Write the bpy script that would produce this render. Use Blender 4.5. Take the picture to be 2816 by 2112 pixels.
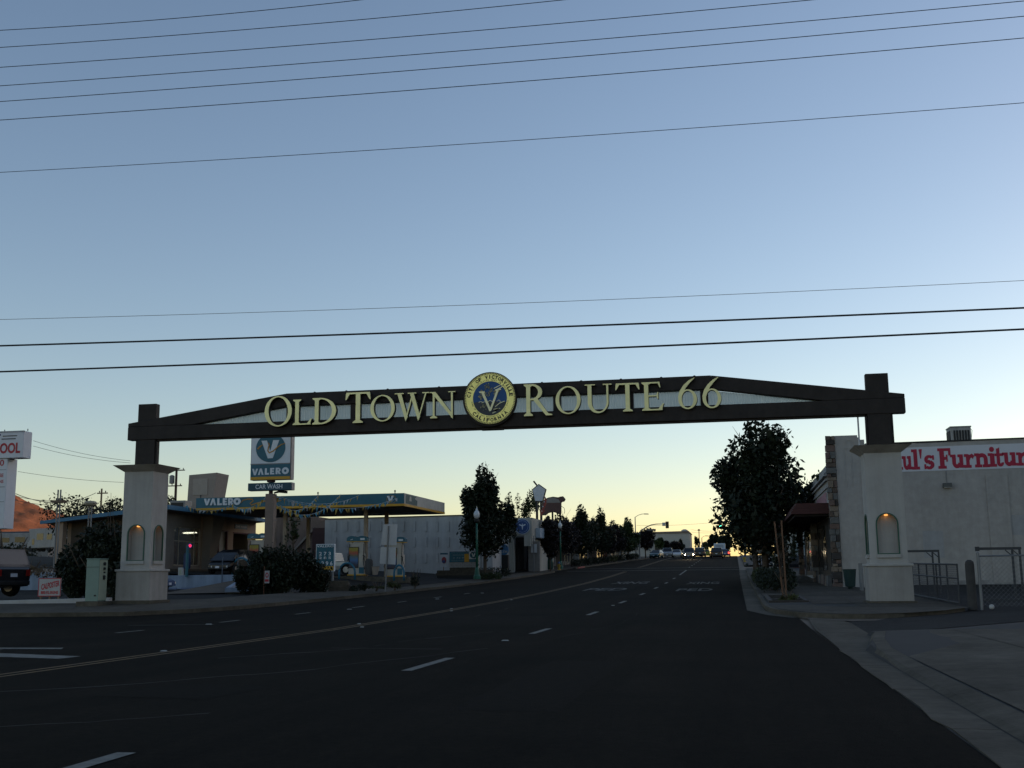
import bpy, bmesh, math, random
from math import radians as R, sin, cos, pi
from mathutils import Vector, Matrix

sc = bpy.context.scene
for o in list(bpy.data.objects):
    bpy.data.objects.remove(o)
COL = sc.collection

# ------------------------------------------------------------------ camera
YAW, PIT, ROL, EYE, FPX = R(10.9676), R(9.6622), R(-0.5862), 1.4146, 3107.69
fw = Vector((-sin(YAW) * cos(PIT), cos(YAW) * cos(PIT), sin(PIT)))
rt = Vector((cos(YAW), sin(YAW), 0))
up = rt.cross(fw)
r2 = rt * cos(ROL) + up * sin(ROL)
u2 = up * cos(ROL) - rt * sin(ROL)
cd = bpy.data.cameras.new('camera')
cam = bpy.data.objects.new('camera', cd)
COL.objects.link(cam)
m = Matrix((r2, u2, -fw)).transposed().to_4x4()
m.translation = (0, 0, EYE)
cam.matrix_world = m
cd.sensor_width = 36
cd.lens = 36 * FPX / 2816
cd.clip_start = .1
cd.clip_end = 9000
sc.camera = cam

# ------------------------------------------------------------------ sky, sun, exposure
SUN_AZ, SUN_EL = R(50), R(5.5)      # azimuth clockwise from the street's direction
w = bpy.data.worlds.new('World')
sc.world = w
w.use_nodes = True
nt = w.node_tree
bg = nt.nodes['Background']
sky = nt.nodes.new('ShaderNodeTexSky')
sky.sky_type = 'NISHITA'
sky.sun_disc = False
sky.sun_elevation = SUN_EL
sky.sun_rotation = SUN_AZ
sky.altitude = 900
sky.air_density = 1.0
sky.dust_density = 1.0
sky.ozone_density = 1.2
wb = nt.nodes.new('ShaderNodeMix'); wb.data_type = 'RGBA'; wb.blend_type = 'MULTIPLY'      # the camera's white balance, even over the whole sky
wb.inputs[0].default_value = 1
wb.inputs[7].default_value = (.99, .942, 1.03, 1)
nt.links.new(sky.outputs[0], wb.inputs[6])
nt.links.new(wb.outputs[2], bg.inputs[0])
bg.inputs[1].default_value = .15
sd = bpy.data.lights.new('sun', 'SUN')
sd.energy = 1.1
sd.angle = R(.5)
sd.color = (1, .5, .22)
sun = bpy.data.objects.new('sun', sd)
COL.objects.link(sun)
sdir = Vector((sin(SUN_AZ) * cos(SUN_EL), cos(SUN_AZ) * cos(SUN_EL), sin(SUN_EL)))
sun.rotation_euler = sdir.to_track_quat('Z', 'Y').to_euler()
sun.location = (60, 40, 60)
vs = sc.view_settings
vs.view_transform = 'Standard'
vs.look = 'None'
vs.gamma = 1
vs.exposure = .72
vs.use_curve_mapping = False
sc.render.engine = 'CYCLES'
sc.cycles.use_denoising = True
sc.cycles.max_bounces = 6
sc.cycles.caustics_reflective = False
sc.cycles.caustics_refractive = False

# ------------------------------------------------------------------ survey helpers
KY = [-200, 22, 31, 42, 53, 64, 74, 85, 94, 103, 120, 150, 180, 205, 240, 300, 400, 6000]
KZ = [0, 0, .01, .11, .25, .42, .61, .84, 1.08, 1.32, 1.87, 2.78, 3.72, 4.4, 5.1, 5.8, 6, 6]
def zr(y):
    for i in range(len(KY) - 1):
        if y <= KY[i + 1]:
            t = (y - KY[i]) / (KY[i + 1] - KY[i])
            return KZ[i] + t * (KZ[i + 1] - KZ[i])
    return KZ[-1]
EYEP = Vector((0, 0, EYE))
def ray(u, v):
    return fw + r2 * ((u - 1408) / FPX) - u2 * ((v - 1056) / FPX)
def pt(u, v, Y):                    # surveyed point at distance Y along the street
    d = ray(u, v)
    return EYEP + d * (Y / d.y)
def px(u, v, X):
    d = ray(u, v)
    return EYEP + d * (X / d.x)
def pd(u, v, dist):
    return EYEP + ray(u, v) * dist
def zoom(x0, y0, s):
    return lambda x, y: (x0 + x * s, y0 + y * s)
z1 = zoom(0, 1000, .42194); z2 = zoom(500, 1100, .36166); z3 = zoom(1200, 1200, .36166); z4 = zoom(1900, 1050, .42194)
zF = zoom(2300, 1400, .23327); zG = zoom(440, 1450, .16275); zP = zoom(780, 1400, .16275); zT = zoom(2000, 1400, .18081)
zL = zoom(0, 1400, .16275); zL0 = zoom(0, 1150, .16275); zV = zoom(440, 1260, .16275); zB = zoom(1060, 1300, .16275)
zM = zoom(1380, 1400, .16275); zS = zoom(1300, 1280, .13562); zW = zoom(2300, 1150, .23327); zQ = zoom(660, 1180, .1085)
zC = zoom(1700, 1380, .16275)

# ------------------------------------------------------------------ materials
MATS = {}
def pm(name, col, rough=.7, metal=0, var=.12, scale=3, bump=0, bscale=30, col2=None, spec=.4, emit=None, estr=0, trans=0, alpha=1, detail=4, coord='Object', stretch=None, streak=0, blotch=0, mstretch=None):
    if name in MATS:
        return MATS[name]
    m = bpy.data.materials.new(name)
    m.use_nodes = True
    n, l = m.node_tree.nodes, m.node_tree.links
    b = n['Principled BSDF']
    b.inputs['Roughness'].default_value = rough
    b.inputs['Metallic'].default_value = metal
    b.inputs['Specular IOR Level'].default_value = spec
    tc = n.new('ShaderNodeTexCoord')
    src = tc.outputs[coord]
    if stretch:
        mp = n.new('ShaderNodeMapping')
        mp.inputs['Scale'].default_value = stretch
        l.new(src, mp.inputs[0]); src = mp.outputs[0]
    nz = n.new('ShaderNodeTexNoise')
    nz.inputs['Scale'].default_value = scale
    nz.inputs['Detail'].default_value = detail
    nz.inputs['Roughness'].default_value = .65
    l.new(src, nz.inputs['Vector'])
    rp = n.new('ShaderNodeValToRGB')
    c = Vector(col[:3])
    c1 = c * (1 - var) if col2 is None else Vector(col2)
    c2 = c * (1 + var) if col2 is None else c
    rp.color_ramp.elements[0].position = .3
    rp.color_ramp.elements[1].position = .7
    rp.color_ramp.elements[0].color = (*[max(0, min(1, x)) for x in c1], 1)
    rp.color_ramp.elements[1].color = (*[max(0, min(1, x)) for x in c2], 1)
    l.new(nz.outputs[0], rp.inputs[0])
    colour = rp.outputs[0]
    for amt, sc_, mp_ in ((streak, 1.0, mstretch or (1.6, 1.6, .09)), (blotch, .23, (1, 1, 1))):
        if not amt: continue
        m1 = n.new('ShaderNodeMapping'); m1.inputs['Scale'].default_value = mp_
        l.new(tc.outputs[coord], m1.inputs[0])
        n3 = n.new('ShaderNodeTexNoise'); n3.inputs['Scale'].default_value = sc_; n3.inputs['Detail'].default_value = 9; n3.inputs['Roughness'].default_value = .7
        l.new(m1.outputs[0], n3.inputs['Vector'])
        r3 = n.new('ShaderNodeValToRGB'); r3.color_ramp.elements[0].position = .36; r3.color_ramp.elements[1].position = .62
        r3.color_ramp.elements[0].color = (1 - amt, 1 - amt, 1 - amt * 1.05, 1); r3.color_ramp.elements[1].color = (1, 1, 1, 1)
        l.new(n3.outputs[0], r3.inputs[0])
        mx = n.new('ShaderNodeMix'); mx.data_type = 'RGBA'; mx.blend_type = 'MULTIPLY'; mx.inputs[0].default_value = 1
        l.new(colour, mx.inputs[6]); l.new(r3.outputs[0], mx.inputs[7]); colour = mx.outputs[2]
    l.new(colour, b.inputs['Base Color'])
    if bump:
        n2 = n.new('ShaderNodeTexNoise')
        n2.inputs['Scale'].default_value = bscale
        n2.inputs['Detail'].default_value = 3
        l.new(src, n2.inputs['Vector'])
        bp = n.new('ShaderNodeBump')
        bp.inputs['Strength'].default_value = bump
        bp.inputs['Distance'].default_value = .02
        l.new(n2.outputs[0], bp.inputs['Height'])
        l.new(bp.outputs[0], b.inputs['Normal'])
    if emit:
        b.inputs['Emission Color'].default_value = (*emit, 1)
        b.inputs['Emission Strength'].default_value = estr
    if trans:
        b.inputs['Transmission Weight'].default_value = trans
    if alpha < 1:
        b.inputs['Alpha'].default_value = alpha
    MATS[name] = m
    return m

# ------------------------------------------------------------------ mesh helpers
ORG = {}
class MB:
    def __init__(s):
        s.v = []; s.f = []
    def add(s, vs, fs):
        k = len(s.v)
        s.v += [Vector(p) for p in vs]
        s.f += [tuple(i + k for i in f) for f in fs]
        return s
    def poly(s, pts):
        return s.add(pts, [tuple(range(len(pts)))])
    def box(s, x0, x1, y0, y1, z0, z1):
        return s.hexa([(x0, y0, z0), (x1, y0, z0), (x1, y1, z0), (x0, y1, z0), (x0, y0, z1), (x1, y0, z1), (x1, y1, z1), (x0, y1, z1)])
    def hexa(s, p):
        return s.add(p, [(0, 3, 2, 1), (4, 5, 6, 7), (0, 1, 5, 4), (1, 2, 6, 5), (2, 3, 7, 6), (3, 0, 4, 7)])
    def obox(s, c, sx, sy, sz, a=0):          # centred in x,y; sits on c.z
        ca, sa = cos(a), sin(a)
        P = []
        for z in (0, sz):
            for dx, dy in ((-1, -1), (1, -1), (1, 1), (-1, 1)):
                X, Y = dx * sx / 2, dy * sy / 2
                P.append((c[0] + X * ca - Y * sa, c[1] + X * sa + Y * ca, c[2] + z))
        return s.hexa(P)
    def extrude(s, pts, d):                   # closed polygon (3d points) swept by vector d
        n = len(pts); d = Vector(d)
        a = [Vector(p) for p in pts]
        b = [p + d for p in a]
        f = [tuple(range(n)), tuple(range(2 * n - 1, n - 1, -1))]
        f += [(i, (i + 1) % n, n + (i + 1) % n, n + i) for i in range(n)]
        return s.add(a + b, f)
    def xz(s, pts, y0, y1):
        return s.extrude([(x, y0, z) for x, z in pts], (0, y1 - y0, 0))
    def yz(s, pts, x0, x1):
        return s.extrude([(x0, y, z) for y, z in pts], (x1 - x0, 0, 0))
    def xy(s, pts, z0, z1):
        return s.extrude([(x, y, z0) for x, y in pts], (0, 0, z1 - z0))
    def ring(s, outer, inner, d):             # strip between two closed loops, swept by d
        n = len(outer); d = Vector(d)
        P = [Vector(p) for p in outer] + [Vector(p) for p in inner]
        P += [p + d for p in P]
        f = []
        for i in range(n):
            j = (i + 1) % n
            f += [(i, j, n + j, n + i), (2 * n + i, 3 * n + i, 3 * n + j, 2 * n + j), (i, 2 * n + i, 2 * n + j, j), (n + i, n + j, 3 * n + j, 3 * n + i)]
        return s.add(P, f)
    def tube(s, pts, r, n=6, closed=False):
        pts = [Vector(p) for p in pts]
        rr = r if isinstance(r, (list, tuple)) else [r] * len(pts)
        rings = []
        for i, p in enumerate(pts):
            a = pts[max(i - 1, 0)]; b = pts[min(i + 1, len(pts) - 1)]
            t = (b - a)
            if t.length < 1e-9: t = Vector((0, 0, 1))
            t.normalize()
            ref = Vector((0, 0, 1)) if abs(t.z) < .9 else Vector((1, 0, 0))
            u = t.cross(ref).normalized(); v = t.cross(u)
            rings.append([p + (u * cos(2 * pi * k / n) + v * sin(2 * pi * k / n)) * rr[i] for k in range(n)])
        V = [q for g in rings for q in g]; f = []
        for i in range(len(pts) - 1):
            for k in range(n):
                f.append((i * n + k, i * n + (k + 1) % n, (i + 1) * n + (k + 1) % n, (i + 1) * n + k))
        f.append(tuple(range(n - 1, -1, -1))); f.append(tuple((len(pts) - 1) * n + k for k in range(n)))
        return s.add(V, f)
    def lathe(s, prof, c, n=12, axis='z'):
        V = []; f = []
        for (r, h) in prof:
            for k in range(n):
                a = 2 * pi * k / n
                q = (r * cos(a), r * sin(a), h)
                if axis == 'y': q = (q[0], q[2], q[1])
                if axis == 'x': q = (q[2], q[0], q[1])
                V.append((c[0] + q[0], c[1] + q[1], c[2] + q[2]))
        for i in range(len(prof) - 1):
            for k in range(n):
                f.append((i * n + k, i * n + (k + 1) % n, (i + 1) * n + (k + 1) % n, (i + 1) * n + k))
        f.append(tuple(range(n - 1, -1, -1))); f.append(tuple((len(prof) - 1) * n + k for k in range(n)))
        return s.add(V, f)
    def sheet(s, rows):                       # rows of equally many points
        n = len(rows[0]); V = [p for r in rows for p in r]; f = []
        for i in range(len(rows) - 1):
            for k in range(n - 1):
                f.append((i * n + k, i * n + k + 1, (i + 1) * n + k + 1, (i + 1) * n + k))
        return s.add(V, f)
    def mesh(s, name, off=(0, 0, 0), smooth=False, recalc=True):
        me = bpy.data.meshes.new(name)
        off = Vector(off)
        me.from_pydata([tuple(p - off) for p in s.v], [], s.f)
        if recalc:
            bm = bmesh.new(); bm.from_mesh(me)
            bmesh.ops.recalc_face_normals(bm, faces=bm.faces)
            bm.to_mesh(me); bm.free()
        if smooth:
            me.polygons.foreach_set('use_smooth', [True] * len(me.polygons))
        return me
    def build(s, name, mat, parent=None, smooth=False, bev=0, recalc=True, **props):
        off = ORG.get(parent.name, Vector((0, 0, 0))) if parent else Vector((0, 0, 0))
        me = s.mesh(name, off, smooth, recalc)
        if mat: me.materials.append(mat)
        o = bpy.data.objects.new(name, me)
        COL.objects.link(o)
        if parent:
            o.parent = parent
        ORG[o.name] = off
        if bev:
            b = o.modifiers.new('bevel', 'BEVEL'); b.width = bev; b.segments = 2; b.limit_method = 'ANGLE'; b.angle_limit = R(40)
        if smooth == 'auto':
            pass
        for k, v in props.items(): o[k] = v
        return o
def thing(name, label, cat, loc=(0, 0, 0), group=None):
    o = bpy.data.objects.new(name, None)
    o.empty_display_size = .2
    COL.objects.link(o)
    o.location = loc
    ORG[o.name] = Vector(loc)
    o['label'] = label; o['category'] = cat
    if group: o['group'] = group
    return o
def tag(o, label, cat, group=None):
    o['label'] = label; o['category'] = cat
    if group: o['group'] = group
    return o
def struct(o):
    o['kind'] = 'structure'
    return o
def copy_tree(o, parent=None):
    c = o.copy(); COL.objects.link(c); c.parent = parent
    for ch in list(o.children):
        copy_tree(ch, c)
    return c
def place(o, loc, rz=0, s=1, label=None, group=None):
    o.location = loc; o.rotation_euler = (0, 0, rz)
    if s != 1: o.scale = (s, s, s)
    if label: o['label'] = label
    if group: o['group'] = group
    return o
def rnd(a, b): return random.uniform(a, b)

# text as mesh: built-in sans face; returns (verts, faces) scaled into a box
_TXT = {}
def text_geo(txt, offset=0.0):
    key = (txt, offset)
    if key in _TXT: return _TXT[key]
    cu = bpy.data.curves.new('t', 'FONT'); cu.body = txt; cu.offset = offset; cu.resolution_u = 3
    o = bpy.data.objects.new('t', cu); COL.objects.link(o)
    dg = bpy.context.evaluated_depsgraph_get()
    me = bpy.data.meshes.new_from_object(o.evaluated_get(dg))
    V = [v.co.copy() for v in me.vertices]; F = [tuple(p.vertices) for p in me.polygons]
    bpy.data.objects.remove(o); bpy.data.curves.remove(cu); bpy.data.meshes.remove(me)
    _TXT[key] = (V, F)
    return V, F
def put_text(mb, txt, o, ax, ay, offset=0.0):
    """text filling the parallelogram o, o+ax, o+ay"""
    V, F = text_geo(txt, offset)
    if not V: return mb
    x0 = min(v.x for v in V); x1 = max(v.x for v in V); y0 = min(v.y for v in V); y1 = max(v.y for v in V)
    o, ax, ay = Vector(o), Vector(ax), Vector(ay)
    return mb.add([o + ax * ((v.x - x0) / max(x1 - x0, 1e-6)) + ay * ((v.y - y0) / max(y1 - y0, 1e-6)) for v in V], F)
# ================================================================== SETTING
M_asphalt = pm('asphalt', (.0145, .0112, .0074), .94, var=.45, spec=.05, scale=9, bump=.6, bscale=45, detail=10, streak=.55, mstretch=(.75, .035, 1), blotch=.5)
M_asphalt2 = pm('asphalt_lot', (.034, .032, .029), .9, var=.35, scale=6, bump=.4, bscale=40, detail=8, blotch=.4, spec=.1)
M_conc = pm('concrete', (.13, .11, .084), .88, var=.22, scale=4, bump=.3, bscale=30, detail=9, blotch=.4, streak=.25, mstretch=(.9, .25, 1), spec=.1)
M_conc2 = pm('concrete_dark', (.102, .087, .068), .88, var=.25, scale=4, bump=.3, bscale=30, detail=9, blotch=.4, spec=.1)
M_dirt = pm('dirt', (.09, .07, .05), .95, var=.3, scale=.6, bump=.5, bscale=12, detail=8)
M_desert = pm('desert_ground', (.2, .15, .105), .95, var=.25, scale=.02, bump=.3, bscale=.5, detail=8)
M_paint_w = pm('road_paint_white', (.15, .145, .125), .8, var=.5, scale=5, detail=10)
M_paint_f = pm('road_paint_faded', (.06, .058, .052), .8, var=.5, scale=5, detail=10)
M_paint_y = pm('road_paint_yellow', (.12, .066, .016), .8, var=.5, scale=4, detail=10)

def strip_rows(ys, fx):
    return [[(x, y, z) for x, z in fx(y)] for y in ys]
YS = [-60, -20, 0, 10, 16, 22, 26, 31, 36, 39, 42, 43, 46, 50, 53, 57, 60, 64, 69, 74, 80, 85, 90, 94, 99, 103, 110, 115, 120, 128, 135, 142, 150, 160, 170, 180, 190, 205, 220, 240, 270, 300, 350, 400, 700]
# open ground to the horizon
gy = [-300, -60] + [y for y in YS if y > -60] + [1200, 2500, 5000]
struct(MB().sheet([[(x, y, zr(y) - .04) for x in (-4000, -1200, -400, -150, -60, -24, 0, 12, 40, 120, 400, 1200, 4000)] for y in gy]).build('ground', M_desert))
# left kerb line of the street
LK = [(-120, 41.5), (-60, 40.6), (-26, 39.2), (-22.6, 39.7), (-21.2, 42.4), (-20.55, 46), (-20.45, 51), (-20.2, 60), (-19.7, 74), (-18.95, 95), (-18.5, 110), (-18.2, 129), (-17, 150), (-16, 165), (-14.6, 190), (-14, 230), (-14, 420)]
def lkx(y):
    for a, b in zip(LK[4:], LK[5:]):
        if y <= b[1]:
            return a[0] + (b[0] - a[0]) * (y - a[1]) / (b[1] - a[1])
    return -14
road = MB()
road.sheet([[(x, y, zr(y)) for x in (-150, -60, -20, -10, 0, (1.84 if y < 36.5 else .35 + 1.49 * max(0, (42.4 - y) / 5.9)))] for y in YS if y <= 42] + [[(x, 42.4, zr(42.4)) for x in (-150, -60, -20, -10, 0, .35)]])
road.sheet([[(x, y, zr(y)) for x in (min(-21.5, lkx(y)), -11, -5, .35)] for y in [42.4] + [y for y in YS if y > 42.4]])
struct(road.build('road', M_asphalt))

def ground_strip(xa, xb, ya, yb, dz, mb=None):
    mb = mb or MB()
    ys = [ya] + [y for y in KY + YS if ya < y < yb] + [yb]
    ys = sorted(set(ys))
    rows = []
    for y in ys:
        A = xa(y) if callable(xa) else xa; B = xb(y) if callable(xb) else xb
        rows.append([(A, y, zr(y) + dz), (B, y, zr(y) + dz)])
    return mb.sheet(rows)
# painted markings
mk = 0
def dash(x, y0, y1, w, mat, name):
    return struct(ground_strip(x - w / 2, x + w / 2, y0, y1, .006).build(name, mat))
for i in range(11):
    e = 8.97 + 10.97 * i
    if i == 10:
        dash(-5.03, 107.5, 119.8, .16, M_paint_w, 'lane_dash')
    else:
        dash(-5.03, e - 2.75, e, .17, M_paint_w, 'lane_dash')
for y0, y1 in [(-2, 300)]:
    for dx in (-.13, .13):
        dash(-11.06 + dx, y0, 117, .11, M_paint_y, 'centre_line')
        dash(-11.06 + dx, 133, 300, .11, M_paint_y, 'centre_line')
for i in range(7):
    y = 28.7 + i * 6.0
    dash(-16.6 + .03 * (y - 28), y, y + 1.5, .13, M_paint_w, 'lane_dash')
for y in (131, 139, 147, 155, 163, 171, 179):
    dash(-5.2, y, y + 2.6, .15, M_paint_w, 'lane_dash')
# crosswalk lines
def cross_line(xa, ya, xb, yb, w):
    n = 8; rows = []
    for i in range(n + 1):
        t = i / n; x = xa + (xb - xa) * t; y = ya + (yb - ya) * t
        rows.append([(x, y - w / 2, zr(y - w / 2) + .008), (x, y + w / 2, zr(y + w / 2) + .008)])
    return struct(MB().sheet(rows).build('crosswalk_line', M_paint_w))
cross_line(-17.6, 120.4, .4, 120.4, .5)
cross_line(-17.4, 129.8, .4, 129.8, .5)
def road_text(txt, x0, x1, y0, y1, mat, ax=None):
    mb = put_text(MB(), txt, (x0, y0, 0), (x1 - x0, 0, 0), (0, y1 - y0, 0), .02)
    for v in mb.v: v.z = zr(v.y) + .008
    return struct(mb.build('road_lettering', mat, recalc=False))
road_text('PED', -9.2, -6.7, 69, 73.5, M_paint_f)
road_text('XING', -9.0, -6.4, 83, 88, M_paint_f)
road_text('PED', -3.5, -1.4, 67, 71.5, M_paint_f)
road_text('XING', -3.5, -1.2, 81, 86, M_paint_f)
# turn arrow on the near left
ar = MB()
ar.poly([(x, y, .006) for x, y in [(-12.3, 19.35), (-12.25, 20.0), (-15.2, 21.0), (-15.2, 21.9), (-17.6, 20.6), (-15.2, 19.6), (-15.2, 20.2)]])
ar.poly([(x, y, .0065) for x, y in [(-14.0, 22.1), (-14.2, 22.5), (-17.6, 22.5), (-17.6, 22.1)]])
struct(ar.build('road_arrow', M_paint_w))
# small lane reflectors
M_refl = pm('reflector', (.3, .3, .28), .4, var=.05)
for x, y, s in [(-5.1, 25.2, .16), (-5.05, 47.5, .14), (-16.2, 33.5, .2), (-15.6, 45, .2), (-15.0, 56.8, .2), (-11.3, 33.5, .1), (-10.6, 31.7, .1), (-11.3, 45, .1), (-10.8, 43, .1), (-10.8, 55, .1), (-11.35, 21.5, .12), (-14.7, 66, .2)]:
    mb = MB().hexa([(x - s / 2, y - .05, zr(y) + .004), (x + s / 2, y - .05, zr(y) + .004), (x + s / 2, y + .05, zr(y) + .004), (x - s / 2, y + .05, zr(y) + .004),
                    (x - s / 3, y - .03, zr(y) + .022), (x + s / 3, y - .03, zr(y) + .022), (x + s / 3, y + .03, zr(y) + .022), (x - s / 3, y + .03, zr(y) + .022)])
    struct(mb.build('lane_reflector', M_refl))
# sealed cracks in the asphalt
M_crack = pm('crack_seal', (.034, .031, .027), .8, var=.4, scale=3)
random.seed(5)
def crack(pts, wd):
    L = []; Rr = []
    P = []
    for a, b in zip(pts, pts[1:]):
        for k in range(6):
            t = k / 6; P.append((a[0] + (b[0] - a[0]) * t + rnd(-.1, .1), a[1] + (b[1] - a[1]) * t + rnd(-.05, .05)))
    rows = [[(x, y - wd * rnd(.3, 1), zr(y) + .004), (x, y + wd * rnd(.3, 1), zr(y) + .004)] for x, y in P]
    struct(MB().sheet(rows).build('crack_seal', M_crack))
crack([(-11.2, 12.0), (-8.2, 14.8), (-6.6, 17.4), (-4.6, 23.6)], .06)
crack([(-9.4, 19.6), (-7.6, 22.2), (-7.3, 25.4), (-6.0, 30)], .06)
crack([(-8.2, 22.6), (-5.4, 22.3)], .03)
crack([(-9.2, 9.3), (-6.8, 10.6), (-5.4, 11.9)], .03)
crack([(-18.6, 33.0), (-15.5, 33.6)], .12)
crack([(-4.2, 26), (-3.3, 34), (-3.6, 44)], .05)
crack([(-9.5, 30), (-8.8, 38), (-9.2, 50)], .07)
crack([(-13.8, 26), (-12.6, 34), (-13.0, 46)], .06)
# old trench patch and tyre-dark wheel paths as laid asphalt overlays
M_patch = pm('asphalt_patch', (.0085, .0066, .0045), .95, var=.4, scale=8, bump=.5, bscale=50, spec=.06)
struct(MB().sheet([[(x, y, zr(y) + .003) for x in (-3.1, -1.9)] for y in (12.2, 16, 19.4)]).build('asphalt_patch', M_patch))
struct(MB().sheet([[(x, y, zr(y) + .003) for x in (-8.9, -6.2)] for y in (33.2, 36, 38.6)]).build('asphalt_patch', M_patch))
struct(MB().poly([(x, y, .0035) for x, y in [(-7.9, 13.2), (-6.3, 13.0), (-6.1, 14.6), (-7.7, 14.9)]]).build('asphalt_patch', M_patch))

# right side: gutter slabs, apron, alley, corner sidewalk
def slab(mb_pts, z0, z1): return MB().xy(mb_pts, z0, z1)
gut = [-10.2, -6.6, -2.9, .75, 4.4, 7.55, 11.2, 14.85, 18.5, 22.12]
gt = MB().sheet([[(1.84, y, .001 + zr(y)), (2.26, y, zr(y) + .001)] for y in (-60, 0, 22.12)])
M_joint = pm('joint_dirt', (.03, .027, .024), .95)
g0 = struct(gt.build('gutter', M_joint))
for a, b in zip(gut, gut[1:]):
    j = [rnd(-.05, .03) for _ in range(5)]
    P = [(1.84 + j[0], a + .015), (2.27, a + .015), (2.27, b - .015), (1.84 + j[1], b - .015), (1.84 + j[2], b * .5 + a * .5), (1.84 + j[3], b * .2 + a * .8)]
    MB().xy(P, .002, .012).build('slab', M_conc, g0)
MB().poly([(x, y, zr(y) + .012) for x, y in [(1.84, 22.14), (2.27, 22.14), (2.95, 27.2), (3.08, 33.3), (2.9, 35.2), (2.1, 36.3), (1.9, 30), (1.88, 25)]]).build('slab', M_conc, g0)
# rolled kerb and apron on the near right
ap = MB()
rows = []
for y in (-60, 0, 11, 18, 22.12, 24.5, 26.9):
    dx = max(0, y - 22.12) * .13
    k = 0 if y < 20 else .06
    rows.append([(2.27 + dx, y, .013), (2.37 + dx, y, .05 + k), (2.62 + dx, y, .085 + k * .6), (4.6, y, .16), (12, y + .0, .17), (60, y, .2)])
rows.append([(2.85, 27.3, .02), (2.95, 27.32, .1), (3.1, 27.35, .11), (4.6, 28.6, .09), (12, 38.7, .12), (60, 60, .2)])
ap.sheet(rows)
apr = struct(ap.build('driveway_apron', M_joint))
APR = [(2.27, .013), (2.37, .05), (2.62, .085), (4.6, .16), (12, .17), (60, .2)]
def apz(x):
    for a, b in zip(APR, APR[1:]):
        if x <= b[0]: return a[1] + (b[1] - a[1]) * (x - a[0]) / (b[0] - a[0])
    return .2
yc_ = [-8, -4.4, -.8, 2.9, 6.5, 10.1, 13.8, 17.4, 21.0, 24.0, 26.9]
for a, b in zip(yc_, yc_[1:]):
    MB().sheet([[(2.28 + max(0, y - 22.12) * .13, y, .02), (2.37 + max(0, y - 22.12) * .13, y, .058 + (.06 if y > 20 else 0)), (2.6 + max(0, y - 22.12) * .13, y, .093 + (.036 if y > 20 else 0))] for y in (a + .012, b - .012)]).build('kerb_slab', M_conc, apr)
    for xa, xb in zip([2.63, 4.6, 7.4, 10.4, 14, 19], [4.6, 7.4, 10.4, 14, 19, 26]):
        o1, o2 = [(max(0, y - 22.12) * .13 if xa < 3 else 0) for y in (a, b)]
        MB().sheet([[(xa + .014 + o1, a + .012, apz(xa) + .012), (xb - .012, a + .012, apz(xb) + .012)], [(xa + .014 + o2, b - .012, apz(xa) + .012), (xb - .012, b - .012, apz(xb) + .012)]]).build('slab', M_conc, apr)
# joints of the apron are real grooves: a second slab row
al = MB().sheet([[(2.9, 27.4, .016), (4.6, 28.65, .1), (12, 38.8, .125), (60, 60.1, .21)],
                 [(3.08, 33.3, .04), (5.0, 35, .1), (12, 40, .14), (60, 61, .215)],
                 [(3.0, 36.8, .05), (5.2, 38.2, .09), (7.3, 42.5, .13), (60, 63, .22)]])
struct(al.build('alley', M_asphalt2))
arc = [(.98, 46), (1.0, 42.6), (1.25, 39.4), (1.9, 37.0), (2.8, 35.75), (3.7, 35.5), (4.9, 36.1), (6.2, 37.8), (7.4, 40.3)]
sw = MB()
top = [(x, y, zr(y) + .15) for x, y in arc]
inner = [(2.6, 46), (2.7, 44), (2.9, 42), (3.1, 41), (3.4, 40.5), (3.8, 40.3), (4.6, 40.3), (5.6, 40.5), (7.4, 40.8)]
sw.sheet([top, [(x, y, zr(y) + .17) for x, y in inner]])
sw.poly([(x, y, zr(y) + .17) for x, y in [(7.4, 40.8), (7.4, 46), (2.6, 46)] + inner[1:-1]])
ground_strip(.98, lambda y: 7.4 if y < 66 else 6.2, 46, 118.5, .15, sw)
ground_strip(.98, 6.2, 133, 300, .15, sw)
rsw = struct(sw.build('sidewalk', M_joint))
ycs = [41.2, 43.6, 46, 48.4, 50.8, 53.2, 55.6, 58, 60.4, 62.8, 65.2, 67.6, 70, 73, 76, 79, 82, 85, 88, 91, 94, 97, 100, 104, 108, 112, 116, 118.4]
for i, (a, b) in enumerate(zip(ycs, ycs[1:])):
    xs_ = [1.14, 2.72, 4.2, 5.8, 7.38] if b < 66 else [1.14, 2.7, 4.1, 5.6]
    for xa, xb in zip(xs_, xs_[1:]):
        if b < 46.1 and xa < 2.7: continue
        if xa < 2 and 45.5 < (a + b) / 2 < 52.5: continue
        if a < 43 and xa < 4: continue
        MB().sheet([[(xa + .012, y, zr(y) + .182), (xb - .012, y, zr(y) + .182)] for y in (a + .012, b - .012)]).build('slab', M_conc2, rsw)
MB().sheet([[(x + .17, y + .05, zr(y) + .166) for x, y in arc[1:]], [(2.7, 43.6, .3), (2.72, 42.2, .29), (3.0, 41.4, .28), (3.5, 41.19, .28), (4.2, 41.19, .28), (5.0, 41.19, .28), (6.2, 41.19, .28), (7.3, 41.19, .28)]]).build('slab', M_conc2, rsw)
kb = MB()
def kerb_strip(line, w, mb, dz=.15, side=1):
    for a, b in zip(line, line[1:]):
        d = Vector((b[0] - a[0], b[1] - a[1])); n = Vector((-d.y, d.x)).normalized() * w * side
        za, zb = zr(a[1]), zr(b[1])
        mb.hexa([(a[0], a[1], za - .05), (b[0], b[1], zb - .05), (b[0] + n.x, b[1] + n.y, zb - .05), (a[0] + n.x, a[1] + n.y, za - .05),
                 (a[0], a[1], za + dz), (b[0], b[1], zb + dz), (b[0] + n.x, b[1] + n.y, zb + dz), (a[0] + n.x, a[1] + n.y, za + dz)])
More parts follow.
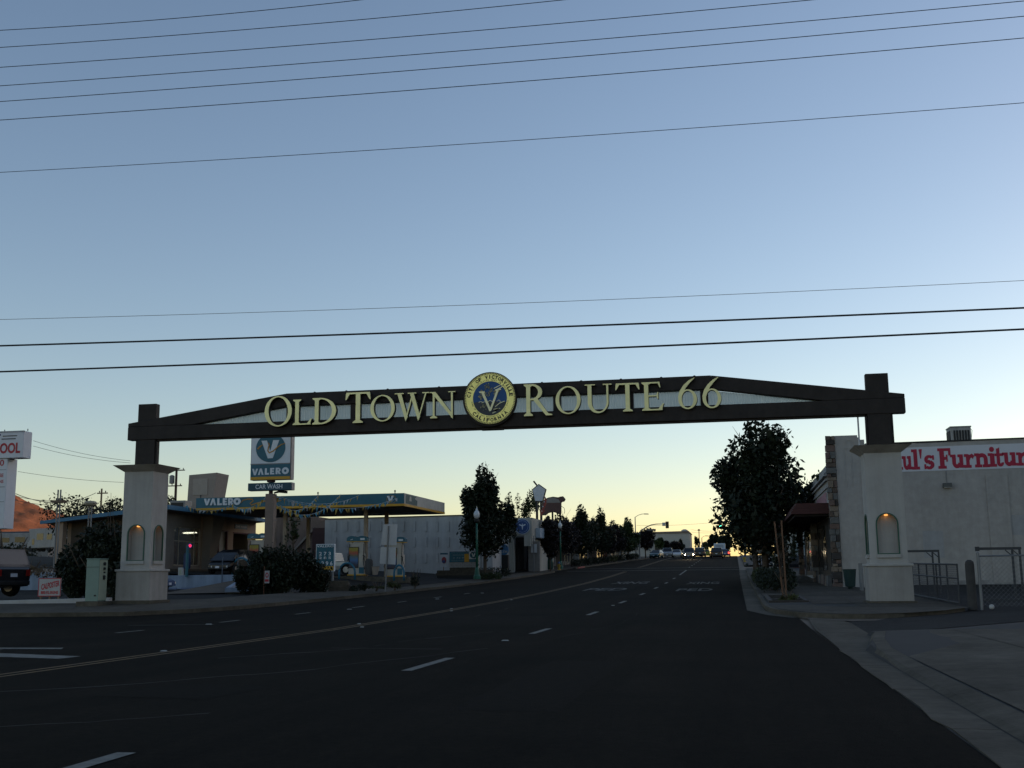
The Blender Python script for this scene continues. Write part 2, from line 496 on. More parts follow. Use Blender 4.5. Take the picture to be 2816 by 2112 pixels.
kerb_strip([(.96, 118)] + [(.96, y) for y in (103, 94, 85, 74, 64, 53)] + [(.96, 46)] + [(x - .02, y - .02) for x, y in arc[1:]], .16, kb, .158)
kerb_strip([(.96, 300), (.96, 240), (.96, 180), (.96, 133)], .16, kb, .158)
struct(kb.build('kerb', M_conc))
sg = struct(ground_strip(.33, .97, 42.2, 118, .008).build('gutter', M_conc2))
ys = [42.2, 48, 54, 60, 66, 72, 78, 84, 90, 96, 102, 108, 114, 118]
for a, b in zip(ys, ys[1:]):
    ground_strip(.34 + rnd(-.03, .05), .96, a + .02, b - .02, .014).build('slab', M_conc, sg)
MB().poly([(x, y, zr(y) + .014) for x, y in [(.33, 42.2), (.96, 42.2), (1.22, 39.2), (1.86, 36.85), (1.6, 36.6), (.95, 38.4)]]).build('slab', M_conc, sg)
MB().poly([(x, y, zr(y) + .02) for x, y in [(1.88, 36.7), (2.8, 35.6), (3.7, 35.4), (5.0, 36.0), (5.9, 37.2), (6.2, 37.4), (5.2, 35.2), (3.2, 34.2), (2.2, 35.2)]]).build('slab', M_dirt, sg)
# yard beyond the fence
yd = MB().sheet([[(x, y, zr(y) + (.02 if y < 41 else .13) + (.1 if y > 60 else 0)) for x in (7.42, 20, 60)] for y in (40.3, 42.5, 46, 53, 60, 67.4)])
struct(yd.build('parking_yard', M_asphalt2))
dash(9.8, 44, 52, .1, M_paint_f, 'stall_line'); bpy.data.objects[-1] if False else None

# left side: sidewalk, driveway, lots
def lsz(x, y):                       # left pavement height: climbs away from the kerb
    return zr(y) + .15 + min(.16, max(0, (y - 40.5) * .045)) * (1 if y < 58 else max(0, 1 - (y - 58) / 12))
lw = MB()
front = [(-120, 41.5), (-60, 40.6), (-26, 39.2), (-22.6, 39.7), (-21.2, 42.4), (-20.55, 46), (lkx(50), 50)]
mid = [(-120, 46), (-60, 45.5), (-27, 43.6), (-24.2, 44), (-23, 45.4), (-22.4, 47.5), (-22.4, 50)]
back = [(-120, 50), (-60, 50), (-28, 50), (-26, 50), (-25.2, 50), (-24.8, 50), (-24.4, 50)]
lw.sheet([[(x, y, zr(y) + .15) for x, y in front], [(x, y, lsz(x, y)) for x, y in mid], [(x, y, lsz(x, y)) for x, y in back]])
rows = []
for y in [50, 53, 56, 60, 64, 69, 74, 80, 85, 90, 94, 99, 103, 110, 116]:
    rows.append([(lkx(y), y, zr(y) + .15), (-22.4 if y < 70 else lkx(y) - 2.6, y, lsz(-23, y)), (-24.4 if y < 70 else lkx(y) - 2.7, y, lsz(-24, y))])
lw.sheet(rows)
rows = [[(lkx(y), y, zr(y) + .15), (lkx(y) - 8, y, zr(y) + .2)] for y in (133, 150, 165, 180, 205, 240, 300, 400)]
lw.sheet(rows)
rows = [[(lkx(y) - .3, y, zr(y) + .05 + .1 * (i not in (1, 2))), (lkx(y) - 8, y, zr(y) + .2)] for i, y in enumerate((116, 118, 130, 133))]
lw.sheet(rows)
struct(lw.build('sidewalk', M_conc2))
kb = MB()
kerb_strip([p for p in LK if p[1] < 43] + [(-20.55, 46), (-20.45, 51), (-20.4, 54)], .16, kb, .158)
kerb_strip([(-20.4, 54), (-20.25, 59)], .16, kb, .135)
kerb_strip([(-20.25, 59), (-19.7, 74), (-19.45, 80)], .16, kb, .158)
kerb_strip([(-19.45, 80), (-19.15, 89)], .16, kb, .135)
kerb_strip([(-19.15, 89), (-18.95, 95), (-18.5, 110), (-18.36, 117)], .16, kb, .158)
kerb_strip([(-18.1, 131), (-17, 150), (-16, 165), (-14.6, 190), (-14, 230), (-14, 400)], .16, kb, .158)
struct(kb.build('kerb', M_conc))
M_redk = pm('red_kerb', (.3, .05, .04), .7, var=.3, scale=6)
rk = MB(); kerb_strip([(-17.94, 132), (-17.7, 136)], .14, rk, .166); struct(rk.build('kerb', M_redk))
# lower car park behind the pillar and raised filling-station lot
pl = MB().sheet([[(x, y, lsz(x, y) if y < 58 else zr(y) + .2) for x in (-120, -60, -42, -33, -24.4)] for y in (50.0, 53, 58, 61, 66, 70, 73.6)])
struct(pl.build('parking_lot', M_asphalt2))
def lotz(x, y):
    base = 1.5 + (-30 - x) * .045 + (y - 76) * .014
    if x > -30:
        t = min(1, (x + 30) / 7.4); e = zr(y) + .16
        return base * (1 - t) + e * t
    return base
lt = MB().sheet([[(x, y, lotz(x, y)) for x in (-110, -70, -50, -40, -30, -27, -24.5)] for y in (73.7, 80, 88, 96, 104, 116)])
lt.sheet([[(-24.5, y, lotz(-24.5, y)), (lkx(y) - 2.6, y, zr(y) + .16)] for y in (73.7, 80, 88, 96, 104, 116)])
struct(lt.build('filling_station_lot', M_asphalt2))
bd = MB().sheet([[(-32.6, y, zr(y) + .25 + (y - 61) * .055) if True else 0, (-28, y, zr(y) + .3 + (y - 61) * .03), (-24.3, y, zr(y) + .2), (-22.6, y, zr(y) + .17)] for y in (61, 66, 70, 73.7)])
struct(bd.build('planting_bed', M_dirt))

# hills: lit one on the far left and an unseen ridge added to shade the town
M_hill = pm('hill_rock', (.5, .19, .08), .95, col2=(.1, .05, .03), scale=.13, bump=.6, bscale=.2, detail=12)
def hill(name, c, rx, ry, h, seed, n=40, ex=1.4, mat=None):
    random.seed(seed)
    ph = [rnd(0, 6.28) for _ in range(12)]
    rows = []
    for j in range(n + 1):
        row = []
        for i in range(n + 1):
            a = -1 + 2 * i / n; b = -1 + 2 * j / n
            d = min(1, math.hypot(a, b))
            z = h * (1 - d ** ex) ** 1.1 if d < 1 else 0
            wob = sum(sin(ph[k] + (a * 3.1 * (k + 1) + b * 2.3 * (6 - k))) for k in range(6)) / 6
            z *= 1 + .16 * wob
            z += (rnd(-1, 1) * h * .03) if z > 1 else 0
            row.append((c[0] + a * rx, c[1] + b * ry, c[2] + z - 1))
        rows.append(row)
    return struct(MB().sheet(rows).build(name, mat or M_hill, smooth=True))
HP = pd(-30, 1330, 640)
hill('hill', (HP.x, HP.y, 0), 105, 150, HP.z + 4, 3, 90, 1.0)
# ridge: built square to the sun's azimuth, added outside the frame to block the low sun
M_shade_ridge = pm('shade_ridge_rock', (.14, .1, .07), .95, var=.25, scale=.03, bump=.4, bscale=.3, detail=8)
rows = []
random.seed(11)
sd_h = Vector((sin(SUN_AZ), cos(SUN_AZ), 0)); sl = Vector((cos(SUN_AZ), -sin(SUN_AZ), 0))
for k in range(-12, 45):
    c = sd_h * 420 + sl * (k * 20)
    h = 70 + 5 * sin(k * .7) + 4 * sin(k * .31 + 1) + rnd(-1.5, 1.5)
    if k < -11: h *= .6
    rows.append([(c + sd_h * (-140))[:2] + (0,), (c + sd_h * (-70))[:2] + (h * .55,), c[:2] + (h,), (c + sd_h * 90)[:2] + (h * .5,), (c + sd_h * 180)[:2] + (0,)])
struct(MB().sheet(rows).build('hill', M_shade_ridge, smooth=True))
# ================================================================== LETTER SHAPES (unit boxes, each a list of pieces)
def ell(cx, cy, rx, ry, n=28, a0=0, a1=2 * pi, tilt=0):
    full = abs(a1 - a0 - 2 * pi) < 1e-6
    out = []
    for i in range(n if full else n + 1):
        a = a0 + (a1 - a0) * i / n
        x, y = rx * cos(a), ry * sin(a)
        out.append((cx + x * cos(tilt) - y * sin(tilt), cy + x * sin(tilt) + y * cos(tilt)))
    return out
def band(o, i):                      # open arc band -> polygon
    return ('p', o + i[::-1])
def ringp(o, i): return ('r', o, i)
def rc(x0, x1, y0, y1): return ('p', [(x0, y0), (x1, y0), (x1, y1), (x0, y1)])
def stroke(pts, ws):
    L = []; Q = []
    for i, p in enumerate(pts):
        a = pts[max(i - 1, 0)]; b = pts[min(i + 1, len(pts) - 1)]
        d = Vector((b[0] - a[0], b[1] - a[1])).normalized(); n = Vector((-d.y, d.x)) * ws[i] / 2
        L.append((p[0] + n.x, p[1] + n.y)); Q.append((p[0] - n.x, p[1] - n.y))
    return ('p', L + Q[::-1])
def serif(x0, x1, y, up=1, ext=.085, h=.035, br=.05):
    return [('p', [(x0 - ext, y), (x1 + ext, y), (x1 + ext, y + up * h), (x1 + .02, y + up * (h + br)), (x0 - .02, y + up * (h + br)), (x0 - ext, y + up * h)])]
def stemS(x, w, y0=0, y1=1, e=.085):
    return [rc(x, x + w, y0, y1)] + serif(x, x + w, y0, 1, e) + serif(x, x + w, y1, -1, e)
G = {}
G['O'] = [ringp(ell(.47, .5, .47, .52, 36), ell(.47, .5, .335, .475, 36, tilt=.06))]
G['L'] = stemS(.1, .14) + [rc(.2, .68, 0, .05), ('p', [(.56, .045), (.68, .045), (.74, .24), (.70, .24)]), ('p', [(.5, .0), (.72, .0), (.68, .05), (.5, .05)])]
G['D'] = stemS(.1, .14) + [band(ell(.3, .5, .58, .5, 20, -pi / 2, pi / 2), ell(.3, .5, .43, .45, 20, -pi / 2, pi / 2)), rc(.2, .31, 0, .05), rc(.2, .31, .95, 1)]
G['T'] = [rc(.37, .53, 0, .98)] + serif(.37, .53, 0, 1, .1) + [rc(.03, .87, .945, 1), ('p', [(.0, .76), (.035, .76), (.15, .95), (.05, .99), (.02, .97)]), ('p', [(.90, .76), (.865, .76), (.75, .95), (.85, .99), (.88, .97)])]
G['W'] = [('p', [(.09, 1), (.24, 1), (.50, .12), (.42, -.04)]), ('p', [(.40, 0), (.46, .05), (.72, .97), (.66, .97)]), ('p', [(.57, 1), (.72, 1), (.98, .12), (.90, -.04)]), ('p', [(.88, 0), (.94, .05), (1.22, .97), (1.165, .97)])] + [rc(.0, .34, .962, 1.0), rc(.5, .83, .962, 1.0), rc(1.06, 1.32, .962, 1.0)]
G['N'] = [rc(.12, .19, 0, .98), ('p', [(.05, 1), (.22, 1), (.88, .12), (.88, -.05)]), rc(.81, .88, .0, 1)] + serif(.12, .19, 0, 1, .1) + [rc(0, .2, .965, 1), rc(.71, .98, .965, 1)]
G['R'] = stemS(.1, .14) + [band(ell(.3, .745, .36, .255, 16, -pi / 2, pi / 2), ell(.3, .745, .215, .2, 16, -pi / 2, pi / 2)), rc(.2, .31, .945, 1), rc(.2, .31, .49, .54),
         ('p', [(.34, .5), (.5, .53), (.86, .07), (1.0, .035), (1.0, 0), (.78, 0)])]
G['U'] = [rc(.1, .24, .36, 1), rc(.76, .83, .36, 1), rc(.0, .37, .962, 1), rc(.64, .95, .962, 1), band(ell(.465, .37, .365, .4, 18, pi, 2 * pi), ell(.5, .37, .26, .34, 18, pi, 2 * pi))]
G['E'] = stemS(.1, .14) + [rc(.2, .62, .95, 1), rc(.2, .7, 0, .05), rc(.2, .54, .49, .54), ('p', [(.56, .95), (.62, .99), (.65, .8), (.62, .8)]), ('p', [(.56, .05), (.68, .01), (.75, .24), (.71, .24)]), ('p', [(.5, .515), (.54, .64), (.57, .64), (.57, .4), (.54, .4)])]
G['6'] = [ringp(ell(.4, .3, .36, .32, 28), ell(.4, .3, .225, .275, 28)), stroke([(.68, .985), (.48, .87), (.3, .72), (.17, .55), (.105, .38), (.1, .25)], [.02, .085, .125, .14, .14, .11])]
# heavy sans (station lettering)
G['sV'] = [('p', [(0, 1), (.34, 1), (.52, .38), (.70, 1), (1.04, 1), (.68, 0), (.36, 0)])]
G['sA'] = [('p', [(0, 0), (.33, 0), (.52, .62), (.71, 0), (1.04, 0), (.68, 1), (.36, 1)])]
G['sL'] = [('p', [(0, 0), (.7, 0), (.7, .27), (.32, .27), (.32, 1), (0, 1)])]
G['sE'] = [('p', [(0, 0), (.72, 0), (.72, .25), (.31, .25), (.31, .39), (.64, .39), (.64, .62), (.31, .62), (.31, .75), (.7, .75), (.7, 1), (0, 1)])]
G['sR'] = [rc(0, .31, 0, 1), band(ell(.42, .66, .38, .34, 14, -pi / 2, pi / 2), ell(.42, .66, .1, .1, 14, -pi / 2, pi / 2)), rc(.3, .43, .76, 1), rc(.3, .43, .32, .56), ('p', [(.34, .36), (.62, .4), (.88, 0), (.5, 0)])]
G['sO'] = [ringp(ell(.55, .5, .55, .52, 26), ell(.55, .5, .2, .2, 26))]
# heavy slab serif (shop lettering), x-height .68
def sl(x0, x1, y0, y1, e=.1, h=.14): return [rc(x0, x1, y0, y1), rc(x0 - e, x1 + e, y0, y0 + h)]
G['bu'] = [rc(.12, .36, .2, .68), rc(0, .3, .54, .68), band(ell(.42, .26, .3, .28, 14, pi, 2 * pi), ell(.42, .26, .08, .08, 14, pi, 2 * pi)), rc(.58, .82, .0, .68), rc(.48, .7, .54, .68), rc(.7, .94, 0, .14)]
G['bl'] = sl(.14, .4, 0, 1, .14) + [rc(0, .3, .86, 1)]
G["b'"] = [('p', [(.02, 1), (.2, 1), (.13, .55), (.08, .55)])]
G['bs'] = [band(ell(.34, .47, .3, .23, 14, .5, 4.3), ell(.36, .47, .1, .085, 14, .5, 4.3)), band(ell(.34, .21, .32, .23, 14, -2.6, 1.2), ell(.32, .21, .1, .085, 14, -2.6, 1.2)), ('p', [(.2, .46), (.3, .24), (.5, .2), (.4, .44)]), rc(.54, .66, .45, .68), rc(.02, .14, .0, .24)]
G['bF'] = sl(.12, .42, 0, 1, .12) + [rc(0, .85, .86, 1), rc(.7, .85, .64, .9), rc(.3, .6, .43, .58), rc(.54, .64, .34, .68)]
G['br'] = sl(.14, .4, 0, .66, .13) + [rc(0, .3, .54, .68), stroke([(.36, .4), (.44, .55), (.6, .6), (.72, .5)], [.12, .18, .2, .2])]
G['bn'] = sl(.12, .36, 0, .66, .11) + [rc(0, .3, .54, .68), band(ell(.5, .4, .36, .28, 14, 0, pi), ell(.48, .4, .13, .09, 14, 0, pi))] + sl(.61, .86, 0, .42, .1)
G['bi'] = sl(.12, .4, 0, .66, .12) + [rc(0, .3, .54, .68), ('p', ell(.26, .87, .15, .13, 16))]
G['bt'] = [rc(.14, .38, .16, .94), rc(0, .62, .54, .68), band(ell(.4, .2, .26, .22, 12, pi, 2 * pi), ell(.42, .2, .05, .06, 12, pi, 2 * pi)), ('p', [(.14, .9), (.38, 1.0), (.38, .8)])]
G['be'] = [ringp(ell(.42, .34, .4, .36, 24), ell(.44, .36, .15, .2, 24)), rc(.2, .8, .28, .4)]
G['ba'] = [ringp(ell(.34, .22, .32, .23, 20), ell(.36, .22, .11, .09, 20)), rc(.48, .74, 0, .5), rc(.66, .88, 0, .13), stroke([(.1, .5), (.25, .6), (.48, .6), (.61, .48)], [.16, .17, .18, .22])]
G['bP'] = sl(.12, .42, 0, 1, .12) + [rc(0, .4, .86, 1), band(ell(.4, .7, .42, .3, 16, -pi / 2, pi / 2), ell(.4, .7, .14, .14, 16, -pi / 2, pi / 2))]
def glyph(mb, key, o, ax, ay, depth, k0=0):
    """glyph fitted to the box o, o+ax, o+ay, raised by the vector depth; pieces differ by fractions of a mm so no two faces coincide"""
    ps = G[key]
    xs = [q[0] for t in ps for l in t[1:] for q in l]; ysg = [q[1] for t in ps for l in t[1:] for q in l]
    x0, x1, y0, y1 = min(xs), max(xs), min(ysg), max(ysg)
    o, ax, ay, depth = Vector(o), Vector(ax), Vector(ay), Vector(depth)
    f = lambda q: o + ax * ((q[0] - x0) / (x1 - x0)) + ay * ((q[1] - y0) / (y1 - y0))
    dn = depth.normalized()
    for k, t in enumerate(ps):
        d = depth + dn * (.0008 * (k + k0))
        if t[0] == 'p': mb.extrude([f(q) for q in t[1]], d)
        else: mb.ring([f(q) for q in t[1]], [f(q) for q in t[2]], d)
    return mb

# ================================================================== STREET ARCH
M_steel = pm('arch_brown_steel', (.036, .028, .024), .65, var=.2, scale=3, spec=.25, streak=.25, bump=.15, bscale=8)
M_stucco = pm('pillar_stucco', (.455, .425, .39), .9, var=.08, streak=.16, blotch=.12, scale=1.2, bump=.25, bscale=45)
M_gold = pm('gold_leaf', (.76, .69, .36), .46, metal=.75, var=.1, scale=2, bump=.08, bscale=9)
M_gold2 = pm('seal_gold', (.9, .78, .27), .42, metal=.75, var=.1, scale=3)
M_edge = pm('letter_return', (.03, .028, .025), .6)
M_pane = pm('ribbed_pane', (.5, .54, .55), .4, var=.1, scale=1.5, trans=0)
def ribbed():
    m = bpy.data.materials.new('ribbed_translucent_panel'); m.use_nodes = True
    n, l = m.node_tree.nodes, m.node_tree.links
    n.remove(n['Principled BSDF'])
    tr = n.new('ShaderNodeBsdfTranslucent'); df = n.new('ShaderNodeBsdfDiffuse'); tp = n.new('ShaderNodeBsdfTransparent')
    nz = n.new('ShaderNodeTexNoise'); nz.inputs['Scale'].default_value = 1.3; nz.inputs['Detail'].default_value = 5
    rp = n.new('ShaderNodeValToRGB'); rp.color_ramp.elements[0].color = (.3, .37, .35, 1); rp.color_ramp.elements[1].color = (.62, .7, .68, 1)
    tc = n.new('ShaderNodeTexCoord'); l.new(tc.outputs['Object'], nz.inputs['Vector']); l.new(nz.outputs[0], rp.inputs[0])
    l.new(rp.outputs[0], tr.inputs[0]); l.new(rp.outputs[0], df.inputs[0])
    m1 = n.new('ShaderNodeMixShader'); m1.inputs[0].default_value = .22; l.new(tr.outputs[0], m1.inputs[1]); l.new(df.outputs[0], m1.inputs[2])
    m2 = n.new('ShaderNodeMixShader'); m2.inputs[0].default_value = .1; l.new(m1.outputs[0], m2.inputs[1]); l.new(tp.outputs[0], m2.inputs[2])
    tp.inputs[0].default_value = (.85, .92, .92, 1)
    l.new(m2.outputs[0], n['Material Output'].inputs[0])
    return m
M_rib = ribbed()
AX, AY = -9.49, 44.4
arch = thing('street_arch', 'dark steel gateway arch with gold letters and round seal on two stucco pillars', 'arch', (AX, AY + .4, .2))
B0, B1 = AY, AY + .42              # beam front and back
W2, PK, TIP = 16.05, 8.85, 13.1    # half length, half width of the raised chord, end of the opening
MB().box(AX - W2, AX + W2, B0, B1, 7.37, 7.945).build('bottom_chord', M_steel, arch, bev=.02)
for s in (-1, 1):                  # end blocks close the chord: sloping upper part
    MB().xz([(AX + s * (W2 - .004), 7.947), (AX + s * TIP, 7.947), (AX + s * PK, 8.585), (AX + s * PK, 9.12), (AX + s * (W2 - .004), 8.1)], B0 + .003, B1 - .003).build('top_chord', M_steel, arch, bev=.02)
MB().box(AX - PK + .003, AX + PK - .003, B0 + .001, B1 - .001, 8.585, 9.125).build('top_chord', M_steel, arch, bev=.02)
MB().box(AX - W2 + .9, AX + W2 - .9, B0 + .1, B1 - .1, 7.3, 7.37).build('soffit_strip', M_steel, arch)
wx = [-8.68, -5.85, -2.95, 2.7, 5.62, 8.55]
for x in wx:
    MB().box(AX + x - .15, AX + x + .15, B0 + .08, B1 - .08, 7.945, 8.59).build('web_post', M_steel, arch)
# ribbed panes between the web posts
def pane(xa, xb, za0, za1, zb0, zb1):
    n = max(4, int((xb - xa) / .055)); rows = [[], []]
    for i in range(n + 1):
        t = i / n; x = xa + (xb - xa) * t; y = B0 + .3 + (.018 if i % 2 else 0)
        rows[0].append((x, y, za0 + (zb0 - za0) * t)); rows[1].append((x, y, za1 + (zb1 - za1) * t))
    return MB().sheet(rows).build('pane', M_rib, arch, recalc=False)
ed = [-8.85] + wx + [8.85]
xs = [AX + x for x in wx]
for a, b in zip(xs, xs[1:]):
    if b - a < 4: pane(a + .15, b - .15, 7.946, 8.584, 7.946, 8.584)
    else:
        pane(a + .15, AX - .6, 7.946, 8.584, 7.946, 8.584); pane(AX + .6, b - .15, 7.946, 8.584, 7.946, 8.584)
pane(AX - TIP, AX - 8.83, 7.946, 7.947, 7.946, 8.58); pane(AX + 8.7, AX + TIP, 7.946, 8.58, 7.946, 7.947)
# mounting bolts along the upper edge
for x in (-7.6, -6.2, -4.4, -2.2, 2.1, 3.7, 5.3, 6.9, 8.2):
    MB().lathe([(.05, 9.12), (.05, 9.15), (.02, 9.165)], (AX + x, B0 + .1, 0), 6).build('bolt', M_steel, arch)
LETT = [('O', -19.18, -17.97, 7.70, 9.0), ('L', -17.92, -17.08, 7.74, 8.81), ('D', -17.06, -16.02, 7.73, 8.84), ('T', -15.62, -14.53, 7.73, 9.01), ('O', -14.54, -13.49, 7.75, 8.86), ('W', -13.49, -12.03, 7.72, 8.9), ('N', -12.01, -10.92, 7.75, 8.89),
        ('R', -8.09, -6.94, 7.75, 9.04), ('O', -6.8, -5.79, 7.77, 8.9), ('U', -5.62, -4.54, 7.76, 8.93), ('T', -4.4, -3.44, 7.79, 8.92), ('E', -3.36, -2.5, 7.79, 8.92), ('6', -1.94, -1.21, 7.79, 9.03), ('6', -1.0, -.28, 7.79, 9.02)]
for ch, x0, x1, za, zb in LETT:
    l_ = glyph(MB(), ch, (x0, B0 - .16, za), (x1 - x0, 0, 0), (0, 0, zb - za), (0, -.035, 0)).build('letter', M_gold, arch)
    c_ = ((x0 + x1) / 2, (za + zb) / 2); k = 1.012
    glyph(MB(), ch, (x0 + .015, B0 - .012, za - .012), (x1 - x0, 0, 0), (0, 0, zb - za), (0, -.145, 0)).build('letter_return', M_edge, l_)
# round seal
SX, SZ, SR = -9.47, 8.52, 1.05
SY = B0 - .26
disc = MB().lathe([(SR * .9, SY + .24), (SR * 1.06, SY + .2), (SR * 1.06, SY + .06), (SR * .9, SY + .05)], (SX - .02, 0, SZ - .02), 48, 'y').build('seal', M_steel, arch)
MB().box(SX - .45, SX + .45, B0 + .05, B1 - .05, 7.285, 7.36).build('seal_bracket', M_steel, disc)
def disc_xz(r, n=64, cx=SX, cz=SZ): return [(cx + r * cos(2 * pi * i / n), cz + r * sin(2 * pi * i / n)) for i in range(n)]
def seal_ring(ro, ri, y0, y1, mat, name):
    return MB().ring([(x, y0, z) for x, z in disc_xz(ro)], [(x, y0, z) for x, z in disc_xz(ri)], (0, y1 - y0, 0)).build(name, mat, disc)
M_rim = pm('seal_rope', (.22, .19, .09), .5, metal=.5, var=.3, scale=30)
M_blue = pm('seal_blue', (.016, .085, .25), .5, var=.1)
M_grey = pm('seal_grey', (.06, .063, .068), .6, var=.15)
M_cream = pm('seal_cream', (.9, .82, .5), .5, metal=.4, var=.1)
seal_ring(SR, SR * .94, SY, SY + .08, M_rim, 'seal_rope')
for i in range(90):
    pass
rp_ = MB()
for i in range(96):
    a = 2 * pi * i / 96
    d = Vector((cos(a), 0, sin(a))); t = Vector((-sin(a), 0, cos(a)))
    c = Vector((SX, SY - .012, SZ)) + d * SR * .97
    rp_.extrude([c + d * .026 - t * .02, c + d * .026 + t * .002, c - d * .026 + t * .02, c - d * .026 - t * .002], (0, .014, 0))
rp_.build('seal_rope', M_gold2, disc, kind='stuff')
seal_ring(SR * .938, SR * .67, SY - .004, SY + .07, M_gold2, 'seal_band')
MB().xz(disc_xz(SR * .668), SY + .004, SY + .06).build('seal_field', M_blue, disc)
# landscape: grey hills, V, joshua tree, clouds, river
g_ = [(SX + SR * .665 * cos(a), SZ + SR * .665 * sin(a)) for a in [pi + .24 + (pi - .48) * i / 24 for i in range(25)]]
g_ = g_ + [(SX + SR * x, SZ + SR * z) for x, z in [(.5, -.13), (.36, -.17), (.22, -.12), (.1, -.18), (-.03, -.11), (-.2, -.18), (-.38, -.15), (-.5, -.12)]]
MB().xz(g_, SY - .002, SY + .004).build('seal_hills', M_grey, disc)
cr = MB()
def sx(x, z): return (SX + SR * x, SZ + SR * z)
def seal_stroke(pts, wd, y=SY - .012):
    t = stroke([sx(*p) for p in pts], [wd * SR] * len(pts))
    cr.xz(t[1], y, y + .01)
seal_stroke([(-.44, -.14), (-.36, -.11), (-.28, -.15), (-.2, -.12)], .018)
seal_stroke([(.2, -.34), (.38, -.2), (.58, -.13)], .025)
seal_stroke([(.1, -.58), (.22, -.53), (.14, -.44), (.4, -.4)], .03)
seal_stroke([(.16, .38), (.42, .5)], .03); seal_stroke([(.2, .3), (.5, .44)], .03)
seal_stroke([(-.08, -.13), (0, -.08), (.1, -.13)], .018); seal_stroke([(.28, -.12), (.35, -.08), (.42, -.14)], .015)
cr.build('seal_linework', M_cream, disc, kind='stuff')
random.seed(8)
jt = MB()
for (cx, cz, r_) in [(-.1, .42, .13), (.06, .3, .12), (-.3, .28, .1), (-.38, .08, .09), (.22, .22, .1), (-.06, .18, .12), (-.22, -.3, .13), (.3, .28, .08)]:
    for k in range(16):
        a = rnd(0, 6.28); q = rnd(0, r_)
        x, z = cx + q * cos(a), cz + q * sin(a); b = rnd(0, 6.28); l_ = rnd(.03, .07)
        jt.xz([sx(x, z), sx(x + l_ * cos(b + .4), z + l_ * sin(b + .4)), sx(x + l_ * 1.4 * cos(b), z + l_ * 1.4 * sin(b)), sx(x + l_ * cos(b - .4), z + l_ * sin(b - .4))], SY - .006 - k * .0006, SY - .001)
jt.build('seal_tree', pm('seal_tree_paint', (.5, .45, .24), .6, col2=(.06, .055, .04), scale=14), disc, kind='stuff')
vv = MB()
for k, pg in enumerate([[(-.4, .22), (-.2, .22), (-.2, .28), (-.43, .28)], [(.22, .28), (.44, .31), (.44, .37), (.22, .34)], [(-.34, .24), (-.23, .24), (.03, -.4), (-.02, -.5)], [(.27, .3), (.36, .31), (.05, -.5), (-.03, -.5)]]):
    vv.xz([sx(*p) for p in pg], SY - .03 - k * .002, SY - .004)
vv.build('seal_letter', M_cream, disc)
tx = MB()
def arc_text(txt, r, a0, a1, h, wd, flip=False, off=.02, y=SY - .01):
    n = len(txt)
    for i, ch in enumerate(txt):
        if ch == ' ': continue
        a = a0 + (a1 - a0) * i / (n - 1)
        d = Vector((cos(a), 0, sin(a))); t = Vector((sin(a), 0, -cos(a)))
        if flip: d, t = -d, -t
        c = Vector((SX, y, SZ)) + Vector((cos(a), 0, sin(a))) * r
        w_ = wd * (.35 if ch == 'I' else 1)
        put_text(tx, ch, c - t * w_ / 2 - d * h / 2, t * w_, d * h, off)
arc_text('CITY OF VICTORVILLE', SR * .84, R(172), R(8), .15, .125, off=.045)
arc_text('CALIFORNIA', SR * .84, R(223), R(317), .15, .13, True, off=.045)
arc_text('INCORPORATED SEPT 21 1962', SR * .72, R(152), R(28), .055, .045, off=.01)
arc_text('HOME OF THE SAN BERNARDINO COUNTY FAIR', SR * .72, R(190), R(350), .055, .04, True, off=.01)
tx.build('seal_lettering', M_edge, disc, recalc=False, kind='stuff')

# pillars with lit arched niches
M_green = pm('niche_green_frame', (.03, .09, .06), .5)
M_lampglow = pm('niche_lamp', (.9, .6, .3), .4, emit=(1, .42, .1), estr=.8)
M_base = pm('pillar_base_stucco', (.39, .355, .32), .9, var=.1, streak=.25, blotch=.2, scale=1.2, bump=.25, bscale=45)
def niche_face(mb, frame, u0, u1, v0, v1, a0, a1, b0, bs, depth):
    """wall face in (u,v) with a round-headed recess; frame(u,v,w) maps to space, w inwards"""
    n = 12; cu = (a0 + a1) / 2; r = (a1 - a0) / 2
    arcp = [(cu - r * cos(pi * i / n), bs + r * sin(pi * i / n)) for i in range(n + 1)]
    def q(*p): mb.poly([frame(*t) for t in p])
    q((u0, v0, 0), (u1, v0, 0), (u1, b0, 0), (u0, b0, 0))
    q((u0, b0, 0), (a0, b0, 0), (a0, bs, 0), (u0, bs, 0)); q((a1, b0, 0), (u1, b0, 0), (u1, bs, 0), (a1, bs, 0))
    for i in range(n):
        A, B = arcp[i], arcp[i + 1]
        tA = u0 + (u1 - u0) * i / n; tB = u0 + (u1 - u0) * (i + 1) / n
        q((A[0], A[1], 0), (B[0], B[1], 0), (tB, v1, 0), (tA, v1, 0))
        q((A[0], A[1], 0), (A[0], A[1], depth), (B[0], B[1], depth), (B[0], B[1], 0))
    q((u0, bs, 0), (a0, bs, 0), (u0, v1, 0)); q((u1, bs, 0), (a1, bs, 0), (u1, v1, 0))
    q((a0, b0, 0), (a1, b0, 0), (a1, b0, depth), (a0, b0, depth))
    q((a0, b0, 0), (a0, b0, depth), (a0, bs, depth), (a0, bs, 0)); q((a1, b0, 0), (a1, b0, depth), (a1, bs, depth), (a1, bs, 0))
    mb.poly([frame(a0, b0, depth), frame(a1, b0, depth)] + [frame(x, y, depth) for x, y in arcp[::-1]])
    return arcp
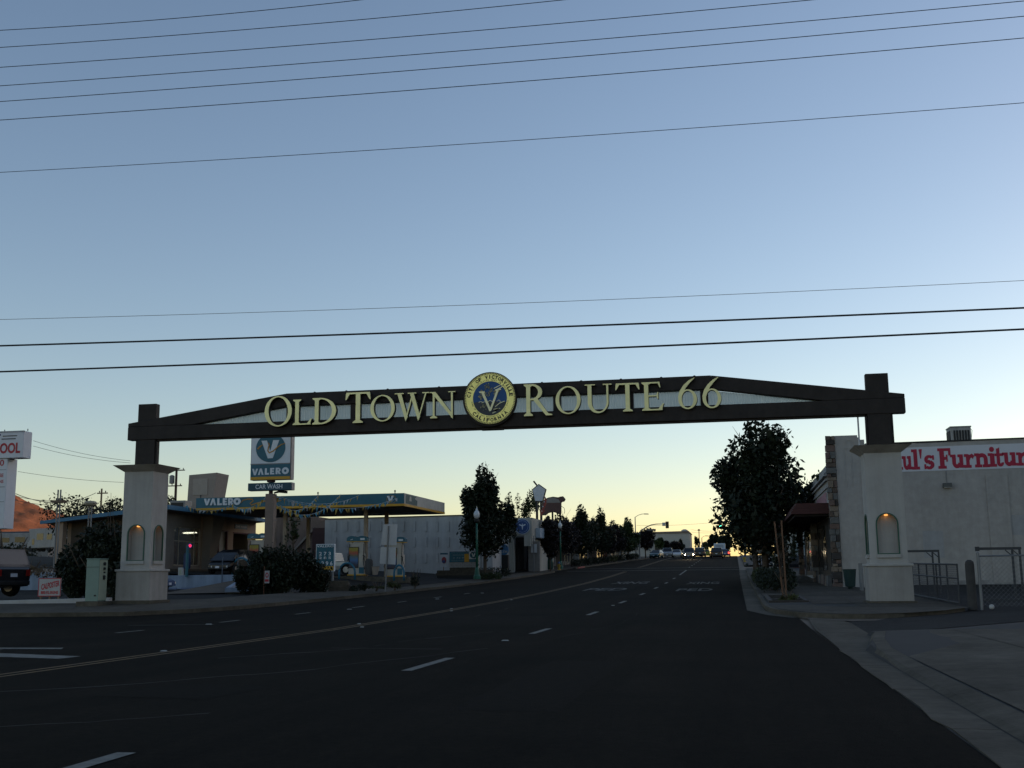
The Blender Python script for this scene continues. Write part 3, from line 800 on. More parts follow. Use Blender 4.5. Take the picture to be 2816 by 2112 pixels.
def pillar(x0, x1, inner, zg, lab):
    y0, y1 = 44.2, 44.2 + (x1 - x0)
    zb, zt = 1.82 if inner > 0 else 1.69, 5.98 if inner > 0 else 5.86
    mb = MB(); L = x1 - x0
    b0 = zb + .4; bs = b0 + 1.12; a0, a1 = L * .22, L * .78
    frames = []
    fF = lambda u, v, w_: (x0 + u, y0 + w_, v)
    fI = (lambda u, v, w_: (x1 - w_, y0 + u, v)) if inner > 0 else (lambda u, v, w_: (x0 + w_, y1 - u, v))
    fB = lambda u, v, w_: (x1 - u, y1 - w_, v)
    fO = (lambda u, v, w_: (x0 + w_, y1 - u, v)) if inner > 0 else (lambda u, v, w_: (x1 - w_, y0 + u, v))
    arcs = []
    for f_ in (fF, fI, fB, fO):
        arcs.append((f_, niche_face(mb, f_, 0, L, zb, zt, a0, a1, b0, bs, .3)))
    sh = mb.build('pillar', M_stucco, arch, recalc=False)
    sh['label'] = lab
    for f_, ar_ in arcs[:2]:
        outer = [(a0 - .035, b0 - .0)] + [((x - L / 2) * 1.0 + L / 2, z) for x, z in ar_] + [(a1 + .035, b0)]
        o_ = [(a0 - .03, b0)] + [(L / 2 + (x - L / 2) * 1.09, bs + (z - bs) * 1.09) for x, z in ar_] + [(a1 + .03, b0)]
        i_ = [(a0 + .015, b0)] + [(L / 2 + (x - L / 2) * .96, bs + (z - bs) * .96) for x, z in ar_] + [(a1 - .015, b0)]
        fr = MB()
        for k in range(len(o_) - 1):
            P = [o_[k], o_[k + 1], i_[k + 1], i_[k]]
            if Vector(P[0]).to_2d() == Vector(P[1]).to_2d(): continue
            fr.hexa([f_(p[0], p[1], -.03) for p in P] + [f_(p[0], p[1], .03) for p in P])
        fr.hexa([f_(*p) for p in [(a0, b0, -.025), (a1, b0, -.025), (a1, b0 + .035, -.025), (a0, b0 + .035, -.025), (a0, b0, .03), (a1, b0, .03), (a1, b0 + .035, .03), (a0, b0 + .035, .03)]])
        fr.build('niche_frame', M_green, sh)
        s_ = MB(); s_.hexa([f_(*p) for p in [(a0 - .05, b0 - .13, -.07), (a1 + .05, b0 - .13, -.07), (a1 + .05, b0 - .004, -.07), (a0 - .05, b0 - .004, -.07), (a0 - .05, b0 - .13, .01), (a1 + .05, b0 - .13, .01), (a1 + .05, b0 - .004, .01), (a0 - .05, b0 - .004, .01)]])
        s_.build('niche_sill', M_stucco, sh)
        c = Vector(f_(L / 2, bs + (a1 - a0) / 2 - .05, .16))
        MB().lathe([(.02, -.03), (.07, -.02), (.07, .03), (.03, .04)], c, 10).build('niche_lamp', M_lampglow, sh)
        ld = bpy.data.lights.new('niche_light', 'POINT'); ld.energy = .06; ld.color = (1, .42, .12); ld.shadow_soft_size = .05
        lo = bpy.data.objects.new('niche_light', ld); COL.objects.link(lo); lo.location = Vector(f_(L / 2, bs + (a1 - a0) / 2 - .1, .22)) - ORG[arch.name]; lo.parent = arch
    e = .37
    MB().hexa([(x0 - .012, y0 - .012, zt), (x1 + .012, y0 - .012, zt), (x1 + .012, y1 + .012, zt), (x0 - .012, y1 + .012, zt), (x0 - e, y0 - e, zt + .27), (x1 + e, y0 - e, zt + .27), (x1 + e, y1 + e, zt + .27), (x0 - e, y1 + e, zt + .27)]).build('cap', M_base, sh)
    MB().box(x0 - .16, x1 + .16, y0 - .16, y1 + .16, zb - .04, zb + .05).build('belt_course', M_stucco, sh, bev=.015)
    MB().box(x0 - .11, x1 + .11, y0 - .11, y1 + .11, zg + .16, zb - .04).build('plinth', M_base, sh, bev=.01)
    MB().box(x0 - .2, x1 + .2, y0 - .2, y1 + .2, zg - .3, zg + .16).build('footing', M_conc, sh, bev=.02)
    xc, yc = (x0 + x1) / 2 + (.12 if inner > 0 else 0), (y0 + y1) / 2
    MB().box(xc - .42, xc + .42, B0 + .03, B0 + .36, zt + .271, 8.93).build('post', M_steel, arch, bev=.02)
    for dx in (-.47, .47):
        MB().box(xc + dx - .035, xc + dx + .035, B0 + .1, B0 + .3, zt + .27, 7.36).build('post_flange', M_steel, arch)
    return sh
pillar(-25.47, -24.14, 1, .42, 'stucco pillar at the filling station end of the arch')
pillar(4.92, 6.25, -1, .22, 'stucco pillar at the furniture shop end of the arch')
MB().tube([(4.82, 44.6, 6.13), (4.82, 44.6, 7.36)], .035, 6).build('conduit', pm('pale_conduit', (.5, .5, .5), .5), arch)
# ================================================================== OVERHEAD WIRES
M_wire = pm('wire', (.02, .02, .02), .6)
M_wire2 = pm('wire_pale', (.16, .12, .05), .6)
Wd = lambda x, y: (x * 1.27306, y * 1.27306)
names = ['topmost', 'second', 'third', 'fourth', 'fifth', 'sixth', 'seventh', 'eighth']
wires = [((0, 68), (800, 0), .011), ((0, 105), (1240, 0), .011), ((0, 148), (1780, 0), .011), ((0, 188), (2212, 5), .011), ((0, 222), (2212, 38), .011), ((0, 262), (2212, 85), .011), ((0, 375), (2212, 225), .009), ((0, 693), (2212, 609), .007), ((0, 747), (2212, 665), .027), ((0, 803), (2212, 711), .027)]
for i, (a, b, r_) in enumerate(wires):
    Lp = pt(*Wd(*a), 30.0)
    d = ray(*Wd(*b)); Rp = EYEP + d * ((Lp.z - EYE) / d.z)
    d = Rp - Lp; P = []
    ext = 14 / d.length
    for k in range(33):
        t = -ext + (1 + 2 * ext) * k / 32
        q = Lp + d * t; q.z -= .1 * (1 - (2 * t - 1) ** 2) * (.5 if i > 7 else 1) - .04 * (i <= 7)
        P.append(q)
    lab = ['topmost thin wire, cutting the upper corner of the sky', 'second thin wire from the top of the sky', 'third thin wire from the top of the sky', 'fourth thin wire from the top of the sky', 'fifth thin wire from the top of the sky', 'sixth thin wire, lowest of the close bunch overhead', 'lone thin wire below the bunch of six', 'fine pale wire just above the two thick cables', 'upper of the two thick black cables above the arch', 'lower of the two thick black cables above the arch'][i]
    tag(MB().tube(P, r_, 6).build('overhead_cable' if i > 7 else 'overhead_wire', M_wire2 if i == 7 else M_wire, smooth=True), lab, 'wire', 'wires strung across the street')
# ================================================================== BUILDERS: trees, cars, lamps
import numpy as np
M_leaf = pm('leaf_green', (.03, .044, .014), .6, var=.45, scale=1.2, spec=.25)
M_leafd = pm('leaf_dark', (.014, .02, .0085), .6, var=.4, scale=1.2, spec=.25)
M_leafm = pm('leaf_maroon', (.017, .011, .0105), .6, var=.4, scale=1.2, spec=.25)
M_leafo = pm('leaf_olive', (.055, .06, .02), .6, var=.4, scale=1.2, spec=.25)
M_bark = pm('bark', (.09, .065, .045), .9, var=.3, scale=6, bump=.5, bscale=20)
def leaf_mesh(name, clumps, n, size, seed, shell=.55, upright=False):
    """leaf-sized rhombs spread through ellipsoids (cx,cy,cz,rx,ry,rz)"""
    rg = np.random.default_rng(seed)
    C = np.array(clumps, float)
    wgt = (C[:, 3] * C[:, 4] * C[:, 5]) ** .75
    idx = rg.choice(len(C), n, p=wgt / wgt.sum())
    d = rg.normal(size=(n, 3)); d /= np.linalg.norm(d, axis=1)[:, None]
    rad = shell + (1 - shell) * rg.random(n) ** .8
    rad = np.where(rg.random(n) < .3, rg.random(n) ** .5, rad)
    rad *= 1 + .1 * rg.normal(size=n)
    c = C[idx, :3] + d * rad[:, None] * C[idx, 3:]
    a = rg.normal(size=(n, 3)); a /= np.linalg.norm(a, axis=1)[:, None]
    b = np.cross(a, rg.normal(size=(n, 3))); b /= np.linalg.norm(b, axis=1)[:, None]
    s = size * (.45 + 1.1 * rg.random(n) ** 1.6)[:, None]
    V = np.stack([c - a * s, c + b * s * .5, c + a * s, c - b * s * .5], 1).reshape(-1, 3)
    me = bpy.data.meshes.new(name)
    me.vertices.add(4 * n); me.vertices.foreach_set('co', V.ravel())
    me.loops.add(4 * n); me.loops.foreach_set('vertex_index', np.arange(4 * n))
    me.polygons.add(n); me.polygons.foreach_set('loop_start', np.arange(0, 4 * n, 4)); me.polygons.foreach_set('loop_total', np.full(n, 4))
    me.update(); me.validate()
    return me
def mesh_obj(name, me, mat, parent=None):
    me.materials.append(mat)
    o = bpy.data.objects.new(name, me); COL.objects.link(o)
    if parent: o.parent = parent; ORG[o.name] = ORG[parent.name]
    return o
def tree(label, base, h, r, style='pear', n=3500, size=.2, mat=None, seed=1, trunk_h=None, group=None, name='tree'):
    random.seed(seed)
    base = Vector(base)
    t = thing(name, label, 'tree', base, group)
    th = trunk_h if trunk_h is not None else h * .2
    cl = []
    if style == 'pear':
        cl += [(0, 0, th + (h - th) * .27, r * .8, r * .8, (h - th) * .28), (rnd(-.1, .1) * r, 0, th + (h - th) * .52, r * .55, r * .55, (h - th) * .3)]
        for k in range(17):
            a = k * 2.4 + rnd(-.4, .4); q = (.2 + .75 * ((k * .618) % 1)) * r
            zt = th + (h - th) * (1 - .52 * (q / r) ** 1.7) * rnd(.82, 1.0)
            ln = (h - th) * rnd(.12, .22)
            cl.append((q * cos(a), q * sin(a), zt - ln, r * rnd(.16, .27), r * rnd(.16, .27), ln))
        cl.append((rnd(-.08, .08) * r, 0, h - (h - th) * .18, r * .2, r * .2, (h - th) * .19))
    elif style == 'round':
        for k in range(9):
            a = rnd(0, 6.28); q = rnd(.2, .6) * r
            cl.append((q * cos(a), q * sin(a), th + (h - th) * rnd(.3, .75), r * rnd(.4, .55), r * rnd(.4, .55), (h - th) * rnd(.22, .3)))
        cl.append((0, 0, th + (h - th) * .5, r * .8, r * .8, (h - th) * .42))
    elif style == 'wispy':
        for k in range(16):
            a = rnd(0, 6.28); q = rnd(.1, .95) * r
            cl.append((q * cos(a), q * sin(a), th + (h - th) * rnd(.2, .9), r * rnd(.2, .32), r * rnd(.2, .32), (h - th) * rnd(.12, .2)))
    elif style == 'bush':
        for k in range(10):
            a = rnd(0, 6.28); q = rnd(.2, .75) * r
            cl.append((q * cos(a), q * sin(a), h * rnd(.2, .62), r * rnd(.3, .45), r * rnd(.3, .45), h * rnd(.2, .34)))
    crown = mesh_obj('crown', leaf_mesh('crown', cl, n, size, seed, upright=style == 'pear'), mat or M_leaf, t)
    tk = MB()
    tr = max(.06, r * .055)
    top = th + (h - th) * .55
    bend = rnd(-.1, .1)
    b0 = base
    tk.tube([b0 + Vector((0, 0, -.1)), b0 + Vector((bend * .3, 0, th * .5)), b0 + Vector((bend, 0, th)), b0 + Vector((bend, 0, top))], [tr * 1.35, tr * 1.05, tr, tr * .3], 7)
    for k in range(6):
        a = k * 1.05 + rnd(-.3, .3); z0 = th * rnd(.85, 1.0) + (top - th) * .12 * k / 2; L = r * rnd(.45, .75)
        p0 = b0 + Vector((bend, 0, z0))
        tk.tube([p0, p0 + Vector((cos(a) * L * .45, sin(a) * L * .45, L * .5)), p0 + Vector((cos(a) * L, sin(a) * L, L * 1.3))], [tr * .6, tr * .4, tr * .15], 5)
    tk.build('trunk', M_bark, t, smooth=True)
    if style != 'bush':
        tw = MB()
        for c in cl:
            a_ = b0 + Vector((bend, 0, max(th, min(top, c[2] - c[5] * 1.2)))); e_ = b0 + Vector((c[0], c[1], c[2] + c[5] * .95))
            m_ = a_.lerp(e_, .5) + Vector((c[0] * .2, c[1] * .2, -.1))
            tw.tube([a_, m_, e_], [tr * .3, tr * .2, .012], 4)
            for k in range(3):
                q_ = a_.lerp(e_, rnd(.4, .9)); tw.tube([q_, q_ + Vector((rnd(-1, 1) * c[3], rnd(-1, 1) * c[4], rnd(.1, .9) * c[5]))], [tr * .15, .01], 3)
        tw.build('branches', M_bark, t, kind='stuff')
    return t
def shrub(label, base, h, r, n=900, size=.1, mat=None, seed=1, group=None, name='shrub', sprigs=0):
    t = tree(label, base, h, r, 'bush', n, size, mat, seed, 0, group, name)
    t['category'] = 'shrub'
    if sprigs:
        mb = MB(); random.seed(seed + 50)
        for k in range(sprigs):
            a = rnd(0, 6.28); q = rnd(0, .7) * r
            p = Vector(base) + Vector((q * cos(a), q * sin(a), h * .7))
            mb.tube([p, p + Vector((rnd(-.2, .2), rnd(-.2, .2), h * rnd(.3, .6)))], [.02, .008], 4)
        mb.build('sprig', M_bark, t)
    return t
def hedge(label, c, sx, sy, h, n, size, mat, seed, a=0, group=None):
    rg = random.Random(seed)
    t = thing('hedge', label, 'hedge', c, group)
    cl = []
    for i in range(max(2, int(sx / .5))):
        for j in range(max(2, int(sy / .5))):
            x = (i + .5) / max(2, int(sx / .5)) - .5; y = (j + .5) / max(2, int(sy / .5)) - .5
            X, Y = x * sx, y * sy
            cl.append((X * cos(a) - Y * sin(a), X * sin(a) + Y * cos(a), h * .52, .38, .38, h * .46 * rg.uniform(.9, 1.06)))
    mesh_obj('foliage', leaf_mesh('foliage', cl, n, size, seed, .75), mat, t)
    mb = MB()
    for k in range(5):
        x, y = rg.uniform(-.3, .3) * sx, rg.uniform(-.3, .3) * sy
        mb = MB(); p = Vector(c) + Vector((x * cos(a) - y * sin(a), x * sin(a) + y * cos(a), -.05))
        mb.tube([p, p + Vector((.03, 0, h * .5))], [.03, .015], 5).build('stem', M_bark, t)
    return t

# ---- cars (front towards +y, origin on the ground)
M_tyre = pm('tyre', (.012, .012, .012), .85)
M_rim = pm('wheel_rim', (.4, .4, .4), .35, metal=.8)
M_glass = pm('car_glass', (.012, .014, .016), .08, var=.05, spec=.6)
M_head = pm('headlamp_glass', (.6, .6, .58), .15, spec=.6)
M_tail = pm('tail_lamp', (.25, .015, .012), .2, spec=.6)
M_headon = pm('headlamp_lit', (1, .9, .7), .2, emit=(1, .82, .5), estr=70)
M_tailon = pm('tail_lamp_lit', (.6, .02, .01), .2, emit=(1, .04, .02), estr=5)
M_plate = pm('licence_plate', (.6, .62, .68), .5)
M_trim = pm('black_trim', (.015, .015, .015), .6)
SPEC = {
 'sedan': dict(body=[(-2.3, .48, .84, .7), (-2.2, .32, .95, .82), (-1.4, .24, .97, .875), (0, .22, .93, .88), (1.2, .24, .9, .87), (2.05, .3, .76, .82), (2.28, .42, .64, .7)], cab=[(-1.85, .95), (-1.15, 1.38), (.25, 1.42), (1.2, .9)], hb=.83, hr=.62, wy=(-1.35, 1.4), wr=.32),
 'suv': dict(body=[(-2.35, .5, .98, .8), (-2.28, .36, 1.08, .92), (-1.4, .3, 1.1, .95), (0, .28, 1.08, .96), (1.2, .3, 1.06, .95), (2.1, .36, .96, .9), (2.35, .5, .8, .8)], cab=[(-2.3, 1.07), (-2.1, 1.72), (.3, 1.8), (1.25, 1.05)], hb=.91, hr=.74, wy=(-1.4, 1.45), wr=.38),
 'van': dict(body=[(-2.4, .45, .95, .82), (-2.33, .3, 1.05, .93), (-1.4, .24, 1.06, .97), (0, .22, 1.04, .98), (1.3, .24, .98, .96), (2.1, .3, .8, .88), (2.4, .42, .62, .72)], cab=[(-2.36, 1.04), (-2.2, 1.66), (.2, 1.76), (1.0, 1.55), (1.85, .93)], hb=.93, hr=.74, wy=(-1.45, 1.5), wr=.34),
 'pickup': dict(body=[(-2.7, .55, 1.0, .85), (-2.62, .45, 1.06, .93), (-1.4, .4, 1.06, .96), (0, .38, 1.06, .97), (1.4, .4, 1.06, .96), (2.4, .45, .98, .92), (2.65, .55, .82, .82)], cab=[(-.7, 1.06), (-.55, 1.72), (.55, 1.76), (1.3, 1.05)], hb=.92, hr=.74, wy=(-1.7, 1.7), wr=.4),
}
def car(label, kind, paint, loc, rz, cat='car', head='off', tail='off', group=None, name='parked_car'):
    S = SPEC[kind]
    t = thing(name, label, cat, (0, 0, 0), group)
    b = MB(); st = S['body']
    rows = []
    for y, za, zb, hw in st:
        zm = za + (zb - za) * .45
        rows.append([(-hw * .9, y, za), (-hw, y, zm), (-hw * .98, y, zb - .05), (-hw * .93, y, zb), (hw * .93, y, zb), (hw * .98, y, zb - .05), (hw, y, zm), (hw * .9, y, za), (-hw * .9, y, za)])
    b.sheet(rows)
    for r_ in (rows[0], rows[-1]): b.poly(r_[:-1])
    b.build('body', paint, t, smooth=False)
    zb0 = min(p[1] for p in S['cab']); zt = max(p[1] for p in S['cab'])
    hw = lambda z: S['hb'] + (S['hr'] - S['hb']) * max(0, min(1, (z - zb0) / (zt - zb0)))
    c = MB(); P = S['cab']; n = len(P)
    V = [(-hw(z), y, z) for y, z in P] + [(hw(z), y, z) for y, z in P]
    c.add(V, [tuple(range(n)), tuple(range(2 * n - 1, n - 1, -1))] + [(i, (i + 1) % n, n + (i + 1) % n, n + i) for i in range(n)])
    c.build('cabin', paint, t)
    # glass
    def seg(i, name_, k=.1):
        a, b_ = P[i], P[i + 1]
        nrm = Vector((0, b_[1] - a[1], -(b_[0] - a[0]))).normalized()
        if nrm.z < 0: nrm = -nrm
        A = (a[0] + (b_[0] - a[0]) * k, a[1] + (b_[1] - a[1]) * k); B = (a[0] + (b_[0] - a[0]) * (1 - k), a[1] + (b_[1] - a[1]) * (1 - k))
        q = [Vector((-hw(A[1]) + .09, *A)), Vector((hw(A[1]) - .09, *A)), Vector((hw(B[1]) - .09, *B)), Vector((-hw(B[1]) + .09, *B))]
        MB().extrude([v + nrm * .004 for v in q], nrm * .006).build(name_, M_glass, t)
    seg(0, 'rear_window', .12)
    seg(n - 2, 'windscreen', .07)
    yf = lambda z, i0, i1: P[i0][0] + (P[i1][0] - P[i0][0]) * (z - P[i0][1]) / (P[i1][1] - P[i0][1])
    za, zc = zb0 + .1, zt - .1
    ya0, ya1 = yf(za, 0, 1) + .1, yf(min(zc, P[1][1]), 0, 1) + .1
    yb0, yb1 = yf(za, n - 1, n - 2) - .12, yf(min(zc, P[n - 2][1]), n - 1, n - 2) - .12
    cuts = [0, .5, 1] if kind in ('sedan', 'pickup') else [0, .36, .68, 1]
    for s in (-1, 1):
        for u, v in zip(cuts, cuts[1:]):
            u2_, v2_ = u + .02, v - .02
            q = [(ya0 + (yb0 - ya0) * u2_, za), (ya0 + (yb0 - ya0) * v2_, za), (ya1 + (yb1 - ya1) * v2_, min(zc, P[1][1] - .05)), (ya1 + (yb1 - ya1) * u2_, min(zc, P[1][1] - .05))]
            MB().extrude([(s * (hw(z) + .003), y, z) for y, z in q], (s * .006, 0, 0)).build('side_window', M_glass, t)
    R0 = S['wr']
    HW = max(x[3] for x in st)
    for s in (-1, 1):
        for y in S['wy']:
            w_ = MB().lathe([(R0 * .6, -.1), (R0 * .97, -.1), (R0, -.06), (R0, .06), (R0 * .97, .1), (R0 * .6, .1)], (s * (HW - .075), y, R0), 16, 'x').build('wheel', M_tyre, t)
            MB().lathe([(R0 * .2, -.105), (R0 * .6, -.102), (R0 * .62, .102), (R0 * .2, .105)], (s * (HW - .075), y, R0), 10, 'x').build('rim', M_rim, w_)
            MB().lathe([(R0 * 1.16, -.02), (R0 * 1.16, .004)], (s * (HW - .004), y, R0 + .02), 16, 'x').build('wheel_arch', M_trim, t)
    yF, yR = st[-1][0], st[0][0]
    zF = st[-1][2]; zR = st[0][2]
    for s in (-1, 1):
        hx = s * st[-1][3] * .82
        MB().hexa([(hx - .17, yF - .1, zF - .17), (hx + .17, yF - .14, zF - .17), (hx + .17, yF - .12, zF - .02), (hx - .17, yF - .1, zF - .02), (hx - .17, yF + .02, zF - .16), (hx + .16, yF - .05, zF - .16), (hx + .16, yF - .06, zF - .03), (hx - .17, yF + .0, zF - .03)]).build('headlight', M_headon if head == 'on' else M_head, t)
        tx_ = s * st[0][3] * .9
        MB().box(tx_ - .1, tx_ + .1, yR - .02, yR + .12, zR - .25, zR - .01).build('tail_light', M_tailon if tail == 'on' else M_tail, t)
        MB().box(s * (S['hb'] + .02), s * (S['hb'] + .2), P[-1][0] - .45, P[-1][0] - .33, zb0 + .06, zb0 + .2).build('wing_mirror', M_trim, t)
    MB().box(-.16, .16, yF + .0, yF + .025, .42, .56).build('licence_plate', M_plate, t)
    MB().box(-.16, .16, yR - .03, yR - .004, zR - .28, zR - .15).build('licence_plate', M_plate, t)
    MB().box(-st[-1][3] - .04, st[-1][3] + .04, yF - .12, yF + .012, .34, .5).build('bumper', M_trim if kind in ('van', 'suv', 'pickup') else paint, t, bev=.02)
    MB().box(-st[0][3] - .04, st[0][3] + .04, yR - .012, yR + .12, .4, .56).build('bumper', M_trim if kind in ('van', 'suv', 'pickup') else paint, t, bev=.02)
    if kind == 'pickup':
        MB().box(-.8, .8, -2.55, -.8, 1.055, 1.07).build('bed_liner', M_trim, t)
    t.location = loc; t.rotation_euler = (0, 0, rz)
    return t
def paint(name, c, rough=.25): return pm(name, c, rough, var=.04, spec=.6, metal=.1)
P_black = paint('paint_black', (.008, .008, .009)); P_white = paint('paint_white', (.62, .62, .6)); P_silver = paint('paint_silver', (.3, .31, .32)); P_teal = paint('paint_teal', (.015, .07, .075)); P_green = paint('paint_lime', (.25, .3, .03)); P_blue = paint('paint_blue', (.05, .08, .16)); P_dark = paint('paint_charcoal', (.02, .02, .023)); P_maroon = paint('paint_maroon', (.04, .012, .012)); P_tan = paint('paint_tan', (.28, .22, .15))

# ---- acorn street lamp
M_lgreen = pm('lamp_green_paint', (.018, .11, .07), .45, var=.1)
M_globe = pm('lamp_globe', (.62, .62, .6), .2, var=.08, spec=.5)
def acorn_lamp(label, base, h):
    t = thing('street_lamp', label, 'street lamp', base, 'green acorn street lamps')
    x, y, z = base
    k = h / 5.8
    MB().lathe([(.3 * k, 0), (.3 * k, .25 * k), (.22 * k, .35 * k), (.17 * k, .8 * k), (.12 * k, .95 * k)], base, 12).build('base', M_lgreen, t, smooth=False)
    MB().lathe([(.105 * k, .93 * k), (.09 * k, 3 * k), (.075 * k, 4.6 * k)], base, 12).build('pole', M_lgreen, t, smooth=True)
    MB().lathe([(.08 * k, 4.55 * k), (.2 * k, 4.68 * k), (.21 * k, 4.86 * k), (.16 * k, 4.9 * k)], base, 12).build('collar', M_trim, t)
    MB().lathe([(.14 * k, 4.9 * k), (.24 * k, 5.1 * k), (.25 * k, 5.3 * k), (.18 * k, 5.52 * k), (.09 * k, 5.6 * k)], base, 14).build('globe', M_globe, t, smooth=True)
    MB().lathe([(.09 * k, 5.6 * k), (.1 * k, 5.7 * k), (.03 * k, 5.78 * k), (.012 * k, 5.95 * k)], base, 8).build('finial', M_globe, t)
    return t
M_galv = pm('galvanised_steel', (.2, .2, .2), .5, metal=.4, var=.1)
M_signback = pm('sign_back', (.5, .49, .48), .5, var=.06, streak=.12)
# ================================================================== LEFT SIDE
M_cabg = pm('cabinet_green', (.2, .27, .22), .6, var=.06)
M_cabc = pm('cabinet_cream', (.36, .38, .28), .6, var=.05)
M_white = pm('white_paint', (.5, .48, .455), .8, streak=.15, blotch=.12, var=.08, scale=.8, bump=.1, bscale=30)
M_whiteb = pm('white_wall_paint', (.43, .415, .395), .85, var=.1, streak=.2, blotch=.15, scale=.5, bump=.2, bscale=25)
M_red = pm('sign_red', (.42, .02, .03), .5, var=.08)
M_wood = pm('weathered_wood', (.22, .15, .09), .85, var=.25, scale=5)
M_rust = pm('rusty_iron', (.12, .05, .025), .8, var=.4, scale=8)
# utility cabinet
X0, Y0 = -26.3, 43.0
t = thing('utility_cabinet', 'pale green utility cabinet standing beside the pillar near the white kerb wall', 'cabinet', (X0 + .3, Y0 + .3, .45))
MB().box(X0, X0 + .58, Y0, Y0 + .62, .58, 2.28).build('body', M_cabg, t, bev=.015)
MB().box(X0 + .581, X0 + .6, Y0 + .03, Y0 + .6, .62, 2.25).build('side_panel', M_cabc, t)
MB().box(X0 - .02, X0 + .62, Y0 - .02, Y0 + .64, 2.28, 2.32).build('lid', M_cabg, t, bev=.01)
MB().box(X0 - .01, X0 + .59, Y0 - .008, Y0, 1.96, 1.975).build('panel_seam', M_trim, t)
MB().box(X0 - .25, X0 + .75, Y0 - .25, Y0 + .85, .3, .58).build('pad', M_conc, t, bev=.02)
for z, s in ((2.1, .075), (1.9, .06), (1.75, .035), (1.58, .06), (1.5, .05)):
    MB().lathe([(s, 0), (s, .05), (s * .6, .07)], (X0 + .6, Y0 + .33, z), 10, 'x').build('meter', M_trim, t)
MB().box(X0 + .4, X0 + .5, Y0 - .012, Y0, .78, .84).build('badge', M_trim, t)
# low white kerb wall
mb = MB().hexa([(-34, 45.2, .1), (-26.9, 45.9, .2), (-26.9, 46.15, .2), (-34, 45.45, .1), (-34, 45.2, .56), (-26.9, 45.9, .68), (-26.9, 46.15, .68), (-34, 45.45, .56)])
tag(mb.build('kerb_wall', M_white, bev=.02), 'low white painted kerb wall running behind the pale green cabinet', 'wall')
# poster board
P = pd(*zL(835, 1320), 50)
t = thing('poster_board', 'white board with red slanted lettering on wooden feet behind the kerb wall', 'sign', (P.x, P.y, .5))
a, b = pd(*zL(630, 1475), 50), pd(*zL(1045, 1165), 50)
MB().box(a.x, b.x, P.y, P.y + .03, a.z, b.z).build('board', M_white, t)
fr = MB()
for x0, x1, za, zb in [(a.x, b.x, a.z, a.z + .03), (a.x, b.x, b.z - .03, b.z), (a.x, a.x + .03, a.z + .03, b.z - .03), (b.x - .03, b.x, a.z + .03, b.z - .03)]:
    MB().box(x0, x1, P.y - .008, P.y - .002, za, zb).build('border', M_red, t)
p0, p1, p2 = pd(*zL(660, 1370), 49.9), pd(*zL(1000, 1300), 49.9), pd(*zL(655, 1270), 49.9)
mb = MB(); o_ = Vector((p0.x, P.y - .01, p0.z)); put_text(mb, 'CALPOSTER', o_, (p1.x - p0.x, 0, p1.z - p0.z), (.0, 0, (p2.z - p0.z)), .03)
mb.build('lettering', M_red, t, recalc=False, kind='stuff')
p0, p1, p2 = pd(*zL(660, 1440), 49.9), pd(*zL(990, 1440), 49.9), pd(*zL(660, 1385), 49.9)
mb = MB(); put_text(mb, '800.92.SIGNS', (p0.x, P.y - .01, p0.z), (p1.x - p0.x, 0, 0), (0, 0, p2.z - p0.z), .03)
mb.build('lettering', M_red, t, recalc=False, kind='stuff')
for x in (a.x + .12, (a.x + b.x) / 2, b.x - .12):
    MB().box(x - .04, x + .04, P.y + .032, P.y + .1, .3, a.z + .4).build('foot', M_wood, t)
# shrub mass between cabinet and station, and its neighbours
shrub('tall dark shrub right behind the pale green cabinet', (-28.4, 48.2, .4), 4.1, 1.7, 8000, .11, M_leafd, 21, sprigs=4)
shrub('dark leggy shrub between the cabinet and the stucco pillar', (-27.2, 46.6, .4), 2.2, .8, 1800, .09, M_leafd, 22)
shrub('broad dark shrub under the blue station eave', (-30.6, 50.6, .4), 4.6, 2.2, 10000, .12, M_leafd, 23)
shrub('dark shrub edging the shrub mass towards the poster board', (-32.6, 52.2, .5), 3.4, 1.5, 4000, .12, M_leafd, 25)
shrub('dry brownish shrub beyond the dark vehicle', (-44.5, 66, 1.6), 1.5, 1.6, 1500, .1, pm('leaf_dry', (.12, .085, .05), .8, var=.4, scale=1.5), 24)
# dark vehicle at the frame edge
P = pd(*zL(430, 1450), 54)
v = car('dark sport utility vehicle with chrome tail lamp cut off by the frame edge', 'suv', P_dark, (P.x - 3.7, P.y + .4, .72), R(82), 'car')
v.scale = (1.3,) * 3
M_chrome = pm('chrome', (.7, .7, .7), .2, metal=1)
# school pylon sign
M_signw = pm('sign_white', (.66, .66, .68), .55, var=.05)
Ysc = 55.25
A0, A1 = pt(*zL0(405, 210), Ysc), pt(*zL0(400, 665), Ysc)
t = thing('pylon_sign', 'tall white school pylon sign with red lettering at the frame edge', 'sign', (-39.2, Ysc + .6, 1.0))
xr = A0.x; dpt = px(*zL0(550, 235), xr).y - Ysc
MB().box(xr - 4.2, xr, Ysc, Ysc + dpt, A1.z, A0.z).build('sign_box', M_signw, t, bev=.03)
MB().box(xr - 4.2, xr + .02, Ysc - .02, Ysc + .06, A0.z - .07, A0.z + .01).build('edge_trim', pm('grey_trim', (.35, .35, .36), .5), t)
a, b, c = pt(*zL0(-310, 612), Ysc), pt(*zL0(338, 605), Ysc), pt(*zL0(-310, 432), Ysc)
mb = put_text(MB(), 'SCHOOL', (a.x, Ysc - .012, a.z), (b.x - a.x, 0, 0), (0, 0, c.z - a.z), .035)
mb.build('lettering', M_red, t, recalc=False, kind='stuff')
for q in [((50, 312), (292, 288)), ((28, 362), (268, 338))]:
    a, b = pt(*zL0(*q[0]), Ysc), pt(*zL0(*q[1]), Ysc)
    MB().box(a.x, b.x, Ysc - .012, Ysc - .004, a.z, b.z).build('stripe', M_trim, t)
a, b = pt(*zL0(-60, 300), Ysc), pt(*zL0(14, 270), Ysc)
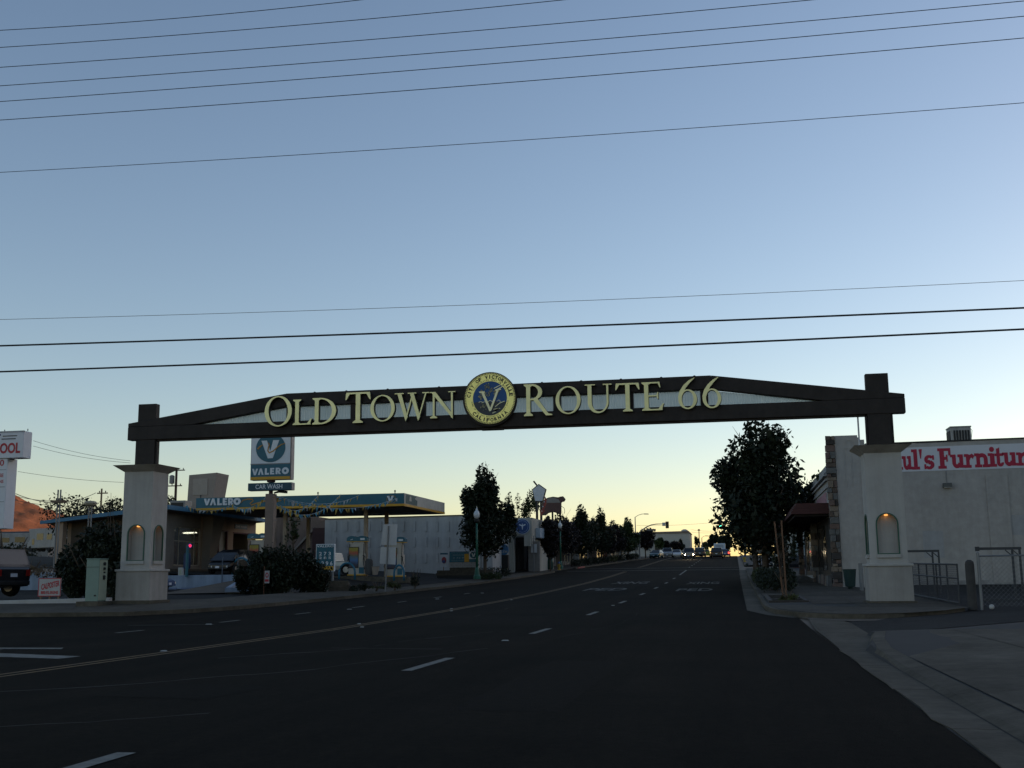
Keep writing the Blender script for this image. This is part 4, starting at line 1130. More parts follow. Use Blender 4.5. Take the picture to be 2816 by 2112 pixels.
MB().box(a.x, b.x, Ysc - .012, Ysc - .004, a.z, b.z).build('stripe', pm('sign_purple', (.05, .02, .15), .5), t)
for x in (80, 470):
    P = pt(*zL0(x, 205), Ysc + .2); MB().lathe([(.03, 0), (.03, .1), (.015, .13)], (P.x, Ysc + .2, A0.z), 6).build('eye_bolt', M_galv, t)
pe = pt(*zL0(130, 690), Ysc + .1); pb = pt(*zL(60, 330), Ysc + .1)
ps = px(*zL0(300, 690), pe.x).y
MB().box(pe.x - 2.6, pe.x, Ysc + .1, ps, pb.z, A1.z - .002).build('pylon', M_signw, t, bev=.03)
for (xa, ya, xb, yb, s) in [(-80, 810, 75, 700, '30'), (-70, 1000, 62, 935, 'BASE'), (-70, 1100, 62, 1040, 'PLANS')]:
    a, b = pt(*zL0(xa, ya), Ysc + .1), pt(*zL0(xb, yb), Ysc + .1)
    w_ = b.x - a.x
    mb = put_text(MB(), {'30': '0', 'BASE': 'SE', 'PLANS': 'NS'}[s], (b.x - .26, Ysc + .09, a.z), (.26, 0, 0), (0, 0, b.z - a.z), .02)
    mb.build('lettering', M_red, t, recalc=False, kind='stuff')
for yy in (860, 1150, 1400):
    a = pt(*zL0(0, yy), Ysc + .1); MB().box(pe.x - 2.5, pe.x - .05, Ysc + .085, Ysc + .1, a.z - .06, a.z - .02).build('panel_rail', pm('grey_trim', (.35, .35, .36), .5), t)
for dx in (-.75, -2.2):
    MB().box(pe.x + dx, pe.x + dx + .32, Ysc + .25, Ysc + .5, .6, pb.z).build('leg', M_galv, t)
# lot lights
M_fix = pm('lamp_housing', (.2, .15, .11), .7, var=.2)
for (u0, u1, zt, dd, lab, st) in [(870, 1110, 1400, 75, 'flat rectangular lot light on twin posts beside the school sign', 0), (1420, 1640, 1440, 70, 'pale round dish lot light in front of the dark trees', 1)]:
    P = pd(*zL0((u0 + u1) / 2, zt), dd); w_ = (u1 - u0) * .16275 * dd / FPX
    t = thing('lot_light', lab, 'lamp', (P.x, P.y, 1.2))
    if st == 0:
        MB().hexa([(P.x - w_ / 2 + .1, P.y - .25, P.z - .12), (P.x + w_ / 2 - .1, P.y - .25, P.z - .12), (P.x + w_ / 2 - .1, P.y + .25, P.z - .12), (P.x - w_ / 2 + .1, P.y + .25, P.z - .12), (P.x - w_ / 2, P.y - .3, P.z + .04), (P.x + w_ / 2, P.y - .3, P.z + .04), (P.x + w_ / 2, P.y + .3, P.z + .04), (P.x - w_ / 2, P.y + .3, P.z + .04)]).build('head', M_fix, t)
        for dx in (-.07, .12): MB().tube([(P.x + dx, P.y, .9), (P.x + dx, P.y, P.z + .75)], .05, 8).build('post', M_galv, t)
    else:
        MB().lathe([(.06, -.2), (w_ * .35, -.14), (w_ / 2, 0), (w_ * .4, .12), (.08, .16)], P, 16).build('head', pm('dish_lamp', (.4, .34, .24), .6), t, smooth=True)
        for dx in (-.08, .1): MB().tube([(P.x + dx, P.y, .9), (P.x + dx, P.y, P.z - .15)], .045, 8).build('post', M_galv, t)
# far left houses and vehicles
M_roofd = pm('dark_shingle', (.05, .045, .042), .9, var=.25, scale=3)
HA, HB = pd(*zL(-200, 470), 190), pd(*zL(960, 470), 190)
hz = HA.z
t = thing('low_house', 'low white house with a long dark roof at the foot of the orange hill', 'house', ((HA.x + HB.x) / 2, HA.y + 3, 4))
MB().box(HA.x, HB.x, HA.y, HA.y + 8, 3, hz).build('wall', pm('house_wall', (.22, .21, .2), .85, streak=.2), t)
MB().yz([(HA.y - .8, hz - .1), (HA.y + 8.8, hz - .1), (HA.y + 4, hz + 1.0)], HA.x - 1, HB.x + 1).build('roof', M_roofd, t)
for k in range(8):
    x = HA.x + 1.2 + k * 2.2
    if x > HB.x - .6: break
    w_ = MB().box(x - .6, x + .6, HA.y - .06, HA.y - .001, hz - 1.6, hz - .5).build('window', M_trim, t)
    MB().box(x - .52, x + .52, HA.y - .1, HA.y - .062, hz - 1.52, hz - .58).build('pane', M_glass, w_)
P_dimwhite = pm('dimmed_white_paint', (.3, .29, .28), .5, var=.1, streak=.25)  # vignetting of the frame corner painted in as a darker, streaky white
def boxtruck(label, P, L, h, rz, name='motorhome', cat='motorhome'):
    t = thing(name, label, cat, (0, 0, 0))
    MB().hexa([(-1.1, -L / 2, .45), (1.1, -L / 2, .45), (1.1, L / 2 - 1.2, .45), (-1.1, L / 2 - 1.2, .45), (-1.08, -L / 2 + .1, h), (1.08, -L / 2 + .1, h), (1.08, L / 2 - .5, h), (-1.08, L / 2 - .5, h)]).build('body', P_dimwhite, t, bev=.06)
    MB().hexa([(-1, L / 2 - 1.25, .45), (1, L / 2 - 1.25, .45), (.95, L / 2, .5), (-.95, L / 2, .5), (-1, L / 2 - 1.1, h * .62), (1, L / 2 - 1.1, h * .62), (.9, L / 2 - .15, 1.15), (-.9, L / 2 - .15, 1.15)]).build('cab', P_dimwhite, t, bev=.05)
    for s in (-1, 1):
        for y0, y1, za, zb in ((-L * .4, -L * .22, h * .5, h * .75), (-L * .1, L * .12, h * .5, h * .78), (L * .2, L * .27, h * .3, h * .55)):
            MB().box(s * 1.1 - .012, s * 1.1 + .012, y0, y1, za, zb).build('window', M_glass, t)
        for y in (-L * .28, L * .33):
            w_ = MB().lathe([(.2, -.1), (.38, -.1), (.38, .1), (.2, .1)], (s * .98, y, .38), 14, 'x').build('wheel', M_tyre, t)
    MB().hexa([(-.8, L / 2 - .62, h * .62 - .35), (.8, L / 2 - .62, h * .62 - .35), (.8, L / 2 - .56, h * .62 - .35), (-.8, L / 2 - .56, h * .62 - .35), (-.85, L / 2 - 1.02, h * .62 + .02), (.85, L / 2 - 1.02, h * .62 + .02), (.85, L / 2 - .94, h * .62 + .02), (-.85, L / 2 - .94, h * .62 + .02)]).build('windscreen', M_glass, t)
    t.location = P; t.rotation_euler = (0, 0, rz)
    return t
P = pd(*zL(370, 700), 165); boxtruck('white motorhome with dark side windows below the low house', (P.x, P.y, P.z - .2), 6.6, 2.7, R(-78))
P = pd(*zL(790, 690), 150); boxtruck('white panel van parked by the pale station column', (P.x, P.y, P.z - .2), 6.0, 3.0, R(70), 'panel_van', 'van')
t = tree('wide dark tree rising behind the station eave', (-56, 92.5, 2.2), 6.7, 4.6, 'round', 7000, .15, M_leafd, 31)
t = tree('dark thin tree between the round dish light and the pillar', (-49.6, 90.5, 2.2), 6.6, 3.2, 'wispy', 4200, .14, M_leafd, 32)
shrub('dark scrub at the foot of the orange hill', (-84, 140, 2.4), 6, 7, 2500, .3, M_leafd, 33)
shrub('dark scrub strip beyond the low house roof', (-98, 140, 2.4), 5.2, 7, 2500, .3, M_leafd, 34)
# thin utility poles with crossarms
def util_pole(label, P, h, arms, rad=.16, transformer=False, ins=4):
    t = thing('utility_pole', label, 'utility pole', P)
    x, y, z = P
    MB().tube([(x, y, z - .3), (x, y, z + h)], [rad, rad * .7], 8).build('pole', M_wood if not transformer else pm('dark_pole_wood', (.07, .035, .03), .9, var=.2), t)
    for (dz, L, off) in arms:
        a_ = MB().box(x - L / 2 + off, x + L / 2 + off, y - .22, y - .1, z + h - dz - .06, z + h - dz + .06).build('crossarm', M_wood if not transformer else MATS['dark_pole_wood'], t)
        for k in range(ins):
            xx = x + off - L / 2 + L * (k + .35) / (ins - .3)
            MB().lathe([(.03, 0), (.07, .08), (.04, .2)], (xx, y - .16, z + h - dz + .06), 6).build('insulator', M_trim, a_)
    if transformer:
        MB().lathe([(.1, 0), (.3, .05), (.3, .95), (.12, 1.05)], (x - .5, y - .1, z + h - 1.75), 12).build('transformer', M_galv, t)
    return t
P = pd(*zV(320, 185), 135)
util_pole('dark leaning utility pole with two crossarms and a transformer behind the station', (P.x - .3, P.y, 3), P.z - 3, [(.15, 2.1, .1), (2.0, 2.0, -.15)], .2, True)
P = pd(*zL0(1720, 1190), 120)
util_pole('pale weathered utility pole above the dark trees', (P.x, P.y, 2.5), P.z - 2.5, [(.5, 1.2, .2)], .13, ins=2)
def span(label, pts, r_, name='service_wire'):
    return tag(MB().tube(pts, r_, 5).build(name, M_wire, smooth=True), label, 'wire', 'service wires behind the filling station')
def sag(a, b, s, n=14): return [Vector(a).lerp(Vector(b), i / n) - Vector((0, 0, s * 4 * (i / n) * (1 - i / n))) for i in range(n + 1)]
span('sagging service drop from the school sign to the pale pole', sag(pd(*zL0(260, 1275), 100), pd(*zL0(1620, 1262), 119), .9), .03)
span('upper of two wires rising from the hill to the flat lot light', sag(pd(*zL0(250, 1310), 95), pd(*zL0(900, 1400), 90), .1), .02)
span('lower of two wires rising from the hill to the flat lot light', sag(pd(*zL0(250, 1380), 95), pd(*zL0(920, 1470), 90), .1), .02)
span('faint wire crossing the sky between school sign and pillar, upper', sag(pd(*zL0(560, 380), 130), pd(*zL0(2200, 720), 130), .3), .02)
span('faint wire crossing the sky between school sign and pillar, middle', sag(pd(*zL0(560, 470), 130), pd(*zL0(2200, 755), 130), .3), .02)
span('faint wire crossing the sky between school sign and pillar, lower', sag(pd(*zL0(300, 900), 130), pd(*zL0(2090, 1085), 130), .2), .02)

# ---- retaining walls
M_bluew = pm('blue_white_wall', (.28, .34, .43), .8, streak=.25, blotch=.2, var=.12, scale=.7, bump=.15, bscale=20)
t = thing('retaining_wall', 'pale blue painted retaining wall with grey gate frame below the station lot', 'wall', (-40, 73.7, .8))
MB().box(-41.8, -33.2, 73.45, 73.69, .4, 1.72).build('wall', M_bluew, t, bev=.02)
MB().hexa([(-64, 73.45, .3), (-41.85, 73.45, .4), (-41.85, 73.69, .4), (-64, 73.69, .3), (-64, 73.45, 2.45), (-41.85, 73.45, 1.85), (-41.85, 73.69, 1.85), (-64, 73.69, 2.45)]).build('wall', M_bluew, t, bev=.02)
MB().hexa([(-33.2, 73.45, .4), (-33.0, 73.45, .4), (-28.6, 61.8, .3), (-28.85, 61.7, .3), (-33.2, 73.45, 1.5), (-33.0, 73.45, 1.5), (-28.6, 61.8, .95), (-28.85, 61.7, .95)]).build('wall', M_bluew, t)
MB().hexa([(-28.85, 61.55, .2), (-27.4, 61.75, .2), (-27.4, 62, .2), (-28.85, 61.8, .2), (-28.85, 61.55, .93), (-27.4, 61.75, .93), (-27.4, 62, .93), (-28.85, 61.8, .93)]).build('wall', M_bluew, t)
MB().hexa([(-27.38, 61.75, .2), (-23.8, 64.6, .3), (-23.9, 64.8, .3), (-27.5, 62, .2), (-27.38, 61.75, .93), (-23.8, 64.6, .85), (-23.9, 64.8, .85), (-27.5, 62, .93)]).build('kerb_cap', M_white, t)
# gate frame of thin bars
gx0, gx1 = pt(*zG(1050, 800), 73.3).x, pt(*zG(1310, 800), 73.3).x
for a, b in [((gx0, .95), (gx0, 3.1)), ((gx0, .95), (gx1, .95)), ((gx1, .95), (gx1, 3.1)), ((gx0, 3.1), (gx1, 3.1))]:
    MB().tube([(a[0], 73.3, a[1]), (b[0], 73.3, b[1])], .035, 6).build('gate_bar', pm('grey_bar', (.07, .09, .12), .6), t)
P = pt(*zG(350, 760), 73.5)
t = thing('water_jug_post', 'small pale marker post standing on the blue retaining wall', 'post', (P.x, 73.57, 1.7))
MB().hexa([(P.x - .2, 73.5, 1.6), (P.x + .22, 73.5, 1.5), (P.x + .22, 73.7, 1.5), (P.x - .2, 73.7, 1.6), (P.x - .22, 73.5, 2.25), (P.x + .12, 73.5, 2.25), (P.x + .12, 73.7, 2.25), (P.x - .22, 73.7, 2.25)]).build('panel', M_white, t, bev=.03)
MB().box(P.x - .12, P.x + .05, 73.49, 73.498, 1.75, 2.1).build('label_plate', M_cabc, t)
for i, x in enumerate((-38.4, -36.3, -34.4)):
    tag(MB().hexa([(x - .9, 72.4, zr(72) + .19), (x + .9, 72.4, zr(72) + .19), (x + .9, 72.65, zr(72) + .19), (x - .9, 72.65, zr(72) + .19), (x - .86, 72.45, zr(72) + .32), (x + .86, 72.45, zr(72) + .32), (x + .86, 72.6, zr(72) + .32), (x - .86, 72.6, zr(72) + .32)]).build('wheel_stop', pm('blue_wheel_stop', (.14, .17, .24), .8)), ['blue wheel stop nearest the pillar under the blue wall', 'middle blue wheel stop under the blue wall', 'blue wheel stop nearest the bushes under the blue wall'][i], 'wheel stop', 'blue wheel stops')
for i, (x, y0, y1) in enumerate([(-33.6, 66, 70), (-35.6, 66, 70), (-30.4, 66, 67)]):
    dash(x, y0, y1, .1, M_paint_f, 'stall_line').location.z += .2
# bit of a blue car behind the pillar
P = pt(*zG(150, 1000), 66)
car('dark blue sedan almost wholly hidden behind the stucco pillar', 'sedan', P_blue, (P.x - 3.0, 67.5, zr(67.5) + .2), R(-90), 'car')

# ---- filling station building
M_tan = pm('station_stucco', (.42, .3, .215), .9, streak=.2, blotch=.15, var=.12, scale=.8, bump=.2, bscale=30)
M_tand = pm('station_panel', (.24, .2, .165), .9, var=.12, scale=1)
M_blueroof = pm('blue_fascia', (.05, .16, .26), .55, var=.12, scale=1.5)
M_redtrim = pm('dark_red_trim', (.1, .035, .03), .7)
XW = -41
st = thing('station_building', 'tan filling station shop with blue eave, tall windows and drive through bay', 'building', (-46, 86, 2))
ft = lambda y: 6.5 - (y - 77.5) * .014
def wy(y0, y1, z0, z1, mat, name='wall', x0=XW - .3, x1=XW):
    MB().hexa([(x0, y0, z0), (x1, y0, z0), (x1, y1, z0), (x0, y1, z0), (x0, y0, z1 if not callable(z1) else z1(y0)), (x1, y0, z1 if not callable(z1) else z1(y0)), (x1, y1, z1 if not callable(z1) else z1(y1)), (x0, y1, z1 if not callable(z1) else z1(y1))]).build(name, mat, st)
wy(77.0, 78.6, 1.7, ft, M_tand)
wy(78.6, 82.82, 1.7, 2.48, M_tand); wy(78.6, 82.82, 5.36, ft, M_tand)
wy(82.82, 85.0, 1.7, ft, M_tan)
# slanted pier standing proud
MB().hexa([(XW, 83.2, 1.7), (XW + .5, 83.2, 1.7), (XW + .5, 84.0, 1.7), (XW, 84.0, 1.7), (XW, 83.2, 6.42), (XW + .9, 83.2, 6.42), (XW + .9, 85.2, 6.4), (XW, 85.2, 6.4)]).build('pier', M_tand, st)
wy(85.0, 87.7, 1.7, 2.9, M_tan); wy(85.0, 87.7, 5.28, ft, M_tan)
wy(87.7, 88.75, 1.7, ft, M_tan); wy(88.75, 93.0, 5.24, ft, M_tan); wy(93.0, 93.3, 1.7, ft, M_tan)
MB().box(-41.3, -41.0, 91.7, 93.0, 1.7, 5.24).build('wall', M_tand, st)
# bay behind the opening stays open to the rear
MB().box(-48.5, -41.31, 88.4, 88.7, 1.7, 6.2).build('bay_wall', M_tand, st)
MB().box(-48.5, -41.31, 93.0, 93.3, 1.7, 6.2).build('bay_wall', M_tand, st)
MB().box(-48.5, -41.31, 77.0, 77.3, 1.7, 6.2).build('wall', pm('station_eave_shade', (.11, .085, .065), .9, var=.15, streak=.2), st)  # shadow below the eave is painted in as a darker brown
MB().box(-48.8, -48.5, 77.0, 88.7, 1.7, 6.0).build('wall', M_tan, st)
MB().box(-48.4, -41.32, 77.4, 88.3, 2.2, 2.3).build('floor', M_conc2, st)
M_shop = pm('shop_shelf', (.12, .06, .04), .8, var=.5, scale=3)
for k in range(5):
    s_ = MB().box(-47.5, -43.2, 78.6 + k * 1.6, 79.0 + k * 1.6, 2.3, 3.9 + .2 * (k % 2)).build('shelf', M_shop, st)
# lit strip lights seen through the glass
M_tube = pm('fluorescent_tube', (1, 1, .9), .4, emit=(1, .95, .7), estr=5)
for y in (79.2, 81.4, 86.2):
    MB().box(-44.2, -42.6, y, y + .16, 5.15, 5.22).build('strip_light', M_tube, st)
# storefront frames and panes
M_mull = pm('pale_mullion', (.4, .36, .28), .5, metal=.3)
M_shopglass = pm('shop_glass', (.35, .37, .37), .05, var=.03, trans=.9, spec=.5)
def glazing(y0, y1, z0, z1, ys_, zs_, tag_=None):
    w_ = MB()
    for y in [y0] + ys_ + [y1]: w_.box(XW - .16, XW - .1, y - .04, y + .04, z0, z1)
    w_ = w_.build('window_frame', M_mull, st)
    for z in [z0 + .03] + zs_ + [z1 - .03]: MB().box(XW - .155, XW - .105, y0, y1, z - .03, z + .03).build('rail', M_mull, w_)
    yy = [y0] + ys_ + [y1]
    for a, b in zip(yy, yy[1:]): MB().box(XW - .14, XW - .13, a + .04, b - .04, z0 + .05, z1 - .05).build('pane', M_shopglass, w_)
glazing(78.6, 82.82, 2.48, 5.36, [79.5, 82.0], [4.3])
MB().box(XW - .5, XW - .2, 85.0, 87.7, 2.9, 5.28).build('blind', pm('window_blind', (.4, .4, .38), .8), st)
MB().box(XW - .1, XW + .03, 85.0, 85.5, 2.9, 5.2).build('shutter', M_white, st)
for y in (85.5, 86.0, 87.55): MB().box(XW - .12, XW + .04, y, y + .12, 2.9, 5.28).build('jamb', M_redtrim, st)
MB().box(XW - .12, XW + .05, 84.95, 87.75, 5.28, 5.36).build('lintel', M_redtrim, st)
MB().box(XW - .3, XW + .04, 88.7, 93.0, 5.2, 5.3).build('lintel', M_redtrim, st)
# neon sign and stickers behind the glass
M_neon = pm('neon_red', (.8, .05, .1), .4, emit=(1, .03, .06), estr=3.5)
M_neonb = pm('neon_blue', (.1, .1, .6), .4, emit=(.15, .1, 1), estr=.6)
P = px(*zG(505, 312), XW - .2)
MB().tube([(XW - .2, P.y + .26 * cos(a), P.z + .13 * sin(a)) for a in [2 * pi * k / 20 for k in range(21)]], .03, 6).build('neon_ring', M_neonb, st)
MB().tube([(XW - .2, P.y + .15 * cos(a), P.z + .07 * sin(a)) for a in [2 * pi * k / 14 for k in range(15)]], .05, 6).build('neon_text', M_neon, st)
MB().box(XW - .2, XW - .18, 82.3, 82.7, 4.7, 5.0).build('poster', pm('poster_orange', (.5, .2, .04), .6), st)
# eave: blue fascia on both faces and flat roof
eave = [(-39.8, 75.3, 6.42, 6.74), (-39.8, 92.9, 6.27, 6.55)]
MB().hexa([(-39.95, 75.3, 6.42), (-39.8, 75.3, 6.42), (-39.8, 93.4, 6.27), (-39.95, 93.4, 6.27), (-39.95, 75.3, 6.74), (-39.8, 75.3, 6.74), (-39.8, 93.4, 6.55), (-39.95, 93.4, 6.55)]).build('eave', M_blueroof, st)
MB().hexa([(-50, 75.3, 5.55), (-39.96, 75.3, 6.42), (-39.96, 75.45, 6.42), (-50, 75.45, 5.55), (-50, 75.3, 5.78), (-39.96, 75.3, 6.74), (-39.96, 75.45, 6.74), (-50, 75.45, 5.78)]).build('eave', M_blueroof, st)
MB().hexa([(-50, 75.46, 5.6), (-39.96, 75.46, 6.45), (-39.96, 93.35, 6.3), (-50, 93.35, 5.6), (-50, 75.46, 5.72), (-39.96, 75.46, 6.66), (-39.96, 93.35, 6.5), (-50, 93.35, 5.72)]).build('roof', M_tand, st)
MB().box(-48.9, -48.3, 75.6, 76.1, 1.7, 5.75).build('column', M_tan, st)
MB().box(-41.6, -40.4, 77, 93.3, 1.5, 2.2).build('forecourt_step', M_conc, st)
# small car wash sign on the wall
a, b = px(*zV(1270, 1105), XW + .06), px(*zV(1475, 1210), XW + .06)
sg_ = MB().box(XW + .005, XW + .06, a.y, b.y, b.z + .02, a.z - .02).build('wall_sign', pm('sign_slate', (.04, .08, .1), .5), st)
mb = put_text(MB(), 'CAR WASH', (XW + .066, a.y + .12, b.z + .12), (0, b.y - a.y - .24, 0), (0, 0, a.z - b.z - .24), .04)
mb.build('lettering', M_white, sg_, recalc=False, kind='stuff')
# roof slab tower with raised panel
A, B, C_, D_ = [pd(*zV(*q), 98) for q in [(490, 285), (1005, 250), (965, 700), (480, 730)]]
y = A.y
MB().hexa([(D_.x, y, 6.3), (C_.x - .25, y, 6.3), (C_.x - .25, y + 2.2, 6.3), (D_.x, y + 2.2, 6.3), (A.x, y, A.z), (B.x, y, B.z), (B.x + .1, y + 2.2, B.z - .03), (A.x, y + 2.2, A.z)]).build('sign_tower', pm('tower_stucco', (.3, .25, .21), .9, var=.08, bump=.2), st, bev=.03)
A, B = pd(*zV(570, 350), 97.9), pd(*zV(850, 625), 97.9)
MB().box(A.x, B.x, y - .06, y - .003, B.z, A.z).build('tower_panel', pm('tower_panel', (.36, .31, .26), .9, var=.08), st)
ac = thing('rooftop_cooler', 'small boxy cooler on the station roof beside the blue eave', 'cooler', (-43.2, 83.8, 6.4))
MB().box(-43.9, -42.6, 83.2, 84.4, 6.35, 7.62).build('housing', M_galv, ac, bev=.03)
MB().box(-43.8, -42.75, 83.18, 83.198, 6.6, 7.45).build('louvre', M_trim, ac)
# white gabled shed seen through the bay
shd = thing('garden_shed', 'white gabled shed seen through the drive through bay', 'shed', (-52, 104, 2.2))
MB().xz([(-53.5, 2.0), (-48.5, 2.0), (-48.5, 4.9), (-51, 6.1), (-53.5, 4.9)], 104, 108).build('wall', M_white, shd)
for s in (-1, 1):
    MB().hexa([(-51, 103.7, 6.12), (-51 + s * 2.8, 103.7, 4.78), (-51 + s * 2.8, 108.3, 4.78), (-51, 108.3, 6.12), (-51, 103.7, 6.26), (-51 + s * 2.8, 103.7, 4.92), (-51 + s * 2.8, 108.3, 4.92), (-51, 108.3, 6.26)]).build('roof', M_redtrim, shd)
for x in (-53.1, -52.5, -51.9, -51.3, -50.7, -50.1, -49.5, -48.9):
    MB().box(x - .04, x + .04, 103.96, 103.999, 2.1, 4.7).build('batten', pm('grey_trim', (.35, .35, .36), .5), shd)
MB().xz([(-51.25, 4.9), (-50.75, 4.9), (-51, 5.4)], 103.95, 103.99).build('gable_vent', M_trim, shd)
# minivan
P = pd(*zG(880, 772), 80)
car('black minivan with its nose to the street by the shop window', 'van', P_black, (-35.9, 78.0, lotz(-35.9, 77.5) + .0), R(176), 'van')
tag(MB().lathe([(.22, 0), (.26, .1), (.26, 1.0), (.2, 1.15)], (-39.6, 78.0, 2.2), 12).build('litter_bin', pm('bin_blue', (.03, .05, .12), .6)), 'dark blue litter bin against the shop front', 'bin')
for i, (zx, hh) in enumerate([(450, 1.5)]):
    P = pd(*zG(450, 790), 78)
    tag(MB().lathe([(.1, -.2), (.1, 1.9), (.06, 1.98)], (P.x, P.y, 1.8), 10).build('bollard', pm('teal_paint', (.02, .11, .14), .5)), 'teal bollard in front of the shop window', 'bollard')
# ---- canopy
M_teal = pm('station_teal', (.012, .105, .15), .45, var=.08)
M_tealdk = pm('station_teal_dark', (.01, .06, .09), .5, var=.08)
M_yel = pm('station_yellow', (.58, .3, .02), .5, var=.08)
M_soff = pm('canopy_soffit', (.16, .155, .15), .7, var=.1)
M_logo = pm('logo_white', (.66, .68, .7), .5, var=.04)
M_faded = pm('peeled_panel', (.55, .52, .45), .7, col2=(.4, .38, .33), scale=1.5, detail=8)
M_orange = pm('logo_orange', (.4, .19, .03), .5, var=.06)
CX0, CX1, CY0, CY1, CZ0, CZ1 = -39.56, -23.35, 79.0, 90.75, 6.52, 7.45
cp = thing('fuel_canopy', 'long flat fuel canopy with teal fascia and yellow lower stripe', 'canopy', (-31, 85, 1.6))
MB().box(CX0 + .1, CX1 - .1, CY0 + .1, CY1 - .1, CZ0 + .05, CZ1 - .05).build('deck', M_soff, cp)
MB().box(CX0, CX1, CY0, CY0 + .09, CZ0 + .17, CZ1).build('fascia', M_teal, cp)
MB().box(CX0, CX1, CY0 - .02, CY0 + .088, CZ0, CZ0 + .165).build('stripe', M_yel, cp)
MB().box(CX1 - .09, CX1, CY0 + .092, CY1, CZ0 + .17, CZ1).build('fascia', M_faded, cp)
MB().box(CX1 - .088, CX1 + .02, CY0 + .092, CY1, CZ0, CZ0 + .165).build('stripe', M_yel, cp)
MB().extrude([(CX1 + .004, CY0 + .35, CZ0 + .2), (CX1 + .004, CY0 + 3.4, CZ0 + .2), (CX1 + .004, CY0 + 3.5, CZ0 + .55), (CX1 + .004, CY0 + 2.8, CZ1 - .25), (CX1 + .004, CY0 + 3.3, CZ1 - .05), (CX1 + .004, CY0 + .5, CZ1 - .06)], (.006, 0, 0)).build('old_panel', pm('old_green_panel', (.05, .1, .1), .6, var=.3, scale=2), cp)
MB().extrude([(CX1 + .013, CY0 + 1.3, CZ1 - .5), (CX1 + .013, CY0 + 1.9, CZ1 - .5), (CX1 + .013, CY0 + 1.8, CZ1 - .15), (CX1 + .013, CY0 + 1.4, CZ1 - .15)], (.004, 0, 0)).build('old_panel', M_faded, cp)
MB().box(CX0, CX0 + .09, CY0 + .092, CY1, CZ0, CZ1).build('fascia', M_teal, cp)
MB().box(CX0 + .092, CX1 - .092, CY1 - .09, CY1, CZ0, CZ1).build('fascia', M_teal, cp)
for x in (-37, -32.5, -28, -25.2):
    for y in (82, 87):
        MB().box(x - .5, x + .5, y - .35, y + .35, CZ0 - .02, CZ0 + .045).build('downlight', M_galv, cp)
for x, y in ((-27.0, 81.4), (-26.9, 86.2), (-33.4, 81.4), (-33.4, 86.2)):
    MB().box(x - .13, x + .13, y - .13, y + .13, 1.4, CZ0 + .05).build('column', pm('column_tan', (.34, .27, .2), .7), cp)
def sfit(mb, zf, word, xs, yt, yb, Y, d):
    """station word: key letters with their x limits in survey pixels"""
    for k, (key, (xa, xb)) in enumerate(zip(word, xs)):
        a, b = pt(*zf(xa, yb[0] + (yb[1] - yb[0]) * k / (len(word) - 1)), Y), pt(*zf(xb, yt[0] + (yt[1] - yt[0]) * k / (len(word) - 1)), Y)
        glyph(mb, key, (a.x, Y, a.z), (b.x - a.x, 0, 0), (0, 0, b.z - a.z), (0, -d, 0))
VAL = ['sV', 'sA', 'sL', 'sE', 'sR', 'sO']
lx = [(740, 850), (845, 950), (968, 1045), (1060, 1135), (1150, 1245), (1240, 1365)]
for k in range(6):
    m_ = MB(); a = pt(*zV(lx[k][0], 797 - k * 1.0), CY0 - .05); b = pt(*zV(lx[k][1], 682 - k * 2.6), CY0 - .05)
    glyph(m_, VAL[k], (a.x, CY0 - .002, a.z), (b.x - a.x, 0, 0), (0, 0, b.z - a.z), (0, -.07, 0)).build('letter', M_logo, cp)
sw_ = [pt(*zV(*q), CY0 - .05) for q in [(1360, 760), (1400, 710), (1480, 690), (1560, 695), (1570, 720), (1520, 765), (1540, 790), (1640, 760), (1780, 720), (1950, 735), (2100, 700)]]
t_ = stroke([(p.x, p.z) for p in sw_], [.02, .07, .09, .09, .08, .07, .09, .1, .1, .1, .02])
MB().xz(t_[1], CY0 - .03, CY0 - .004).build('swash', M_orange, cp)
a, b = pt(*z2(1552, 782), CY0 - .04), pt(*z2(1622, 722), CY0 - .04)
cx_, cz_, rx_, rz_ = (a.x + b.x) / 2, (a.z + b.z) / 2, (b.x - a.x) / 2, (b.z - a.z) / 2
MB().ring([(x, CY0 - .02, z) for x, z in ell(cx_ + .05, cz_ - .03, rx_ * 1.05, rz_ * 1.1, 24)], [(x, CY0 - .02, z) for x, z in ell(cx_ + .05, cz_ - .03, rx_ * .97, rz_ * 1.0, 24)], (0, .016, 0)).build('logo', M_orange, cp)
glyph(MB(), 'sV', (cx_ - rx_ * .8, CY0 - .012, cz_ - rz_ * .7), (rx_ * 1.5, 0, 0), (0, 0, rz_ * 1.5), (0, -.03, 0)).build('logo', M_logo, cp)
for x in (-39.3, -30, -24.1): MB().lathe([(.04, 0), (.03, .12), (.08, .16), (.02, .26)], (x, CY0 + .2, CZ1), 6).build('roof_vent', M_trim, cp)
